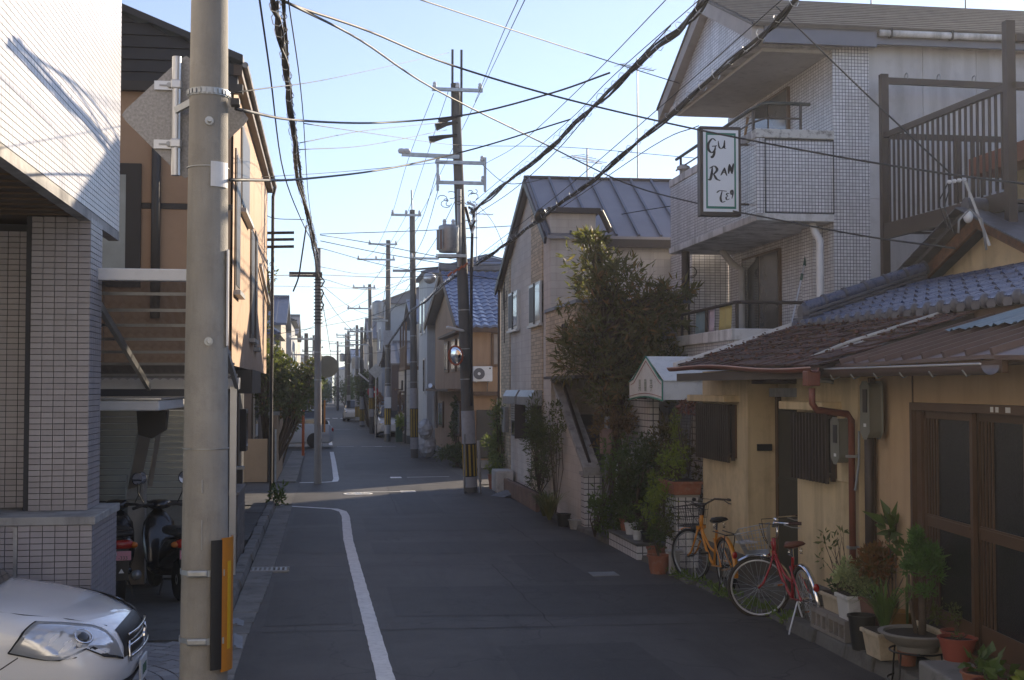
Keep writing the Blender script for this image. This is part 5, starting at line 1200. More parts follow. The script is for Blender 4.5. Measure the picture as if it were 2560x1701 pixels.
for k in range(10): MB().box(4.62,5.38,21.5+k*.25,24.3,.0+k*.19,.185+k*.19).build('stair_step', M['concrete_dark'], stt)
gw = thing('garden_wall', 'white grid-tiled garden wall behind the shrubs and the meter post', 'wall', (5.2,20,0))
MB().box(4.95,5.1,19.2,21.1,1.15,2.35).build('wall', M['grid_tile'], gw); MB().box(4.96,5.1,19.2,21.1,0,1.15).build('brown_wall_base', brickmat('brown_tile',(.16,.10,.06),(.06,.045,.035),.15,.15,.006,0.,.5,.5,.15), gw)
MB().box(5.6,5.75,17.0,19.2,0,2.2).build('wall', M['grid_tile'], gw)
MB().box(5.5,5.6,16.5,17.0,0,2.0).build('wall_end', M['concrete_dark'], gw)
mp = thing('meter_post', 'grey steel post carrying a reddish meter box among the shrubs', 'post', (4.5,20.2,0))
MB().cyl((4.5,20.2,0),(4.5,20.2,1.95),.045,n=12).build('post', M['grey_metal'], mp, smooth=40)
MB().box(4.36,4.54,20.0,20.14,1.35,1.75).build('meter_box', mat('reddish_box',(.28,.18,.15),.6), mp, bevel=.02)
MB().tube([(4.44,20.1,1.36),(4.45,20.12,1.1),(4.5,20.16,.95)],.015,6).build('conduit', M['grey_metal'], mp)
MB().cyl((4.62,20.05,0),(4.62,20.05,1.2),.02,n=8).build('stake', M['white'], mp)
# ------------------------------------------------------------------ orange-tan house with blue tiles
M['orange_wall'] = mat('orange_render',(.42,.275,.17),.9,var=.12,scale=.8,streak=.4,dirtc=(.22,.12,.06),bump=.2)
og = thing('orange_house', 'orange-tan rendered house with a blue pantile roof at the crossing', 'house', (4.6,44,0))
ox = lambda nm,m,*a,**k: MB().box(*a).build(nm, m, k.get('par',og), bevel=k.get('bev',0))
def oz(y): return 6.35-(43.2-y)*.40 if y<43.2 else 6.35-(y-43.2)*.22
MB().prism([(38.2,.25),(49.2,.25),(49.2,oz(49.2)-.1),(43.2,6.2),(38.2,oz(38.2)-.1)],'x',4.2,9).build('wall', M['orange_wall'], og)
ox('base', M['concrete'], 4.17,9,38.17,49.2,0,.25)
vs=[]; nu_=40; nv_=26
tb_=MB()
for r_ in range(16):
    y0=37.8+r_*.345; y1=y0+.37; vs=[]
    for i in range(61):
        x=3.85+i*.085; w=.028*math.sin(i*math.pi/1.6)
        vs += [(x,y0,oz(y0)+.06+w+.03),(x,y1,oz(y1)+.06+w)]
        if i==0: pass
    tb_.add(vs,[(2*i,2*i+1,2*i+3,2*i+2) for i in range(60)])
    vs=[]
    for i in range(61):
        x=3.85+i*.085; w=.028*math.sin(i*math.pi/1.6); vs += [(x,y0,oz(y0)+.06+w+.03),(x,y0,oz(y0)+w+.02)]
    tb_.add(vs,[(2*i,2*i+1,2*i+3,2*i+2) for i in range(60)])
struct(tb_.build('roof_tiles', mat('blue_pantile',(.07,.115,.23),.3,var=.15,coat=.2), og, smooth=30),'stuff')
MB().hexa([(3.85,37.85,oz(37.85)-.06),(9,37.85,oz(37.85)-.06),(9,43.2,6.33),(3.85,43.2,6.33),(3.85,37.85,oz(37.85)+.01),(9,37.85,oz(37.85)+.01),(9,43.2,6.37),(3.85,43.2,6.37)]).build('roof_deck', M['wood_brown'], og)
MB().hexa([(3.85,43.2,6.33),(9,43.2,6.33),(9,50,oz(50)),(3.85,50,oz(50)),(3.85,43.2,6.42),(9,43.2,6.42),(9,50,oz(50)+.08),(3.85,50,oz(50)+.08)]).build('roof_back', M['kawara_grey'], og)
MB().bar((3.8,43.2,6.52),(9,43.2,6.52),.3,.22).build('ridge', M['kawara_grey'], og)
for a,c in ((37.8,43.2),(43.2,50)): MB().bar((3.86,a,oz(a)-.05),(3.86,c,oz(c)-.05),.06,.22).build('bargeboard', M['wood_brown'], og)
for (a,c,z0,z1) in ((39.0,40.2,2.95,4.0),(41.0,42.2,2.95,4.0),(43.5,44.8,2.95,4.0),(45.4,47.2,1.0,1.95),(39.6,41.2,.9,2.0)):
    w_=ox('window', M['frame_br'], 4.14,4.22,a,c,z0,z1); ox('pane', mat('bright_pane',(.35,.37,.36),.08,spec=.8), 4.13,4.2,a+.1,(a+c)/2-.05,z0+.08,z1-.08, par=w_); ox('pane', M['glass'], 4.13,4.2,(a+c)/2+.05,c-.1,z0+.08,z1-.08, par=w_)
ox('window_canopy', M['wood_brown'], 3.95,4.2,38.6,45.3,4.12,4.2); ox('pent_canopy', M['wood_brown'], 3.7,4.2,38.9,47.5,2.3,2.38)
w_=ox('window', M['frame_br'], 4.95,6.2,38.12,38.2,3.05,4.1); ox('pane', mat('curtain_pane',(.24,.21,.2),.2), 5.02,6.1,38.11,38.15,3.12,4.02, par=w_)
ox('belt_canopy', M['wood_brown'], 4.22,9,37.85,38.2,2.18,2.3); ox('shutter', M['dark_trim'], 4.5,5.0,38.12,38.2,.3,1.75); ox('door', M['dark_brown'], 5.05,6.5,38.12,38.2,.3,1.85)
ox('door_pane', M['glass'], 5.1,6.4,38.1,38.14,1.9,2.12); ox('eave_fascia', M['wood_brown'], 3.9,9,37.8,37.9,oz(37.85)-.14,oz(37.85)-.02)
MB().tube([(3.9,47.8,2.5),(4.0,48,2.45),(4.1,48.1,2.3),(4.1,48.1,.9)],.09,10).build('vent_duct', M['alu'], og, smooth=40)
ac = thing('air_conditioner', 'white air-conditioner outdoor unit high on the orange house', 'air conditioner', (4.65,37.95,2.6))
MB().box(4.36,4.93,37.75,38.05,2.60,3.05).build('case', M['white'], ac, bevel=.015)
MB().lathe([(.17,0),(.17,-.012),(.02,-.014)],(4.53,37.748,2.83),28,axis='y').build('fan_grille', mat('fan_grey',(.12,.12,.13),.6), ac); MB().lathe([(.045,0),(.045,-.01)],(4.53,37.732,2.83),14,axis='y').build('fan_hub', M['white'], ac)
MB().box(4.83,4.88,37.743,37.75,2.97,3.01).build('badge', M['black'], ac)
for x in (4.45,4.85): MB().bar((x,37.7,2.59),(x,38.2,2.59),.03,.03).build('bracket', M['galv'], ac)
MB().bar((4.82,38.0,2.57),(4.82,38.19,2.25),.02,.02).build('brace', M['galv'], ac)

# ------------------------------------------------------------------ farther houses on both sides
M['white_block'] = brickmat('white_block_wall',(.50,.49,.46),(.3,.29,.27),.45,.3,.01,0.,.85,.4,.06,.4,(.3,.28,.25))
def house(label, x0,x1,y0,y1,h,wall,roof,kind='gable',rh=1.2,name='house',wins=(),side=1,ov=.25):
    t = thing(name, label, 'house', ((x0+x1)/2,(y0+y1)/2,0))
    MB().box(x0,x1,y0,y1,0,h).build('wall', wall, t)
    if kind=='gable':   # ridge along x
        ym=(y0+y1)/2
        MB().prism([(y0,h+.0),(y1,h),(ym,h+rh)],'x',x0+.001,x1-.001).build('gable_wall', wall, t)
        for a,c in ((y0-ov,ym),(ym,y1+ov)):
            za=h+rh*(1-abs(a-ym)/((y1-y0)/2)); zc=h+rh*(1-abs(c-ym)/((y1-y0)/2))
            MB().hexa([(x0-ov,a,za+.02),(x1+ov,a,za+.02),(x1+ov,c,zc+.02),(x0-ov,c,zc+.02),(x0-ov,a,za+.12),(x1+ov,a,za+.12),(x1+ov,c,zc+.12),(x0-ov,c,zc+.12)]).build('roof', roof, t)
        nr=int((ym-y0+ov)/.3)
        for k in range(int((x1-x0)/.6)+1):
            x=x0-ov+.1+k*.6; MB().bar((x,y0-ov,h+rh*(1-(ym-y0+ov)/((y1-y0)/2))+.13),(x,ym,h+rh+.13),.07,.05).build('roof_rib', roof, t)
        MB().bar((x0-ov,ym,h+rh+.14),(x1+ov,ym,h+rh+.14),.22,.14).build('ridge', roof, t)
    elif kind=='hip':
        xm=(x0+x1)/2; ym=(y0+y1)/2
        MB().add([(x0-ov,y0-ov,h+.01),(x1+ov,y0-ov,h+.01),(x1+ov,y1+ov,h+.01),(x0-ov,y1+ov,h+.01),(xm,ym-.6,h+rh),(xm,ym+.6,h+rh)],[(3,2,1,0),(0,1,4),(1,2,5,4),(2,3,5),(3,0,4,5)]).build('roof', roof, t)
        for a,c in (((x0-ov,y0-ov),(xm,ym-.6)),((x1+ov,y0-ov),(xm,ym-.6))): MB().bar((*a,h+.04),(*c,h+rh+.04),.1,.06).build('hip_cap', roof, t)
    else:
        MB().box(x0-.06,x1+.06,y0-.06,y1+.06,h,h+.12).build('parapet', roof, t)
    xs = x0 if side>0 else x1
    for (a,c,z0,z1) in wins:   # windows on the street face
        e=.05*(-1 if side>0 else 1)
        w_=MB().box(min(xs,xs+e),max(xs,xs+e),a,c,z0,z1).build('window', M['alu'], t); MB().box(min(xs,xs+e*1.3),max(xs,xs+e*1.3),a+.08,c-.08,z0+.08,z1-.08).build('pane', M['glass'], w_)
    return t
W_wh = mat('far_white_wall',(.52,.52,.5),.85,var=.1,streak=.3,dirtc=(.3,.3,.28)); W_gr = mat('far_grey_wall',(.36,.38,.4),.85,var=.1); W_pu = mat('far_dark_wall',(.09,.075,.085),.8,var=.1); W_cr = mat('far_cream_wall',(.45,.42,.36),.85,var=.12,streak=.3); W_br=mat('far_brown_wall',(.2,.14,.1),.85)
R_bl = mat('far_blue_roof',(.055,.08,.14),.4,var=.2); R_gr = mat('far_grey_roof',(.12,.125,.14),.5,var=.2); R_dk = mat('far_dark_roof',(.04,.045,.055),.5)
hA = house('tall white house with a pale eave behind the orange house', 3.95,9,50,54.5,6.9,W_wh,R_bl,'hip',.9,wins=((50.5,51.3,4.6,6.0),(52.2,53.2,4.6,6.0),(50.6,51.4,2.2,3.6)))
wb = thing('block_house', 'white block-walled house with a brown wooden balcony and a small tiled roof', 'house', (3.8,58,0))
wx = lambda nm,m,*a,**k: MB().box(*a).build(nm, m, k.get('par',wb))
wx('wall', M['white_block'], 3.55,8,55.6,62.4,.35,3.2); wx('base', M['concrete_dark'], 3.52,8,55.57,62.4,0,.35); wx('upper_wall', W_cr, 4.2,8,56.2,62,3.2,5.6)
MB().hexa([(3.7,55.9,5.2),(8,55.9,5.2),(8,59,6.4),(3.7,59,6.4),(3.7,55.9,5.3),(8,55.9,5.3),(8,59,6.5),(3.7,59,6.5)]).build('roof', R_bl, wb); MB().hexa([(3.7,59,6.4),(8,59,6.4),(8,62.3,5.2),(3.7,62.3,5.2),(3.7,59,6.5),(8,59,6.5),(8,62.3,5.3),(3.7,62.3,5.3)]).build('roof', R_bl, wb)
wx('balcony_floor', M['wood_brown'], 3.45,4.2,55.7,60,3.2,3.35); wx('balcony_rail', M['wood_brown'], 3.45,3.5,55.7,60,4.2,4.28)
for k in range(12): wx('balcony_board', M['wood_brown'], 3.46,3.49,55.75+k*.36,56.0+k*.36,3.35,4.2)
for y in (55.8,57.8,59.8): wx('balcony_post', M['wood_brown'], 3.45,3.53,y,y+.08,3.35,5.3)
for (a,c,z0,z1) in ((57,58.6,1.3,2.1),(60.2,61.4,1.2,2.2)):
    w_=wx('window', M['wood_brown'], 3.45,3.55,a,c,z0,z1); wx('pane', M['glass'], 3.44,3.5,a+.1,c-.1,z0+.1,z1-.1, par=w_); wx('window_hood', M['wood_brown'], 3.3,3.55,a-.2,c+.2,z1+.1,z1+.16, par=w_)
wx('vent_pipe', M['black'], 3.38,3.46,57.3,57.38,2.3,2.75); wx('drain_pipe', M['dark_trim'], 3.44,3.52,55.9,55.98,0,3.2)
house('dark plum house with a grey tiled roof beyond the block house', 3.3,8,64,71,3.6,W_pu,R_gr,'gable',1.1,wins=((65,66.5,1.2,2.2),))
house('pale blue-grey three-storey house beyond the plum house', 3.2,9,73,80,7.2,W_gr,R_dk,'hip',1.4,wins=((74,75.2,4.6,5.9),(76.5,77.5,2.2,3.6),(78,79,4.6,5.9)))
house('cream house with dark hip roof far along the right side', 2.9,8,83,90,5.6,W_cr,R_gr,'gable',1.3,wins=((84,86,3,4.2),))
house('white flat-roofed block far along the right side', 2.8,9,93,104,5.6,W_wh,R_gr,'flat',wins=((94,96,3,4.4),(98,100,3,4.4)))
house('grey flat-roofed apartment block farthest along the right', 3.6,14,112,126,6.6,W_wh,R_gr,'flat',wins=((113,116,3.8,5.2),(118,121,3.8,5.2)))
wt = thing('rooftop_tank', 'cylindrical water tank on the roof of a far block', 'tank', (5.0,113.6,6.7)); MB().lathe([(.8,6.73),(.8,8.0),(.6,8.2)],(5.0,113.6,0),20).build('tank', W_gr, wt, smooth=40)
# left side beyond the crossing
house('brown low house behind the street shrubs on the left', -7,-1.9,34.2,41,4.9,W_br,R_gr,'gable',1.0,side=-1,wins=((35,36.5,1,2.4),(37.5,39.5,3,4.1)))
house('white house with a steep blue hip roof on the left', -7,-1.75,43.5,50,4.2,W_wh,R_bl,'hip',2.1,side=-1,wins=((44.2,45.4,2.7,3.7),(46.5,48,2.7,3.7)))
house('cream two-storey house far along the left side', -8,-1.9,56.5,64,5.2,W_cr,R_bl,'gable',1.3,side=-1,wins=((58,59.5,3,4.2),))
house('grey house with dark roof far along the left side', -8,-1.7,66,74,5.8,W_gr,R_dk,'hip',1.5,side=-1,wins=((67,69,3.2,4.4),))
house('white house with blue-grey roof farther on the left', -8,-1.8,76,86,5.5,W_wh,R_gr,'gable',1.3,side=-1,wins=((78,80,3,4.3),))
house('cream apartment block far on the left', -10,-2.0,90,104,6.5,W_cr,R_gr,'flat',side=-1,wins=((92,94,3,4.3),(97,99,3,4.3)))
house('pale block closing the far left of the street', -14,-2.4,110,130,7.5,W_gr,R_gr,'flat',side=-1)
house('distant pale block at the end of the street', -8,1.2,210,225,6.0,W_gr,R_gr,'flat')
house('distant low roofs at the street end', 1.4,12,180,195,5.0,W_wh,R_bl,'hip',1.5)

house('hazy pale house row end on the right, seventh from the crossing',2.9,9,130,145,5.2,W_gr,R_bl,'gable',1.2)
house('hazy pale house on the right, next to the street end',2.7,9,150,170,5.6,W_wh,R_gr,'hip',1.4)
house('hazy white house on the left, next to the street end',-9,-1.6,136,155,5.6,W_wh,R_gr,'hip',1.4,side=-1)
house('hazy grey house on the left, last before the street end',-9,-1.3,160,190,5.0,W_gr,R_bl,'gable',1.2,side=-1)

W_bounce = mat('pale_render',(.74,.71,.66),.85,var=.08,streak=.2,dirtc=(.5,.47,.42))
house('pale house added out of view left of the viewpoint to bounce sunlight',-13,-5.2,-9,5.5,7.2,W_bounce,R_gr,'hip',1.6,side=-1,wins=((-7,-5,1,2.4),(-3,-1,1,2.4),(2,4,1,2.4),(-7,-5,4,5.4),(2,4,4,5.4)))  # added unseen house; its sunlit wall bounces light onto the right-hand facades
hb_=house('pale block added unseen behind the viewpoint to bounce sunlight forward',-9,14,-26,-13,9.0,W_bounce,R_gr,'flat')  # added unseen block; sunlit face brightens the shaded faces turned to the camera
for k in range(6):
    for z0 in (1.0,3.8,6.4):
        w_=MB().box(-7.5+k*3.6,-6.0+k*3.6,-13.0,-12.93,z0,z0+1.3).build('window',M['alu'],hb_); MB().box(-7.42+k*3.6,-6.08+k*3.6,-12.93,-12.90,z0+.08,z0+1.22).build('pane',M['glass'],w_)
# ------------------------------------------------------------------ bicycles
def xf(mb, Mx): mb.v = [tuple(Mx @ Vector(p)) for p in mb.v]; return mb
def bicycle(label, loc, rz, paint, steer, lean, red=False):
    t = thing('bicycle', label, 'bicycle', loc, rz); t.rotation_euler = (0, lean, rz)
    S = Matrix.Translation((0,.36,0)) @ Matrix.Rotation(steer,4,'Z') @ Matrix.Translation((0,-.36,0))
    I = Matrix.Identity(4); r_ = .33
    def part(nm, mb, m, par=None, T=I, smooth=False): return xf(mb,T).build(nm, m, par or t, smooth=smooth, local=True)
    tyre = M['rubber'] if not red else mat('tan_tyre',(.035,.028,.022),.8)
    for nm,y,T in (('rear_wheel',-.53,I),('front_wheel',.56,S)):
        w_ = part(nm, MB().ring((0,y,r_),r_-.018,.019,'x',44,8), tyre, None, T, True)
        part('rim', MB().ring((0,y,r_),r_-.043,.011,'x',44,6), M['alu'] if red else M['galv'], w_, T, True)
        sp_ = MB()
        for k in range(28):
            a = 2*math.pi*k/28; b_ = a+(.5 if k%2 else -.5); s_ = .03 if k%4<2 else -.03
            sp_.tube([(s_,y+.025*math.cos(b_),r_+.025*math.sin(b_)),(0,y+(r_-.045)*math.cos(a),r_+(r_-.045)*math.sin(a))],.0022,4,False)
        struct(part('spokes', sp_, M['galv'], w_, T),'stuff')
        part('hub', MB().cyl((-.05,y,r_),(.05,y,r_),.022,n=10), M['chrome'] if red else M['black'], w_, T)
    # frame: low-step double tubes
    part('frame', MB().tube([(0,.375,.80),(0,.33,.66),(0,.20,.45),(0,.02,.32),(0,-.09,.28)],.019,8), paint, smooth=True)
    part('upper_tube', MB().tube([(0,.36,.74),(0,.26,.62),(0,.05,.48),(0,-.17,.44)],.015,8), paint, smooth=True)
    part('seat_tube', MB().tube([(0,-.09,.28),(0,-.26,.72)],.017,8), paint); part('head_tube', MB().tube([(0,.345,.66),(0,.305,.84)],.024,10), paint, smooth=True)
    for s_ in (-1,1):
        part('chain_stay', MB().tube([(s_*.03,-.09,.28),(s_*.06,-.53,.33)],.010,6), paint)
        part('seat_stay', MB().tube([(s_*.03,-.22,.62),(s_*.06,-.53,.33)],.009,6), paint)
        part('fork_blade', MB().tube([(s_*.05,.36,.68),(s_*.055,.41,.55),(s_*.05,.50,.38),(s_*.05,.56,.33)],.012,8), paint, None, S, True)
    part('fork_crown', MB().cbox((0,.355,.69),.13,.04,.04), paint, None, S)
    part('stem', MB().tube([(0,.31,.82),(0,.285,.96)],.014,8), M['chrome'] if red else M['black'], None, S, True)
    hb_ = part('handlebar', MB().tube([(-.28,.06,1.0),(-.27,.16,1.01),(-.2,.29,1.02),(-.08,.33,.97),(0,.29,.95),(.08,.33,.97),(.2,.29,1.02),(.27,.16,1.01),(.28,.06,1.0)],.012,8), M['chrome'] if red else M['dark_brown'], None, S, True)
    for s_ in (-1,1):
        part('grip', MB().cyl((s_*.28,.15,1.01),(s_*.282,.02,1.0),.017,n=8), mat('grip_brown',(.05,.02,.015),.7) if red else M['black'], hb_, S)
        part('brake_lever', MB().tube([(s_*.27,.2,1.0),(s_*.26,.12,.965),(s_*.27,.04,.955)],.006,5), M['alu'] if red else M['black'], hb_, S)
        part('brake_cable', MB().tube([(s_*.26,.2,1.0),(s_*.16,.46,1.02),(s_*.06,.44,.85),(0,.38,.72)],.004,4), M['cable'], hb_, S)
    part('bell', MB().ell((-.17,.28,1.05),.028,.028,.022), M['chrome'] if red else M['black'], hb_, S, True)
    # saddle
    secs=[(-.40,.105,.02),(-.36,.11,.035),(-.28,.09,.035),(-.2,.05,.03),(-.12,.025,.022),(-.10,.015,.015)]; vs=[]
    for (y,w,h) in secs:
        for k in range(10):
            a=2*math.pi*k/10; vs.append((w*math.cos(a),y,.835+h*math.sin(a)+(.02 if y<-.35 else 0)))
    sd=part('saddle', MB().add(vs,[(i*10+k,i*10+(k+1)%10,(i+1)*10+(k+1)%10,(i+1)*10+k) for i in range(5) for k in range(10)]+[tuple(range(9,-1,-1)),tuple(50+k for k in range(10))]), mat('red_brown_saddle',(.14,.05,.03),.6) if red else M['black'], None, I, True)
    for s_ in (-1,1): part('saddle_spring', MB().tube([(s_*.06+.016*math.cos(q*1.1),-.36+.016*math.sin(q*1.1),.75+.0045*q) for q in range(16)],.004,4), M['chrome'], sd)
    part('seat_post', MB().cyl((0,-.255,.70),(0,-.28,.81),.013,n=8), M['chrome'])
    # crank, pedals, chain guard
    part('chain_guard', MB().tube([(.05,-.03,.28),(.05,-.1,.345),(.05,-.5,.375),(.05,-.58,.33),(.05,-.5,.29),(.05,-.1,.215),(.05,-.03,.28)],.012,6), M['chrome'] if red else paint)
    part('chain_ring', MB().lathe([(.085,-.004),(.085,.004)],(.045,-.09,.28),20,axis='x'), M['chrome'])
    for s_ in (-1,1):
        c_=part('crank', MB().bar((s_*.07,-.09,.28),(s_*.085,-.09+s_*.05,.28-s_*.16),.015,.02), M['chrome']); part('pedal', MB().cbox((s_*.14,-.09+s_*.055,.28-s_*.165),.09,.07,.022), M['black'] if not red else M['grey_metal'], c_)
        if red: part('pedal_reflector', MB().cbox((s_*.14,-.09+s_*.055-.036,.28-s_*.165),.05,.006,.016), M['amber'], c_)
    # mudguards
    def guard(y,a0,a1,T,m,nm):
        vs=[]; n=18
        for i in range(n+1):
            a=a0+(a1-a0)*i/n
            for w,dr in ((-.028,-.012),(-.016,.002),(.016,.002),(.028,-.012)):
                rr=r_+.022+dr; vs.append((w,y+rr*math.cos(a),r_+rr*math.sin(a)))
        return part(nm, MB().add(vs,[(i*4+k,i*4+k+1,(i+1)*4+k+1,(i+1)*4+k) for i in range(n) for k in range(3)]), m, None, T, True)
    guard(-.53,R(35),R(195),I,M['chrome'] if red else paint,'rear_mudguard')
    guard(.56,R(60),R(120) if not red else R(175),S,paint if not red else M['chrome'],'front_mudguard')
    part('reflector', MB().ell((0,-.53-.36*math.cos(R(22))-.0,.33+.36*math.sin(R(28))),.03,.014,.04), M['redlens'], None, I, True)
    if not red:
        part('rear_rack', MB().tube([(-.06,-.3,.715),(-.06,-.78,.72),(.06,-.78,.72),(.06,-.3,.715)],.007,6), M['black'])
        for s_ in (-1,1): part('rack_stay', MB().tube([(s_*.06,-.74,.72),(s_*.06,-.56,.34)],.006,5), M['black'])
        part('stand', MB().tube([(-.06,-.53,.32),(-.14,-.62,.012),(.14,-.62,.012),(.06,-.53,.32)],.009,6), M['black'])
    else:
        part('kick_stand', MB().tube([(-.07,-.45,.31),(-.2,-.52,.07),(-.24,-.56,.0)],.009,6), M['alu'])
    # wire basket in front
    bk=MB(); x0,x1,y0,y1,z0,z1=.13,.19,.40,.72,.70,.95
    top=[(-x1,y0-.02,z1+.02),(x1,y0-.02,z1+.02),(x1,y1,z1-.02),(-x1,y1,z1-.02)]; bot=[(-x0,y0,z0),(x0,y0,z0),(x0,y1-.08,z0),(-x0,y1-.08,z0)]
    L4=lambda P,q:[tuple(P[i][j]*(1-q)+0 for j in range(3)) for i in range(4)]
    for q in (0,.35,.7,1):
        P=[tuple(bot[i][j]*(1-q)+top[i][j]*q for j in range(3)) for i in range(4)]
        bk.tube(P+[P[0]],.0045 if q in (0,1) else .0028,4,False)
    for e in range(4):
        for k in range(8):
            u=k/8; a=[bot[e][j]*(1-u)+bot[(e+1)%4][j]*u for j in range(3)]; c_=[top[e][j]*(1-u)+top[(e+1)%4][j]*u for j in range(3)]; bk.tube([a,c_],.0026,4,False)
    for k in range(9):
        u=k/8; x=-x0+2*x0*u; bk.tube([(x,y0,z0),(x,y1-.08,z0)],.0026,4,False)
    struct(part('basket', bk, M['galv'] if red else M['black'], None, S),'stuff')
    part('head_lamp', MB().tube([(0,.40,.66),(0,.50,.655)],[.03,.04],12), M['black'] if not red else M['chrome'], None, S, True)
    return t
M['bike_yellow'] = mat('yellow_bike_paint',(.62,.24,.008),.3,var=.06,coat=.5); M['bike_red'] = mat('red_bike_paint',(.33,.012,.02),.25,var=.06,coat=.6)
bicycle('yellow bicycle with black saddle standing at the left of the yellow wall', (4.64,15.0,0), R(1), M['bike_yellow'], R(28), R(-3))
bicycle('red bicycle with chrome mudguard and wire basket, front wheel turned', (4.74,12.6,0), R(-2), M['bike_red'], R(68), R(-7), True)
fl = MB().cbox((4.4,13.05,.78),.18,.14,.02,rz=.4).build('paper_bag', mat('white_paper',(.55,.56,.6),.7)); tag(fl,'crumpled white paper in the basket of the red bicycle','paper')

# ------------------------------------------------------------------ plants
LM = dict(dark=leafmat('dark_evergreen',(.012,.028,.010),(.035,.062,.018)), mid=leafmat('mid_green',(.03,.06,.012),(.07,.12,.025)), lime=leafmat('lime_green',(.09,.13,.015),(.20,.25,.03),.5,.35),
          olive=leafmat('olive_leaf',(.035,.05,.014),(.09,.10,.025)), red=leafmat('maple_red',(.10,.02,.012),(.20,.07,.02),.6,.3), varieg=leafmat('variegated',(.14,.19,.07),(.42,.45,.22),.5,.2),
          con=leafmat('conifer',(.025,.075,.012),(.07,.17,.025),.6,.2), grass=leafmat('strap_leaf',(.04,.09,.02),(.13,.20,.04),.5,.3), pinkr=leafmat('burgundy',(.09,.02,.03),(.2,.05,.06)))
M['bark'] = mat('bark',(.09,.065,.045),.95,var=.4,scale=8,bump=.6,bscale=30)
def stems(t, rng, base, tips, r=.02, nm='stem', m=None):
    b=MB()
    for tp in tips:
        p0=Vector(base); p2=Vector(tp); p1=p0.lerp(p2,.5)+Vector((rng.normal()*.05,rng.normal()*.05,.03))
        b.tube([p0,p1,p2],[r,r*.75,r*.3],6)
    return b.build(nm, m or M['bark'], t)
def pot(t, c, r, h, m, n=18, bowl=False, rim=True):
    pr=[(r*.72,0),(r*.86,h*.5),(r*.98,h*.93)] if not bowl else [(r*.55,0),(r*.6,h*.3),(r*.85,h*.55),(r*.98,h*.93)]
    o=MB().lathe(pr+([(r*1.07,h*.93),(r*1.07,h),(r*.92,h)] if rim else [(r,h),(r*.92,h)])+[(r*.9,h*.85)],c,n).build('pot', m, t, smooth=35)
    MB().lathe([(r*.9,h*.86),(.001,h*.88)],c,n,cap=False).build('soil', M['soil'], t); return o
def boxpot(t, x0,x1,y0,y1,z0,z1,m,ins=.02):
    MB().hexa([(x0+ins,y0+ins,z0),(x1-ins,y0+ins,z0),(x1-ins,y1-ins,z0),(x0+ins,y1-ins,z0),(x0,y0,z1),(x1,y0,z1),(x1,y1,z1),(x0,y1,z1)]).build('planter_box', m, t, bevel=.008)
    MB().box(x0-.012,x1+.012,y0-.012,y1+.012,z1-.03,z1+.005).build('planter_rim', m, t, bevel=.006); MB().box(x0+.01,x1-.01,y0+.01,y1-.01,z1+.001,z1+.012).build('soil', M['soil'], t)
def bush(name, label, base, blobs, m, size, dens=1., elong=2.2, seed=1, cat='shrub', group=None, clumps=14, spread=.4, up=.25, r=.02, droop=0., parts=None, hollow=.3):
    t=thing(name,label,cat,base,0,group); rng=np.random.default_rng(seed); b=MB(); tips=[]
    for (c,rad,n) in blobs:
        K=leaves(b,rng,int(n*dens),c,rad,size,clumps,spread,elong,hollow,up,droop); tips += [tuple(k) for k in K[:6]]
    b.build('foliage', m, t); stems(t,rng,base,tips,r); return t
# the evergreen tree
rng=np.random.default_rng(21)
tr=thing('evergreen_tree','dark evergreen tree with long narrow leaves before the beige house','tree',(4.9,20.9,0))
tb2=MB(); tips=[]
blobs=[((4.60,21.3,4.25),(.62,.75,.75),1500),((4.85,21.0,3.5),(.95,1.0,.95),2600),((5.45,20.9,3.45),(.62,.8,.7),1300),((4.45,21.3,3.0),(.6,.8,.75),1200),((5.1,20.8,2.65),(.85,.9,.7),1500),((4.75,20.6,2.25),(.6,.6,.4),500),((4.52,21.4,4.9),(.25,.3,.25),160),((5.75,20.8,3.95),(.35,.4,.35),260)]
for c,rad,n in blobs:
    K=leaves(tb2,rng,int(n*.85),c,rad,.16,22,.40,4.6,.35,.1,.0); tips += [tuple(k) for k in K]
    for k in range(7):
        d=rng.normal(size=3); d/=np.linalg.norm(d); d[2]=abs(d[2])*.6-.1; cc=np.array(c); p0=cc+d*np.array(rad)*.7; p1=cc+d*np.array(rad)*(1.15+.25*rng.random()); sprig(tb2,rng,p0,p1,26,.17,elong=4.6)
tb2.build('crown', leafmat('lance_leaf',(.036,.036,.016),(.13,.11,.045),.6,.3,((.22,.10,.045),.85)), tr)
tk=MB().tube([(4.92,20.9,0),(4.9,20.92,.9),(4.82,20.95,1.8),(4.8,21,2.7),(4.72,21.1,3.6),(4.62,21.2,4.3)],[.085,.075,.065,.055,.035,.015],9).build('trunk', M['bark'], tr, smooth=True)
lb=MB()
for k,tp in enumerate(tips):
    z=min(3.9,max(1.5,tp[2]-.5-.3*rng.random())); f0=(z)/4.3; p0=Vector((4.92-.3*f0,20.9+.25*f0,z)); p2=Vector(tp); lb.tube([p0,p0.lerp(p2,.55)+Vector((0,0,.08)),p2],[.022,.013,.005],5)
struct(lb.build('limbs', M['bark'], tr),'stuff')
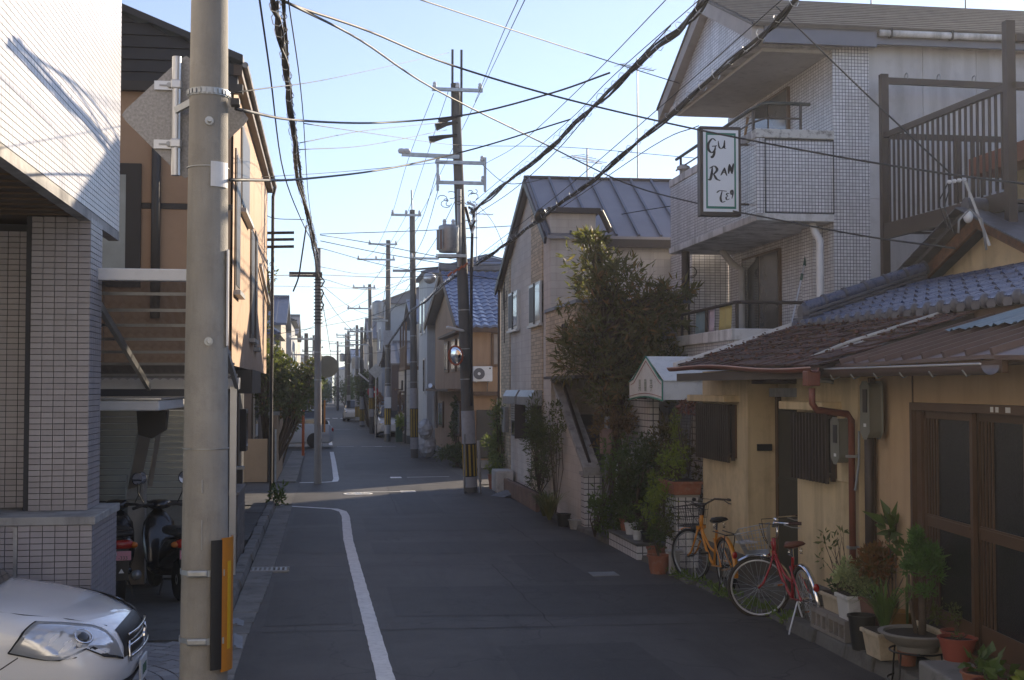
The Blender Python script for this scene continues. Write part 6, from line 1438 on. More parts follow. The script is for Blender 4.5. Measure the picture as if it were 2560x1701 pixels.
# understorey on the right
bush('dark_shrub','dark glossy shrub mass below the evergreen tree by the meter post',(4.75,19.0,.1),[((4.65,19.0,.75),(.32,.6,.5),1500),((4.7,18.6,1.25),(.4,.6,.45),1300),((4.6,19.3,.4),(.25,.4,.3),500)],LM['dark'],.07,seed=3)
bush('brownish_shrub','reddish-brown tinged shrub behind the dark glossy one',(4.95,18.3,.1),[((4.95,18.2,1.5),(.4,.6,.45),1300),((5.1,18.0,1.0),(.4,.5,.5),900)],leafmat('bronze_leaf',(.03,.028,.012),(.11,.07,.03)),.07,seed=4)
bush('nandina','feathery bamboo-like shrub against the beige house wall',(4.2,25.0,.28),[((4.15,24.9,1.7),(.25,.75,.65),1300),((4.15,25.0,.9),(.22,.6,.55),700),((4.2,23.9,1.2),(.2,.5,.7),600)],leafmat('nandina_leaf',(.022,.032,.012),(.07,.085,.03)),.085,elong=4,seed=5,clumps=18,r=.012)
bush('pink_shrub','thin shrub with tiny red-tipped leaves by the shuttered windows',(4.2,23.2,.1),[((4.2,23.3,1.75),(.2,.5,.5),500)],LM['olive'],.06,seed=15,r=.01)
bush('green_shrub','green leafy shrub against the white tiled pillar foot',(4.25,20.0,.05),[((4.3,19.7,.5),(.25,.5,.45),600),((4.45,19.6,1.3),(.3,.5,.4),500)],LM['mid'],.07,seed=17,r=.012)
bush('rusty_shrub','rust-tinged shrub hanging below the tree crown',(4.7,20.2,.3),[((4.6,20.2,1.75),(.4,.7,.4),800)],leafmat('rust_leaf',(.05,.03,.015),(.17,.08,.035)),.09,seed=18,elong=3)
def tuft(name,label,c,n,h,m,seed,w=.014,spread=.5,cat='grass'):
    rng=np.random.default_rng(seed); b=MB()
    for k in range(n):
        a=rng.random()*6.28; d=Vector((math.cos(a),math.sin(a),0)); hh=h*(.6+.5*rng.random()); sp=spread*(.3+.9*rng.random())
        base=Vector(c)+d*.03*rng.random(); sd=Vector((-d.y,d.x,0))*w*(.7+.6*rng.random())
        P=[base, base+d*sp*hh*.35+Vector((0,0,hh*.55)), base+d*sp*hh*.8+Vector((0,0,hh*.85)), base+d*sp*hh*1.25+Vector((0,0,hh*(.9 if rng.random()<.5 else .7)))]
        o=len(b.v)
        for i,p in enumerate(P): ww=(1,.9,.6,.05)[i]; b.v += [tuple(p-sd*ww),tuple(p+sd*ww)]
        b.f += [(o+2*i,o+2*i+1,o+2*i+3,o+2*i+2) for i in range(3)]
    return b
def grass(name,label,c,n,h,m,seed,**k): return tag(tuft(name,label,c,n,h,m,seed,**k).build(name,m),label,'plant')
grass('ornamental_grass','drooping grass clump at the foot of the outside stair',(3.98,22.6,.05),150,.55,leafmat('dry_grass',(.05,.07,.02),(.2,.18,.06)),6,w=.008,spread=.7)
grass('ornamental_grass','smaller grass clump beside the black pot at the stair foot',(4.0,23.3,.05),110,.5,LM['olive'],7,w=.008,spread=.6)
t=thing('flower_pot','black empty pot at the foot of the outside stair','pot',(4.12,22.0,0)); pot(t,(4.12,22.0,.0),.13,.22,M['black'])
t=thing('flower_pot','broken pale pot lying beside the black pot','pot',(4.2,21.6,0)); pot(t,(4.25,21.55,.0),.13,.16,M['concrete_light'])
# planters along the shrubs
M['plast_white']=mat('white_plastic_pot',(.6,.6,.58),.5,var=.08,dirt=.3); M['beige_pot']=mat('beige_plastic_pot',(.5,.42,.3),.6,var=.12,dirt=.3); M['brown_pot']=mat('brown_plastic_pot',(.13,.07,.05),.6,var=.2)
def potted(label,c,r,h,pm,blobs,lm,size,seed,name='potted_plant',elong=2.2,n=250,cl=8,bowl=False,group=None):
    t=thing(name,label,'potted plant',c,0,group); pot(t,c,r,h,pm,bowl=bowl); rng=np.random.default_rng(seed); b=MB(); tips=[]
    for cc,rad in blobs: K=leaves(b,rng,n,cc,rad,size,cl,.45,elong,.25,.3); tips+= [tuple(k) for k in K[:4]]
    b.build('foliage',lm,t); stems(t,rng,(c[0],c[1],c[2]+h*.8),tips,.008); return t
tw=thing('plant_stand','low tiled bench carrying the white pots under the dark shrub','plant stand',(4.5,18.3,0))
for k in range(4): MB().box(4.32,4.52,17.5+k*.45,17.5+k*.45+.44,0,.2).build('bench_block', M['grid_tile'], tw)
MB().box(4.30,4.75,17.48,19.3,.2,.24).build('bench_top', M['concrete_dark'], tw, bevel=.01)
potted('white round pot with a small leafy plant on the tiled bench',(4.5,18.6,.24),.1,.17,M['plast_white'],[((4.5,18.6,.52),(.16,.16,.15))],LM['mid'],.05,31,n=120)
potted('small white cup pot with trailing green in front of the tiled bench',(4.42,17.9,.24),.07,.14,M['plast_white'],[((4.42,17.9,.46),(.12,.14,.12))],LM['dark'],.05,32,n=110)
potted('dark pot of upright herbs on the tiled bench',(4.5,17.6,.24),.1,.15,M['black'],[((4.5,17.55,.55),(.14,.2,.22))],LM['mid'],.06,33,n=200,elong=4)
potted('terracotta pot with low foliage at the left end of the tiled bench',(4.55,19.1,.24),.11,.18,M['terracotta'],[((4.55,19.1,.5),(.15,.16,.12))],LM['olive'],.05,34,n=120)
potted('round terracotta bowl by the white stone post at the bicycle',(4.3,16.25,0),.15,.24,M['terracotta'],[((4.3,16.3,.45),(.16,.18,.16))],LM['dark'],.06,35,n=160)
t=thing('flower_pot','upturned terracotta dish resting on the round bowl','pot',(4.36,16.55,.2)); pot(t,(4.36,16.6,.0),.13,.3,M['terracotta'])
sp2=thing('stone_post','white stone block post beside the yellow bicycle','post',(4.45,16.0,0)); MB().box(4.38,4.5,15.95,16.07,0,.3).build('block', M['concrete_light'], sp2, bevel=.008); MB().box(4.34,4.54,15.92,16.1,.3,.335).build('cap', M['concrete_light'], sp2, bevel=.006)
# planter box at the wall corner with yellow-green plants
pb=thing('planter_stand','white tiled pillar carrying a red planter box at the yellow wall corner','plant stand',(4.75,16.75,0))
MB().box(4.62,4.92,16.55,17.1,0,.95).build('pillar', M['grid_tile'], pb); MB().box(4.6,4.94,16.53,17.12,.952,.985).build('pillar_top', M['concrete_light'], pb)
t=thing('potted_plant','red-brown planter box overflowing with yellow-green foliage','potted plant',(4.7,16.8,.99)); boxpot(t,4.55,4.95,16.45,17.15,.99,1.16,M['terracotta'])
rng=np.random.default_rng(41); b=MB(); K=[]
for cc,rad,n in (((4.62,16.7,1.42),(.22,.4,.28),420),((4.48,16.85,1.05),(.22,.4,.3),420),((4.4,17.1,.8),(.18,.35,.25),220)): K+=[tuple(k) for k in leaves(b,rng,n,cc,rad,.055,12,.4,2.2,.25,.1)]
b.build('foliage', LM['lime'], t); stems(t,rng,(4.7,16.8,1.1),K[:10],.008)
bush('cypress','slim yellow-green cypress spire rising beside the yellow wall',(4.75,17.0,1.0),[((4.75,17.0,1.75),(.10,.12,.45),500)],LM['lime'],.05,seed=43,clumps=14,elong=3,cat='conifer',spread=.3,up=.8)
bush('red_shrub','sprig of small burgundy leaves under the awning',(4.85,16.75,1.2),[((4.8,16.6,2.12),(.12,.22,.12),140)],LM['pinkr'],.06,seed=44,r=.006)
bush('hanging_shrub','sparse brownish hanging foliage over the tiled pillar',(4.6,16.8,.4),[((4.55,16.75,.65),(.14,.3,.3),420)],LM['olive'],.05,seed=45,r=.006)
# by the near wall
cbk=thing('concrete_block','hollow concrete blocks carrying the white planter','block',(4.8,11.25,.1))
for k in range(2):
    y=11.0+k*.42; b=MB().box(4.62,4.86,y,y+.4,.12,.15).box(4.62,4.86,y,y+.4,.27,.31)
    for j in range(4): b.box(4.62,4.86,y+j*.123,y+j*.123+.03,.15,.27)
    b.build('hollow_block', M['block'], cbk)
t=thing('potted_plant','white square planter of cream-variegated foliage on the hollow blocks','potted plant',(4.76,11.1,.31)); boxpot(t,4.64,4.88,10.98,11.25,.31,.53,M['plast_white'])
rng=np.random.default_rng(51); b=MB(); K=leaves(b,rng,900,(4.76,11.1,.68),(.19,.2,.15),.045,16,.35,1.9,.4,.3); b.build('foliage', LM['varieg'], t); stems(t,rng,(4.76,11.1,.54),[tuple(k) for k in K[:6]],.006)
t=thing('potted_plant','low beige trough with dark leaves behind the variegated planter','potted plant',(4.78,11.5,.31)); boxpot(t,4.68,4.9,11.3,11.7,.31,.47,M['beige_pot'])
b=MB(); K=leaves(b,rng,160,(4.78,11.5,.55),(.12,.2,.08),.06,7,.4,2.2,.3,.3); b.build('foliage', LM['dark'], t)
potted('big brown terracotta pot with a red and green maple',(4.93,10.93,.14),.19,.40,mat('brown_terracotta',(.17,.085,.06),.8,var=.2,dirt=.25),[((4.93,10.95,.82),(.25,.27,.17))],leafmat('maple_mix',(.035,.05,.014),(.22,.06,.02),.6,.3),.055,52,n=900,cl=16)
bush('broadleaf_shrub','leafy green shrub with big leaves behind the maple pot',(5.02,10.85,.2),[((5.0,10.85,1.12),(.14,.16,.14),45),((5.02,10.7,.95),(.16,.2,.14),30)],LM['mid'],.2,seed=53,clumps=5,elong=2.4,r=.009,spread=.3)
bush('twig_plant','thin leafy twigs sticking up beside the downpipe',(4.72,11.35,.5),[((4.70,11.6,.85),(.08,.2,.22),26),((4.74,11.4,1.0),(.06,.1,.14),14)],LM['olive'],.07,seed=54,clumps=7,r=.005,elong=3)
t=thing('potted_plant','beige square planter of strap-leaved plants on the stone edging','potted plant',(4.68,10.3,.14)); boxpot(t,4.54,4.84,10.12,10.46,.14,.36,M['beige_pot'],.03)
tuft('','',(4.68,10.3,.37),60,.42,None,55,w=.012,spread=.75).build('foliage', LM['grass'], t)
t=thing('flower_pot','tall black plastic pot behind the strap-leaved planter','pot',(4.62,10.72,.12)); pot(t,(4.66,10.72,.12),.12,.3,M['black'])
t=thing('flower_pot','orange-brown round pot between the maple and the strap-leaved planter','pot',(4.85,10.55,.14)); pot(t,(4.9,10.52,.14),.13,.34,mat('ochre_pot',(.3,.15,.03),.6))
t=thing('flower_pot','tilted small terracotta pot against the strap-leaved planter','pot',(4.72,9.98,.14)); pot(t,(4.72,9.97,.14),.09,.2,M['terracotta'])
tp=thing('topiary','clipped green conifer in a grey oval bowl','potted plant',(4.72,9.78,.3))
pot(tp,(4.72,9.78,.3),.29,.15,mat('grey_bowl',(.25,.235,.21),.85,var=.15,dirt=.2),24,True)
rng=np.random.default_rng(61); b=MB(); leaves(b,rng,1500,(4.74,9.74,1.0),(.17,.18,.17),.06,26,.34,4.5,.4,.9); leaves(b,rng,420,(4.72,9.76,1.2),(.08,.09,.12),.055,9,.4,4.5,.2,1.1); leaves(b,rng,260,(4.74,9.74,.80),(.13,.14,.09),.05,9,.4,4.5,.3,.7); b.build('foliage', LM['con'], tp)
MB().tube([(4.74,9.74,.42),(4.75,9.75,.62),(4.74,9.73,.88)],[.035,.03,.02],8).tube([(4.71,9.78,.42),(4.68,9.82,.7),(4.66,9.8,.9)],[.02,.015,.01],6).tube([(4.77,9.7,.6),(4.82,9.66,.85)],[.015,.008],6).build('trunk', M['bark'], tp, smooth=True)
ist=thing('plant_stand','black wire stand under the grey bowl of the clipped conifer','plant stand',(4.72,9.78,0))
b=MB().ring((4.72,9.78,.30),.22,.008,'z',24,5)
b.build('top_ring', M['black'], ist); MB().ring((4.72,9.78,.07),.24,.007,'z',24,5).build('lower_ring', M['black'], ist)
for k in range(4):
    a=.5+k*math.pi/2; MB().tube([(4.72+.22*math.cos(a),9.78+.22*math.sin(a),.30),(4.72+.25*math.cos(a),9.78+.25*math.sin(a),.0)],.008,6).build('leg', M['black'], ist)
potted('brick-red plastic pot on the door step, in front of a smaller one',(4.72,9.12,.36),.14,.17,mat('red_plastic',(.28,.06,.035),.6,var=.12),[((4.72,9.12,.55),(.06,.06,.04))],LM['olive'],.03,62,n=20,cl=3)
potted('small red pot with a dry twiggy plant on the door step',(4.86,9.42,.36),.11,.16,mat('red_plastic2',(.26,.07,.045),.6,var=.12),[((4.86,9.42,.62),(.1,.1,.1))],LM['olive'],.03,63,n=160)
t=thing('potted_plant','cream trough with thin stems behind the grey bowl','potted plant',(4.9,9.85,.2)); boxpot(t,4.84,5.02,9.6,10.05,.2,.48,M['beige_pot'])
b=MB(); leaves(b,np.random.default_rng(64),120,(4.93,9.85,.62),(.08,.22,.12),.05,6,.5,3,.2,.4); b.build('foliage', LM['olive'], t)
grass('garden_cane','green cane with a climbing plant by the brown planters',(4.9,10.35,.4),6,.55,LM['mid'],65,w=.008,spread=.12)
for k,(x,y,r_,lab) in enumerate(((4.28,7.95,.13,'terracotta pot with round leaves at the right corner'),(4.22,7.65,.15,'dark red pot with round leaves at the lower right corner'),(4.30,7.35,.12,'terracotta pot with yellowing leaves at the far right edge'))):
    potted(lab,(x,y,.36),r_,.18,(M['terracotta'],mat('dark_red_pot',(.2,.05,.03),.7),M['terracotta'])[k],[((x,y,.60),(.13,.13,.06))],LM['mid'] if k<2 else LM['lime'],.09,70+k,n=28,cl=5,elong=1.3)
# weeds along the wall foot
wd=MB(); rng=np.random.default_rng(77)
for k in range(80):
    y=12.2+rng.random()*4.6; x=at_y(RE,y)-.06+rng.random()*.12
    leaves(wd,rng,14,(x,y,.05),(.06,.09,.05),.06,3,.5,3,.2,.6)
struct(tag(wd.build('weeds',LM['grass']),'low weeds and moss along the foot of the yellow wall','weeds'),'stuff')
# crossing corner right: shrub, planters
bush('leafy_shrub','pale-tipped shrub in pots at the corner of the beige house',(4.3,31.3,.1),[((4.15,31.2,1.05),(.35,.7,.55),1200),((4.2,30.7,1.7),(.3,.5,.4),500),((4.1,30.6,.55),(.25,.4,.3),300)],leafmat('pale_shrub',(.03,.06,.014),(.16,.20,.07)),.085,seed=81,elong=2.6)
t=thing('planter','white slatted planter box at the corner of the beige house','planter',(4.0,29.6,0)); MB().box(3.92,4.3,29.2,30.1,0,.5).build('planter_box', M['plast_white'], t, bevel=.01)
for k in range(7): MB().box(3.905,3.92,29.24+k*.12,29.32+k*.12,.04,.47).build('slat', M['plast_white'], t)
potted('small terracotta pot behind the white slatted planter',(4.0,30.4,0),.14,.35,M['terracotta'],[((4.0,30.4,.5),(.2,.2,.15))],LM['lime'],.06,82,n=160)
bush('corner_bush','low dark bush at the foot of the orange house',(4.05,39.2,0),[((3.95,39.3,.4),(.45,1.0,.38),900),((3.9,41.2,.3),(.35,.8,.28),400)],LM['dark'],.1,seed=83)
bush('wall_vine','dark climbing plant on the orange house wall',(4.15,40.5,.3),[((4.08,40.6,1.55),(.14,.7,.75),800)],LM['dark'],.1,seed=84)
bush('window_plant','bright green plant at the block house wall',(3.4,56.4,.5),[((3.4,56.3,1.0),(.3,.4,.4),300)],LM['lime'],.14,seed=85)
bush('far_tree','dark roadside tree in front of the far right houses',(2.7,80,0),[((2.9,80,2.4),(.9,1.6,1.3),1200),((2.6,86,2.2),(.8,1.5,1.2),800)],LM['dark'],.18,seed=86,cat='tree',r=.06)
bush('red_leaf_shrub','reddish shrub far along the right kerb',(2.9,70.5,0),[((2.8,70.5,1.7),(.4,.6,.6),300)],leafmat('rusty',(.2,.06,.02),(.4,.16,.06)),.14,seed=87,r=.03)
# left crossing: overhanging street shrub and young tree
bush('street_tree','leafy tree overhanging the left kerb beyond the crossing',(-1.5,35.2,0),[((-1.3,35.0,2.6),(.75,1.1,.75),2600),((-.75,35.3,2.4),(.65,.9,.55),1500),((-1.6,34.6,3.3),(.4,.6,.7),900),((-1.75,34.4,4.3),(.28,.5,.8),520),((-1.7,34.3,5.1),(.2,.3,.45),160),((-.3,35.3,2.9),(.5,.5,.35),500),((-1.2,34.8,1.9),(.7,.9,.4),900)],leafmat('autumn_tree',(.012,.026,.007),(.05,.068,.015),.5,.22,((.22,.08,.02),.95)),.11,seed=91,cat='tree',r=.045,clumps=20,elong=1.8)
bush('street_shrub','dark shrub farther along the left kerb',(-1.3,40,0),[((-1.2,40,1.9),(.6,1.5,1.0),1200)],LM['dark'],.13,seed=92,r=.03)
bush('tall_twig','bare twiggy shoot above the left street tree',(-1.6,34.2,3.6),[((-1.45,34.2,5.3),(.2,.2,.6),60)],LM['olive'],.1,seed=93,r=.012,clumps=8)
bush('corner_weed','small green weed at the left corner of the crossing',(-1.0,26.6,0),[((-.95,26.5,.25),(.2,.3,.25),200)],LM['mid'],.09,seed=94,r=.008)
lp=thing('boundary_post','dark steel boundary post and low ochre block wall on the left past the crossing','post',(-1.35,33.5,0))
MB().box(-1.42,-1.3,33.4,33.55,0,1.4).build('post', M['dark_brown'], lp); MB().cyl((-1.24,33.4,0),(-1.24,33.4,1.35),.025,n=8).build('pipe', M['galv'], lp); MB().box(-2.4,-1.45,33.45,33.6,0,1.1).build('wall', M['ochre'], lp)
sw=thing('side_wall','ochre rendered garden wall on the left past the crossing','wall',(-1.2,36,0)); MB().box(-1.4,-1.22,33.7,38.5,0,1.7).build('wall', mat('dull_ochre',(.28,.2,.13),.9,streak=.4), sw); MB().box(-1.44,-1.18,33.68,38.5,1.7,1.78).build('coping', M['concrete'], sw)
orp=thing('orange_post','bright orange roadside post beyond the left pole','post',(-.75,46,0)); MB().cyl((-.75,46,0),(-.75,46,2.6),.05,n=8).build('post', mat('bright_orange',(.6,.12,.02),.5), orp)
bush('far_tree','dark street trees far along the left kerb',(-1.3,78,0),[((-1.1,78,2.3),(.7,2.5,1.2),900),((-1.0,86,2.6),(.6,2.5,1.2),600)],LM['dark'],.2,seed=95,cat='tree',r=.06)
bush('far_tree','faint dark tree at the left of the street end',(-1.0,104,0),[((-.6,104,2.2),(.8,3,1.3),600)],LM['dark'],.25,seed=96,cat='tree',r=.06)
bush('far_tree','faint dark tree at the right of the street end',(2.2,108,0),[((2.2,108,2.4),(.8,3,1.4),600)],LM['dark'],.25,seed=97,cat='tree',r=.06)
bush('far_tree','dark trees closing the left of the far street end',(-.6,128,0),[((-.4,128,2.2),(1.0,3,1.5),500),((.3,150,2.2),(1.2,3,1.6),400)],LM['dark'],.3,seed=98,cat='tree',r=.06)
bush('far_tree','dark trees closing the right of the far street end',(2.5,135,0),[((2.4,135,2.2),(1.0,3,1.5),500),((1.6,165,2.2),(1.5,3,1.8),400)],LM['dark'],.3,seed=99,cat='tree',r=.06)
# far parked cars
def far_car(label,loc,rz,c):
    t=thing('parked_car',label,'car',loc,rz); m=mat('car_paint_far',c,.3,var=.03,coat=.6)
    def loft(nm,secs,mm):
        vs=[]
        for (y,w,z0,z1,w2) in secs: vs+=[(-w,y,z0),(w,y,z0),(w,y,(z0+z1)/2),(w2,y,z1),(-w2,y,z1),(-w,y,(z0+z1)/2)]
        n=len(secs); return MB().add(vs,[(i*6+k,i*6+(k+1)%6,(i+1)*6+(k+1)%6,(i+1)*6+k) for i in range(n-1) for k in range(6)]+[(5,4,3,2,1,0),tuple((n-1)*6+k for k in range(6))]).build(nm,mm,t,smooth=30,local=True,bevel=.04)
    loft('body',[(-1.9,.70,.3,.75,.6),(-1.75,.8,.2,.95,.72),(-.9,.82,.2,.98,.75),(.8,.82,.2,.95,.75),(1.6,.8,.2,.85,.7),(1.85,.66,.3,.65,.55)],m)
    loft('cabin',[(-1.7,.7,.95,1.0,.6),(-1.3,.72,.95,1.48,.58),(.2,.72,.95,1.5,.6),(.9,.7,.95,1.0,.6)],M['glass']); MB().box(-.58,.58,-1.2,.15,1.485,1.53).build('roof',m,t,bevel=.03,local=True)
    for s_ in (-1,1):
        for y in (-1.15,1.2): MB().lathe([(.15,-.09),(.3,-.09),(.31,0),(.3,.09),(.15,.09)],(s_*.76,y,.31),16,axis='x').build('wheel',M['rubber'],t,local=True)
        MB().ell((s_*.6,-1.86,.72),.1,.06,.09).build('tail_lamp',M['redlens'],t,local=True); MB().ell((s_*.58,1.74,.68),.13,.1,.07).build('head_lamp',M['chrome'],t,local=True)
far_car('silver car parked on the left past the crossing',(-1.55,52.8,0),R(90),(.45,.47,.5))
far_car('white car parked beyond the block house on the right',(3.4,64.5,0),R(178),(.6,.62,.64))
far_car('white van far along the right kerb',(2.2,95,0),R(178),(.6,.6,.6))
gbg=thing('garbage_bag','pale plastic rubbish bags tied against the pole by the orange house','rubbish bag',(3.35,44.2,0))
for c,r_ in (((3.5,44.1,.42),(.3,.35,.42)),((3.42,43.9,1.0),(.25,.3,.35))):
    b=MB().ell(c,*r_,18,12); rr=random.Random(5); b.v=[(x+rr.uniform(-.03,.03),y+rr.uniform(-.03,.03),max(.01,z+rr.uniform(-.03,.03))) for x,y,z in b.v]; b.build('bag', mat('clear_plastic_bag',(.5,.52,.55),.25,var=.3,scale=9,spec=.8), gbg)
gbn=thing('green_bin','dark green bin beside the pole at the block house','bin',(3.4,57.3,0)); MB().box(3.15,3.45,57.3,57.7,0,.9).build('body', mat('bin_green',(.02,.06,.03),.6), gbn, bevel=.03); MB().box(3.12,3.48,57.27,57.73,.9,.97).build('lid', mat('bin_lid',(.025,.07,.035),.6), gbn, bevel=.02)
# road signs far right
def rsign(label,x,y,h,disc,c): 
    t=thing('road_sign',label,'sign',(x,y,0)); MB().cyl((x,y,0),(x,y,h),.035,n=8).build('post',M['galv'],t)
    if disc: MB().lathe([(.3,-.01),(.3,.01)],(x,y-.06,h-.3),24,axis='y').build('sign_disc',mat('sign_c%d'%len(bpy.data.materials),c,.5),t); MB().box(x-.2,x+.2,y-.085,y-.072,h-.36,h-.24).build('sign_bar',M['white'],t)
    else: MB().prism([(x,h-.75),(x+.38,h-.37),(x,h),(x-.38,h-.37)],'y',y-.06,y-.05).build('sign_plate',M['galv'],t)
rsign('round red no-entry sign far along the right kerb',2.55,69,2.5,True,(.5,.02,.02))
rsign('diamond sign seen from behind far along the right kerb',2.45,62.5,3.6,False,None)
# ------------------------------------------------------------------ poles
M['pole_dark'] = mat('pole_concrete_dark',(.13,.125,.115),.85,var=.25,scale=2,streak=.4,dirtc=(.05,.05,.045),bump=.2)
M['sleeve'] = mat('grey_sleeve',(.38,.38,.40),.7,var=.1,dirt=.25); M['black_sleeve']=mat('black_sleeve',(.02,.02,.018),.7); M['stripe_y']=mat('stripe_yellow',(.45,.30,.03),.6,dirt=.2)
def lerp3(a,b,t): return tuple(a[i]+(b[i]-a[i])*t for i in range(3))
def pole(label, base, top, r0, r1, m=None, sleeves=True, group=None, arms=(), zs_=(.12,.35,1.1,1.9)):
    t=thing('utility_pole',label,'utility pole',base,0,group); H=top[2]-base[2]
    def P(z): return lerp3(base,top,(z-base[2])/H)
    def rad(z): return r0+(r1-r0)*z/H
    MB().tube([P(H*i/8) for i in range(9)],[rad(H*i/8) for i in range(9)],16).build('shaft', m or M['pole_dark'], t, smooth=50)
    if sleeves:
        a,b_,c_,d_=zs_
        MB().tube([P(a),P(b_)],rad(a)+.006,16).build('sleeve', M['sleeve'], t, smooth=50); MB().tube([P(b_+.003),P(c_)],rad(b_)+.006,16).build('sleeve', M['black_sleeve'], t, smooth=50)
        MB().tube([P(c_+.003),P(d_)],rad(c_)+.008,16).build('sleeve', M['sleeve'], t, smooth=50)
        for k in range(5):
            an=-2.9+k*.62; q=Vector(P(b_+.02)); w=rad(b_)+.009
            MB().bar((q.x+w*math.cos(an),q.y+w*math.sin(an),b_+.02),(P(c_)[0]+w*math.cos(an),P(c_)[1]+w*math.sin(an),c_-.02),.045,.006,up=(math.cos(an),math.sin(an),0)).build('warning_stripe', M['stripe_y'], t)
    for z in (2.6,3.3,4.2):
        if z<H-.5: MB().tube([P(z),P(z+.02)],rad(z)+.008,14).build('band', M['galv'], t)
    for (z,xa,xb,w) in arms:
        q=P(z); ar=MB().bar((q[0]+xa,q[1]-rad(z)-.05,z),(q[0]+xb,q[1]-rad(z)-.05,z),.075,.075).build('cross_arm', M['galv'], t)
        for s_ in np.linspace(xa+.06,xb-.06,3 if w else 2):
            MB().lathe([(.03,.04),(.05,.06),(.05,.1),(.03,.11),(.045,.13),(.03,.17)],(q[0]+s_,q[1]-rad(z)-.05,z),10).build('insulator', M['white'], ar)
    return t,P,rad
t,P,rad = pole('dark utility pole with a grey transformer at the crossing', (3.35,29.5,0),(2.97,29.5,9.5),.155,.105,arms=((9.32,-.56,.62,1),(7.62,-.55,.6,0),(7.15,-.55,.6,0)),zs_=(.12,.36,1.12,1.88))
for dx in (-.09,.12):
    MB().box(2.96+dx,3.01+dx,29.36,29.41,8.7,10.27).build('top_rod', M['dark_trim'], t)
for x in (2.52,3.62): MB().box(x,x+.06,29.28,29.33,6.95,7.75).build('arm_upright', M['galv'], t)
MB().bar((3.05,29.32,7.75),(1.72,29.32,7.78),.06,.09).build('long_arm', M['galv'], t)
for x in (1.72,1.84): MB().lathe([(.07,-.05),(.09,0),(.07,.05)],(x,29.3,7.85),12).build('insulator', M['white'], t)
tr1=MB().lathe([(.0,5.50),(.22,5.52),(.235,5.56),(.235,6.05),(.24,6.09),(.22,6.13),(.1,6.16)],(2.80,29.22,0),22).build('transformer', M['grey_metal'], t, smooth=35)
for k in range(14):
    a=math.pi*.75+k*.13; MB().bar((2.80+.235*math.cos(a),29.22+.235*math.sin(a),5.58),(2.80+.235*math.cos(a),29.22+.235*math.sin(a),6.02),.02,.09,up=(math.cos(a),math.sin(a),0)).build('cooling_fin', M['rust'] if k%3==0 else M['grey_metal'], tr1)
for x in (2.7,2.9): MB().lathe([(.035,6.13),(.05,6.17),(.035,6.2),(.05,6.23),(.03,6.28)],(x,29.2,0),10).build('bushing', M['white'], tr1)
MB().box(2.55,3.2,29.1,29.4,5.40,5.47).build('transformer_shelf', M['galv'], t)
for k,(z,dx) in enumerate(((8.62,-.22),(8.5,-.3),(8.2,-.45))):
    MB().tube([(3.0,29.3,z+.05),(2.9+dx*.5,29.28,z),(2.8+dx,29.28,z-.08)],[.03,.05,.09],8).build('cutout_cover', M['black'], t)
MB().tube([(3.05,29.34,7.0),(3.06,29.34,5.2)],.05,8).build('cable_riser', M['grey_metal'], t); MB().tube([(3.2,29.36,6.6),(3.36,29.34,6.0),(3.34,29.36,4.9),(3.34,29.36,2.0)],.035,8).build('cable_riser', M['cable'], t)
rg=random.Random(4)
for k in range(12):
    c_=Vector((2.75+rg.uniform(-.15,.7),29.28,6.75+rg.uniform(-.15,.25))); a=rg.uniform(0,6); r_=rg.uniform(.05,.13)
    MB().tube([c_+Vector((r_*math.cos(a+q*.7),-.03*q*.2,r_*.7*math.sin(a+q*.7))) for q in range(7)],.009,5).build('wire_loop', M['cable'], t)
for k in range(5): MB().tube([(3.28+rg.uniform(-.05,.1),29.3,6.7-k*.12),(3.4,29.2,6.6-k*.12),(3.3+rg.uniform(0,.12),29.2,6.45-k*.12)],.03,6).build('cable_joint', M['cable'] if k%2 else M['alu'], t)
for k in range(4): MB().tube([(3.24-.12*k,29.28-.02*k,5.28-.07*k),(3.14-.12*k,29.25,5.18-.07*k)],.025,6).build('orange_sleeve', mat('orange_sleeve',(.45,.10,.03),.5) if k==0 else bpy.data.materials['orange_sleeve'], t)
for z in (5.9,6.3): MB().cyl((3.2,29.5,z),(3.5,29.5,z),.012,n=6).build('step_bolt', M['galv'], t)
mr=thing('traffic_mirror','round convex traffic mirror with red hood on the transformer pole','mirror',(2.95,29.2,3.15))
mrM=Matrix.Translation((2.96,29.18,3.15)) @ Matrix.Rotation(R(-48),4,'Z') @ Matrix.Rotation(R(96),4,'X')
def mpart(nm,mb,m): o=mb.build(nm,m,mr,smooth=40,local=True); o.matrix_parent_inverse=Matrix.Translation((-2.95,-29.2,-3.15)); o.matrix_basis=mrM; return o
mpart('mirror_face', MB().lathe([(.001,.05),(.1,.043),(.19,.015),(.2,.0)],(0,0,0),28), M['mirror']); mpart('mirror_rim', MB().ring((0,0,0),.215,.02,'z',32,8), mat('mirror_rim_orange',(.35,.08,.03),.5)); mpart('mirror_back', MB().lathe([(.21,-.01),(.18,-.06),(.001,-.08)],(0,0,0),24), M['dark_trim'])
MB().bar((2.98,29.25,3.15),(3.2,29.4,3.15),.03,.03).build('bracket', M['galv'], mr)
sl_=thing('street_lamp','small white street lamp arm on the transformer pole','street lamp',(2.9,29.2,3.75)); MB().bar((2.75,29.2,3.80),(3.15,29.3,3.72),.09,.06).build('lamp_head', M['white'], sl_, bevel=.02); MB().bar((3.1,29.3,3.72),(3.25,29.45,3.72),.04,.04).build('lamp_bracket', M['galv'], sl_)
pp=thing('steel_pipe_post','thin grey steel pipe standing left of the transformer pole','post',(3.17,29.2,0)); MB().cyl((3.17,29.2,0),(3.17,29.2,1.35),.022,n=8).build('pipe', M['grey_metal'], pp)
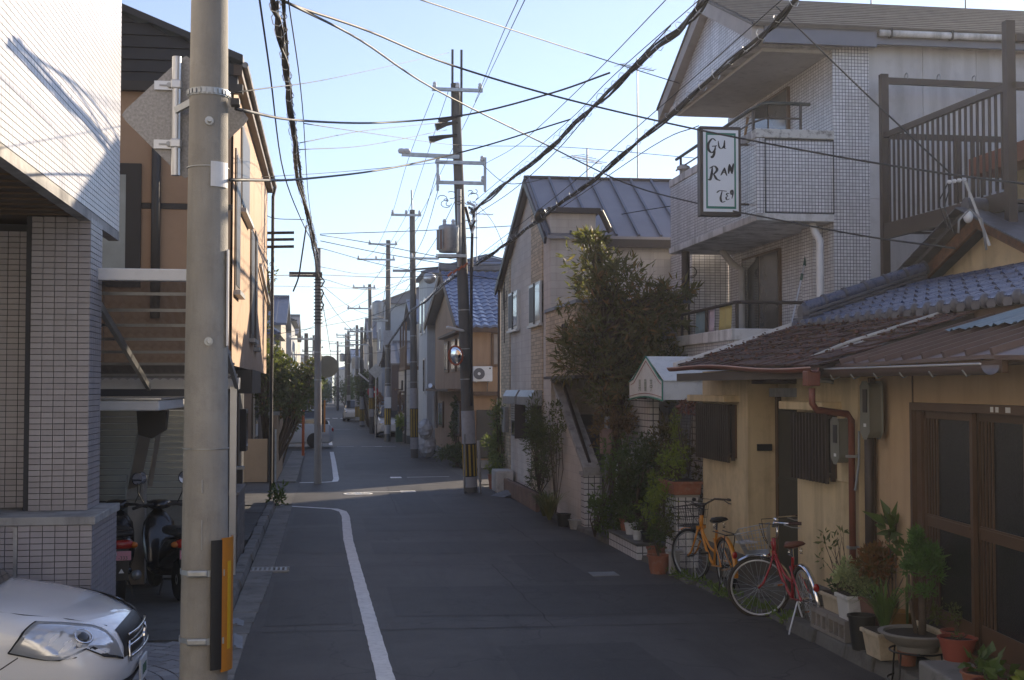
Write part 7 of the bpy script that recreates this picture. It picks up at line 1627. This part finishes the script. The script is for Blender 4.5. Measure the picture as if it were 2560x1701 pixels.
pp=thing('pale_post','pale thin guard post standing right of the transformer pole','post',(3.5,29.2,0)); MB().cyl((3.53,29.2,.25),(3.49,29.2,1.2),.035,n=8).build('pipe', M['concrete_light'], pp); MB().cyl((3.53,29.2,0),(3.53,29.2,.25),.02,n=8).build('foot', M['galv'], pp)
t,P,rad = pole('second utility pole on the right, beside the rubbish bags', (3.08,44.4,0),(2.98,44.4,8.6),.135,.095,arms=((8.4,-.75,.3,1),(6.9,-.1,.9,0)),zs_=(.3,.7,1.7,2.4))
MB().cyl((2.98,44.4,8.5),(2.95,44.4,9.3),.03,n=8).build('top_rod', M['galv'], t); MB().bar((3.0,44.2,6.5),(4.2,44.0,6.6),.06,.06).build('bracket_arm', M['dark_trim'], t); MB().ell((3.55,44.0,6.2),.22,.15,.2).build('cable_joint', M['alu'], t); MB().box(2.3,2.95,44.2,44.3,6.42,6.5).build('lamp_arm', M['grey_metal'], t)
t,P,rad = pole('third utility pole on the right with a drum transformer', (2.81,58,0),(2.81,58,9.1),.14,.10,arms=((8.2,-1.4,.3,1),(8.9,-.9,.4,0)),zs_=(.35,.75,1.5,2.5))
MB().lathe([(.001,5.5),(.27,5.52),(.27,6.25),(.1,6.35)],(2.35,57.8,0),18).build('transformer', M['grey_metal'], t, smooth=35); MB().box(2.1,2.8,57.7,57.9,5.4,5.48).build('shelf', M['galv'], t); MB().box(2.6,3.0,57.75,57.85,4.35,5.0).build('sign_board', M['sleeve'], t)
MB().box(2.65,2.95,57.79,57.82,1.5,2.0).build('notice', M['white'], t)
t,P,rad = pole('fourth utility pole on the right, leaning slightly with a lamp', (2.47,68,0),(2.32,68,7.9),.13,.09,arms=((7.7,-.9,.3,1),(6.6,-1.2,.1,1),(5.4,-1.1,.1,0)),zs_=(.9,1.3,1.9,2.4))
MB().bar((1.75,67.8,3.2),(2.3,67.9,2.75),.1,.07).build('lamp_head', M['white'], t)
for i,(x,y,h,lab) in enumerate(((1.75,95,6.6,'thin far pole, left of a pair on the right side'),(2.3,92,6.9,'thin far pole, right of a pair on the right side'),(2.3,80,6.2,'far pole standing by the roadside trees on the right'),(2.0,122,7.5,'very distant pole near the street end'),(1.4,140,7.5,'faintest pole at the street end'),(-.7,88,6.0,'far pole on the left kerb'),(-.6,112,6.2,'very distant pole on the left kerb'),(-.9,66,5.2,'low pole on the left past the cream house'))):
    t,P,rad=pole(lab,(x,y,0),(x-.05,y,h),.15,.1,arms=((h-.3,-.9,.5,1),(h-1.1,-.8,.4,0)),sleeves=i<3,group='far utility poles')
    if i in (2,3,5): MB().lathe([(.001,h-2.6),(.25,h-2.58),(.25,h-1.9),(.1,h-1.8)],(x-.4,y-.1,0),14).build('transformer', M['grey_metal'], t)
t,P,rad = pole('grey cable pole on the left past the crossing, wrapped in cable', (-.16,32.7,0),(-.19,32.7,5.95),.10,.07,m=mat('pole_grey',(.26,.25,.24),.85,var=.2,streak=.3),sleeves=False)
MB().bar((-.9,32.55,5.26),(-.08,32.55,5.26),.12,.12).build('cross_arm', M['dark_brown'], t)
for k in range(14): MB().ring((-.175,32.68,5.15-k*.085),.095+.012*(k%2),.014,'z',14,6).build('cable_wrap', M['cable'], t)
for k in range(3): MB().tube([(-.1,32.6,5.2-k*.3),(-.06+rg.random()*.06,32.55,5.1-k*.3),(-.1,32.6,4.95-k*.3)],.02,6).build('cable_joint', M['cable'], t)
arc2=MB().box(-.02,.02,32.45,32.53,1.3,2.1).build('warning_plate', M['orange'], t); MB().box(-.06,-.025,32.45,32.53,1.3,2.1).build('warning_plate', M['black'], t)
mk=thing('traffic_mirror','back of a round mirror on the left cable pole','mirror',(.03,32.8,2.95)); MB().lathe([(.28,-.02),(.28,.02),(.2,.08),(.01,.1)],(.06,32.9,2.95),24,axis='y').build('mirror_back', mat('olive_back',(.26,.25,.19),.6), mk, smooth=40)
# antennas
def antenna(lab,x,y,z0,z1,rz=0):
    t=thing('antenna',lab,'antenna',(x,y,z0)); MB().cyl((x,y,z0),(x,y,z1),.02,n=6).build('mast', M['galv'], t)
    MB().bar((x-.6*math.cos(rz),y-.6*math.sin(rz),z1-.25),(x+.6*math.cos(rz),y+.6*math.sin(rz),z1-.25),.025,.025).build('boom', M['alu'], t)
    for k in range(7):
        u=-.55+k*.18; p=Vector((x+u*math.cos(rz),y+u*math.sin(rz),z1-.25)); d=Vector((-math.sin(rz),math.cos(rz),0))*(.3-.02*k); MB().bar(p-d,p+d,.012,.012).build('element', M['alu'], t)
antenna('television antenna on the ridge of the orange house',5.1,43.2,6.5,8.6,.3); antenna('television antenna on the ridge of the beige house',5.6,27.05,6.9,7.6,.8)
antenna('tall antenna mast behind the apartment balcony',8.2,33,6,11.2,.5)
# service mast at the drying deck
ms=thing('service_mast','bent grey service mast with insulators before the steel deck','mast',(6.9,13.6,3.9)); MB().bar((7.38,13.4,4.0),(7.18,13.55,4.75),.028,.028).build('arm', M['grey_metal'], ms)
MB().tube([(7.34,13.4,3.95),(7.3,13.42,4.3),(7.2,13.5,4.42),(7.08,13.52,4.3),(7.06,13.5,4.15)],.014,8).build('loop_conduit', mat('pale_conduit2',(.22,.22,.22),.5), ms, smooth=True)
for k in range(4): MB().lathe([(.02,-.02),(.03,0),(.02,.02)],(7.0+k*.06,13.58,4.74+.01*k),8).build('insulator', M['white'], ms)
MB().tube([(6.98,13.58,4.72),(6.85,13.55,4.5),(6.95,13.52,4.2)],.008,5).tube([(7.02,13.58,4.72),(6.92,13.55,4.45),(7.0,13.5,4.15)],.008,5).build('drop_wire', M['cable'], ms)
fx=thing('flood_lamp','white round lamp head on the gable peak below the steel deck','lamp',(7.5,14.2,4.4)); MB().ell((7.5,14.1,4.42),.05,.075,.075).build('lamp_head', M['white'], fx, smooth=True)
# splice canister
sp_=tag(MB().ell((0,0,0),.19,.11,.11,18,12).build('splice_canister', mat('black_canister',(.02,.02,.022),.35), None, smooth=True),'black splice canister hanging on the second right cable bundle','canister')
sp_.matrix_basis=Matrix.Translation((3.8,22.5,5.49)) @ Matrix.Rotation(R(-88),4,'Z') @ Matrix.Rotation(R(-25),4,'Y')
# ------------------------------------------------------------------ overhead cables
def wire(name,label,r,pts,kind):
    P_=[Vector(p) for p in pts]; out=[]
    n=len(P_)
    for i in range(n-1):          # Catmull-Rom through the hanging points
        p0=P_[max(i-1,0)] if i>0 else P_[0]*2-P_[1]; p1=P_[i]; p2=P_[i+1]; p3=P_[i+2] if i+2<n else P_[-1]*2-P_[-2]
        for k in range(6):
            t=k/6; out.append(.5*((2*p1)+(p2-p0)*t+(2*p0-5*p1+4*p2-p3)*t*t+(3*p1-p0-3*p2+p3)*t**3))
    out.append(P_[-1])
    if kind=='sp':
        t=thing(name,label,'cable',pts[0],0); rr=random.Random(int(r*1e4)+len(label))
        core=[p+Vector((rr.uniform(-1,1),0,rr.uniform(-1,1)))*r*.35 for p in out]
        MB().tube(core,r*.62,7).build('cable_core',M['cable'],t,smooth=True)
        MB().tube([p+Vector((r*.8*math.cos(i*.9),0,r*.9*math.sin(i*.9)-r*.3)) for i,p in enumerate(out)],r*.42,5).build('strand',M['cable'],t,smooth=True)
        MB().tube([p+Vector((-r*.8*math.cos(i*.7+1),0,r*.9*math.sin(i*.7+2))) for i,p in enumerate(out)],r*.34,5).build('strand',M['cable'],t,smooth=True)
        tot=sum((b-a).length for a,b in zip(out,out[1:])); nh=int(tot/.42); hl=MB()
        for k in range(nh):      # hanger rings
            d=tot*(k+.5)/nh; acc=0
            for a,b in zip(out,out[1:]):
                l=(b-a).length
                if acc+l>=d: p=a.lerp(b,(d-acc)/l); break
                acc+=l
            q=rr.uniform(.8,1.6)*r; hl.tube([p+Vector((q*1.7*math.cos(a_)*.6,.04*math.sin(a_),q*1.5*math.sin(a_)+r*.5)) for a_ in (0,1,2,3,4,5,6)],.0045,4,False)
        struct(hl.build('hanger_rings',M['galv'] if r>.03 else M['cable'],t),'stuff')
    else:
        tag(MB().tube(out,r,6).build(name,M['cable'],None,smooth=True),label,'cable')
wire('overhead_cable','thick black cable bundle running down the left side from the near pole',0.034,[(-0.41,10.0,5.41),(-0.39,11.9,5.47),(-0.39,14.7,5.44),(-0.39,19.0,5.43),(-0.24,25.5,5.44),(-0.19,32.5,5.62)],'sp')
wire('overhead_cable','second black cable bundle beside the thick left one',0.022,[(-0.35,10.2,5.51),(-0.38,13.0,5.53),(-0.37,16.3,5.47),(-0.34,21.5,5.43),(-0.17,32.6,5.19)],'sp')
wire('overhead_cable','thin twisted wire left of the left cable bundle',0.009,[(-0.52,10.0,5.43),(-0.54,12.5,5.44),(-0.58,18.0,5.39),(-0.4,24.0,5.42),(-0.22,32.6,5.91)],'')
wire('overhead_cable','thin straight wire right of the left cable bundle',0.006,[(-0.3,10.0,5.44),(-0.26,14.0,5.49),(-0.28,22.0,5.54),(-0.21,32.6,5.94)],'')
wire('overhead_cable','loose hanging tail of cable at the left bundle',0.014,[(-0.34,23.0,5.3),(-0.43,23.2,4.7),(-0.48,23.2,4.38),(-0.57,23.2,4.13)],'')
wire('overhead_cable','long black cable crossing from upper left to the drying deck',0.013,[(-0.39,10.3,5.53),(-0.23,10.8,5.6),(0.42,13.0,6.04),(1.51,15.5,6.36),(3.2,17.0,6.34),(5.12,17.3,6.04),(6.41,15.5,5.37),(7.02,13.6,4.83),(7.18,12.0,4.45)],'')
wire('overhead_cable','black cable crossing from upper left past the sign to the blue roof',0.013,[(-0.32,10.3,5.49),(0.35,13.5,6.08),(1.43,17.0,6.41),(3.51,21.0,6.54),(5.11,21.5,5.95),(5.7,19.3,5.3),(6.34,17.2,4.76),(6.87,15.5,4.34),(7.17,13.8,4.01)],'')
wire('overhead_cable','black cable sagging from the near pole to the upper right bundle',0.012,[(-0.59,8.55,4.24),(-0.27,13.0,5.1),(0.71,16.5,5.83),(1.95,17.5,6.19),(2.99,16.8,6.36),(3.52,15.6,6.36)],'')
wire('overhead_cable','black cable rising from the near pole towards the middle of the right bundle',0.012,[(-0.62,8.5,3.76),(-0.24,14.0,4.67),(0.9,18.0,5.5),(2.37,20.0,6.2),(3.83,19.8,6.66)],'')
wire('overhead_cable','thin wire crossing below the sagging cable to the transformer pole',0.006,[(-0.25,14.7,5.42),(0.8,22.0,6.78),(3.07,29.4,8.04),(5.08,27.0,7.6),(7.09,24.0,6.88)],'')
wire('overhead_cable','thin wire fanning from the left bundle to the transformer pole arm',0.006,[(-0.33,16.3,5.5),(0.76,23.0,7.04),(2.77,29.4,8.57)],'')
wire('overhead_cable','thin wire fanning lower from the left bundle to the transformer pole',0.006,[(-0.34,16.6,5.47),(0.76,23.0,6.77),(2.77,29.4,8.39)],'')
wire('overhead_cable','heavy black cable bundle from the upper right to the transformer pole',0.042,[(3.96,12.6,6.49),(4.0,14.2,6.53),(3.93,17.0,6.56),(3.87,20.2,6.55),(3.58,24.5,6.47),(3.33,29.35,6.47)],'sp')
wire('overhead_cable','second heavy black bundle from the top right past the splice canister',0.034,[(4.51,11.6,6.18),(4.45,12.8,6.04),(4.28,15.2,5.85),(4.11,18.4,5.64),(3.88,21.0,5.49),(3.74,25.0,5.41),(3.43,29.3,5.24)],'sp')
wire('overhead_cable','thin messenger wire above the heavy right bundle',0.006,[(3.92,12.6,6.51),(3.87,17.0,6.66),(3.8,20.2,6.65),(3.35,29.35,6.67)],'')
wire('overhead_cable','thin wire parallel above the second heavy right bundle',0.006,[(4.38,11.6,6.18),(4.17,15.2,5.95),(3.8,21.0,5.6),(3.43,29.3,5.4)],'')
wire('overhead_cable','slack wire below the heavy right bundle',0.008,[(3.87,14.0,6.52),(3.9,18.0,6.54),(3.99,22.0,6.55),(3.8,26.0,6.47),(3.38,29.4,6.38)],'')
wire('overhead_cable','long thin wire from the top right corner to the pole crossarm',0.006,[(3.59,13.0,6.55),(3.71,18.0,6.82),(3.67,24.0,7.08),(3.66,29.4,7.62)],'')
wire('overhead_cable','thin wire dropping steeply from the top to the pole crossarm',0.006,[(2.28,14.5,6.92),(2.78,20.0,7.86),(3.6,29.4,9.38)],'')
wire('overhead_cable','second thin wire dropping steeply beside the first to the pole',0.006,[(2.2,14.5,6.92),(2.71,20.0,7.89),(3.43,29.4,9.07)],'')
wire('overhead_cable','thin wire crossing the sky top from left to the apartment pediment',0.007,[(0.63,10.5,5.66),(2.14,14.0,6.37),(3.69,16.5,6.75),(5.27,18.6,7.0)],'')
wire('overhead_cable','faint wire from the near pole to the twin rods of the transformer pole',0.005,[(-0.59,8.55,4.35),(0.17,18.0,6.77),(2.82,29.4,10.2)],'')
wire('overhead_cable','wire from the left cable pole across to the apartment building',0.009,[(-0.14,32.4,6.27),(2.61,31.0,6.25),(5.27,28.0,6.11),(6.39,23.2,5.81)],'')
wire('overhead_cable','upper of the wires from the left cable pole to the tree',0.01,[(-0.14,32.5,6.26),(1.13,34.0,6.25),(3.68,33.0,5.71),(4.98,27.0,5.25),(5.42,23.5,5.02)],'')
wire('overhead_cable','middle of the wires from the left cable pole to the tree',0.01,[(-0.13,32.5,6.11),(1.71,34.0,5.94),(3.68,33.0,5.59),(4.98,27.0,5.17),(5.42,23.5,4.95)],'')
wire('overhead_cable','lower of the wires from the left cable pole to the tree',0.008,[(-0.13,32.6,5.94),(1.71,34.0,5.63),(3.91,33.0,5.26),(4.98,27.0,4.89),(5.25,23.5,4.71)],'')
wire('overhead_cable','nearly level wire behind the transformer pole at roof height',0.01,[(-1.27,29.0,4.91),(-0.16,32.7,5.27),(1.81,36.0,5.51),(3.14,30.0,5.07),(4.32,31.0,5.03)],'')
wire('overhead_cable','thin level wire just under the roof-height one',0.006,[(-1.26,29.0,4.68),(-0.16,32.7,4.96),(2.01,40.0,5.47),(4.31,44.0,5.93)],'')
wire('overhead_cable','bare high-voltage wire on the left of the pole tops',0.007,[(2.47,29.5,9.26),(2.29,36.0,8.83),(2.27,44.4,8.43),(2.05,52.0,8.12),(1.78,58.0,8.24)],'')
wire('overhead_cable','bare high-voltage wire in the middle of the pole tops',0.007,[(2.83,29.5,9.38),(2.73,37.0,8.64),(2.8,44.4,8.48),(2.76,55.0,8.65),(2.65,66.0,8.76)],'')
wire('overhead_cable','bare high-voltage wire on the right of the pole tops',0.007,[(3.57,29.5,9.33),(3.36,37.0,8.78),(3.25,44.4,8.45),(3.04,55.0,8.65),(2.69,68.0,8.26)],'')
wire('overhead_cable','low cable bundle from the transformer pole to the next pole',0.034,[(3.2,29.4,5.14),(3.12,33.0,5.16),(3.05,38.5,5.08),(2.9,44.2,5.02)],'sp')
wire('overhead_cable','low cable bundle from the second pole on to the far poles',0.03,[(2.91,44.4,5.04),(2.83,51.0,4.64),(2.79,58.0,4.26),(2.63,64.0,3.37),(2.41,68.0,2.63)],'sp')
wire('overhead_cable','wire from the second pole crossing the street to the left',0.008,[(3.06,44.4,5.49),(1.48,44.0,4.85),(-0.06,42.0,4.42),(-1.44,40.0,4.07)],'')
wire('overhead_cable','wire crossing the street low in the distance',0.009,[(4.25,60.0,4.33),(2.09,62.0,4.07),(-0.97,60.0,3.95)],'')
wire('overhead_cable','far wire crossing high between the distant poles',0.009,[(2.91,58.0,8.2),(1.64,70.0,7.24),(-0.29,60.0,5.93)],'')
wire('overhead_cable','slanting wire from the left cable pole to the far right pole',0.008,[(-0.16,32.7,4.98),(0.61,45.0,4.75),(2.4,68.0,4.58)],'')
wire('overhead_cable','slanting far wire rising towards the second pole',0.008,[(-2.16,60.0,4.5),(0.21,60.0,5.63),(2.98,44.4,6.24)],'')
wire('overhead_cable','far wires dropping along the right pole row',0.012,[(2.78,58.0,7.41),(2.66,66.0,5.86),(2.28,90.0,5.28),(2.0,130.0,3.93)],'')
wire('overhead_cable','far wire along the left of the street row',0.012,[(-0.18,32.7,5.2),(0.25,70.0,4.63),(0.65,120.0,3.81)],'')
wire('overhead_cable','service wire slanting from the apartment roof to the service mast',0.01,[(5.49,15.0,7.11),(6.3,14.3,5.92),(7.05,13.6,4.82)],'')
wire('overhead_cable','curved drop wire below the transformer pole crossarm',0.008,[(3.6,29.4,7.6),(3.76,27.0,6.81),(3.92,25.0,6.48),(3.92,22.5,6.17)],'')
wire('overhead_cable','slack wires from the transformer pole down to the beige gable',0.007,[(3.48,29.4,6.68),(3.97,30.0,6.26),(4.54,31.2,5.4)],'')
wire('overhead_cable','wire from the beige gable up towards the upper right bundle',0.008,[(4.53,31.0,6.31),(4.7,27.0,6.08),(5.19,20.0,6.29),(5.48,18.3,6.3)],'')
wire('overhead_cable','wire from the tan house corner to the left cable bundle',0.008,[(-1.39,22.0,5.71),(-1.17,27.0,5.97),(-0.4,24.0,5.53)],'')
wire('overhead_cable','thin wire from the tan house to the transformer pole',0.006,[(-1.4,24.0,6.29),(0.44,27.0,6.96),(2.87,29.4,7.66)],'')
wire('overhead_cable','upper slack line between the first two right poles',0.008,[(2.58,29.5,7.54),(2.72,36.0,7.24),(2.91,44.4,7.45)],'')
wire('overhead_cable','lower slack line between the first two right poles',0.008,[(2.6,29.5,7.08),(2.78,36.0,6.75),(2.98,44.4,6.85)],'')
wire('overhead_cable','innermost slack line between the first two right poles',0.008,[(3.09,29.5,6.99),(3.11,37.0,6.62),(3.06,44.4,6.55)],'')
wire('overhead_cable','slack line between the second and third right poles',0.009,[(2.95,44.4,6.7),(2.82,51.0,6.46),(2.78,58.0,6.42)],'')
wire('overhead_cable','second slack line between the second and third right poles',0.009,[(3.06,44.4,6.25),(2.83,51.0,5.77),(2.82,58.0,5.74)],'')
wire('overhead_cable','slack line between the third and fourth right poles',0.01,[(2.78,58.0,6.42),(2.54,63.0,5.7),(2.4,68.0,5.5)],'')
wire('overhead_cable','wire from the left cable pole straight to the second right pole',0.008,[(-0.16,32.6,5.47),(1.3,39.0,5.87),(2.98,44.4,6.77)],'')
wire('overhead_cable','lower wire from the left cable pole to the second right pole',0.008,[(-0.16,32.6,5.19),(1.31,39.0,5.39),(3.01,44.4,6.24)],'')
wire('overhead_cable','wire from the left cable pole to the third right pole',0.008,[(-0.13,32.6,5.03),(1.06,45.0,5.13),(2.79,58.0,5.54)],'')
wire('overhead_cable','faint level wire crossing between far poles',0.01,[(-1.14,70.0,5.1),(1.27,75.0,5.05),(3.53,70.0,5.01)],'')

# ------------------------------------------------------------------ added haze volume: lifts the shadows like a veil, fades the far street
hz = MB().box(-255,255,-64,335,-1.2,13.5).build('haze', None); struct(hz,'stuff'); tag(hz,'added thin haze volume that lifts the shadows and fades the far street','haze')
hm = bpy.data.materials.new('haze_veil'); hm.use_nodes = True; nt = hm.node_tree; nt.nodes.clear()
pv = nt.nodes.new('ShaderNodeVolumePrincipled'); pv.inputs['Color'].default_value = (.9,.93,1,1); pv.inputs['Density'].default_value = .001; pv.inputs['Anisotropy'].default_value = .55
mo = nt.nodes.new('ShaderNodeOutputMaterial'); nt.links.new(pv.outputs[0], mo.inputs['Volume']); hz.data.materials.append(hm)
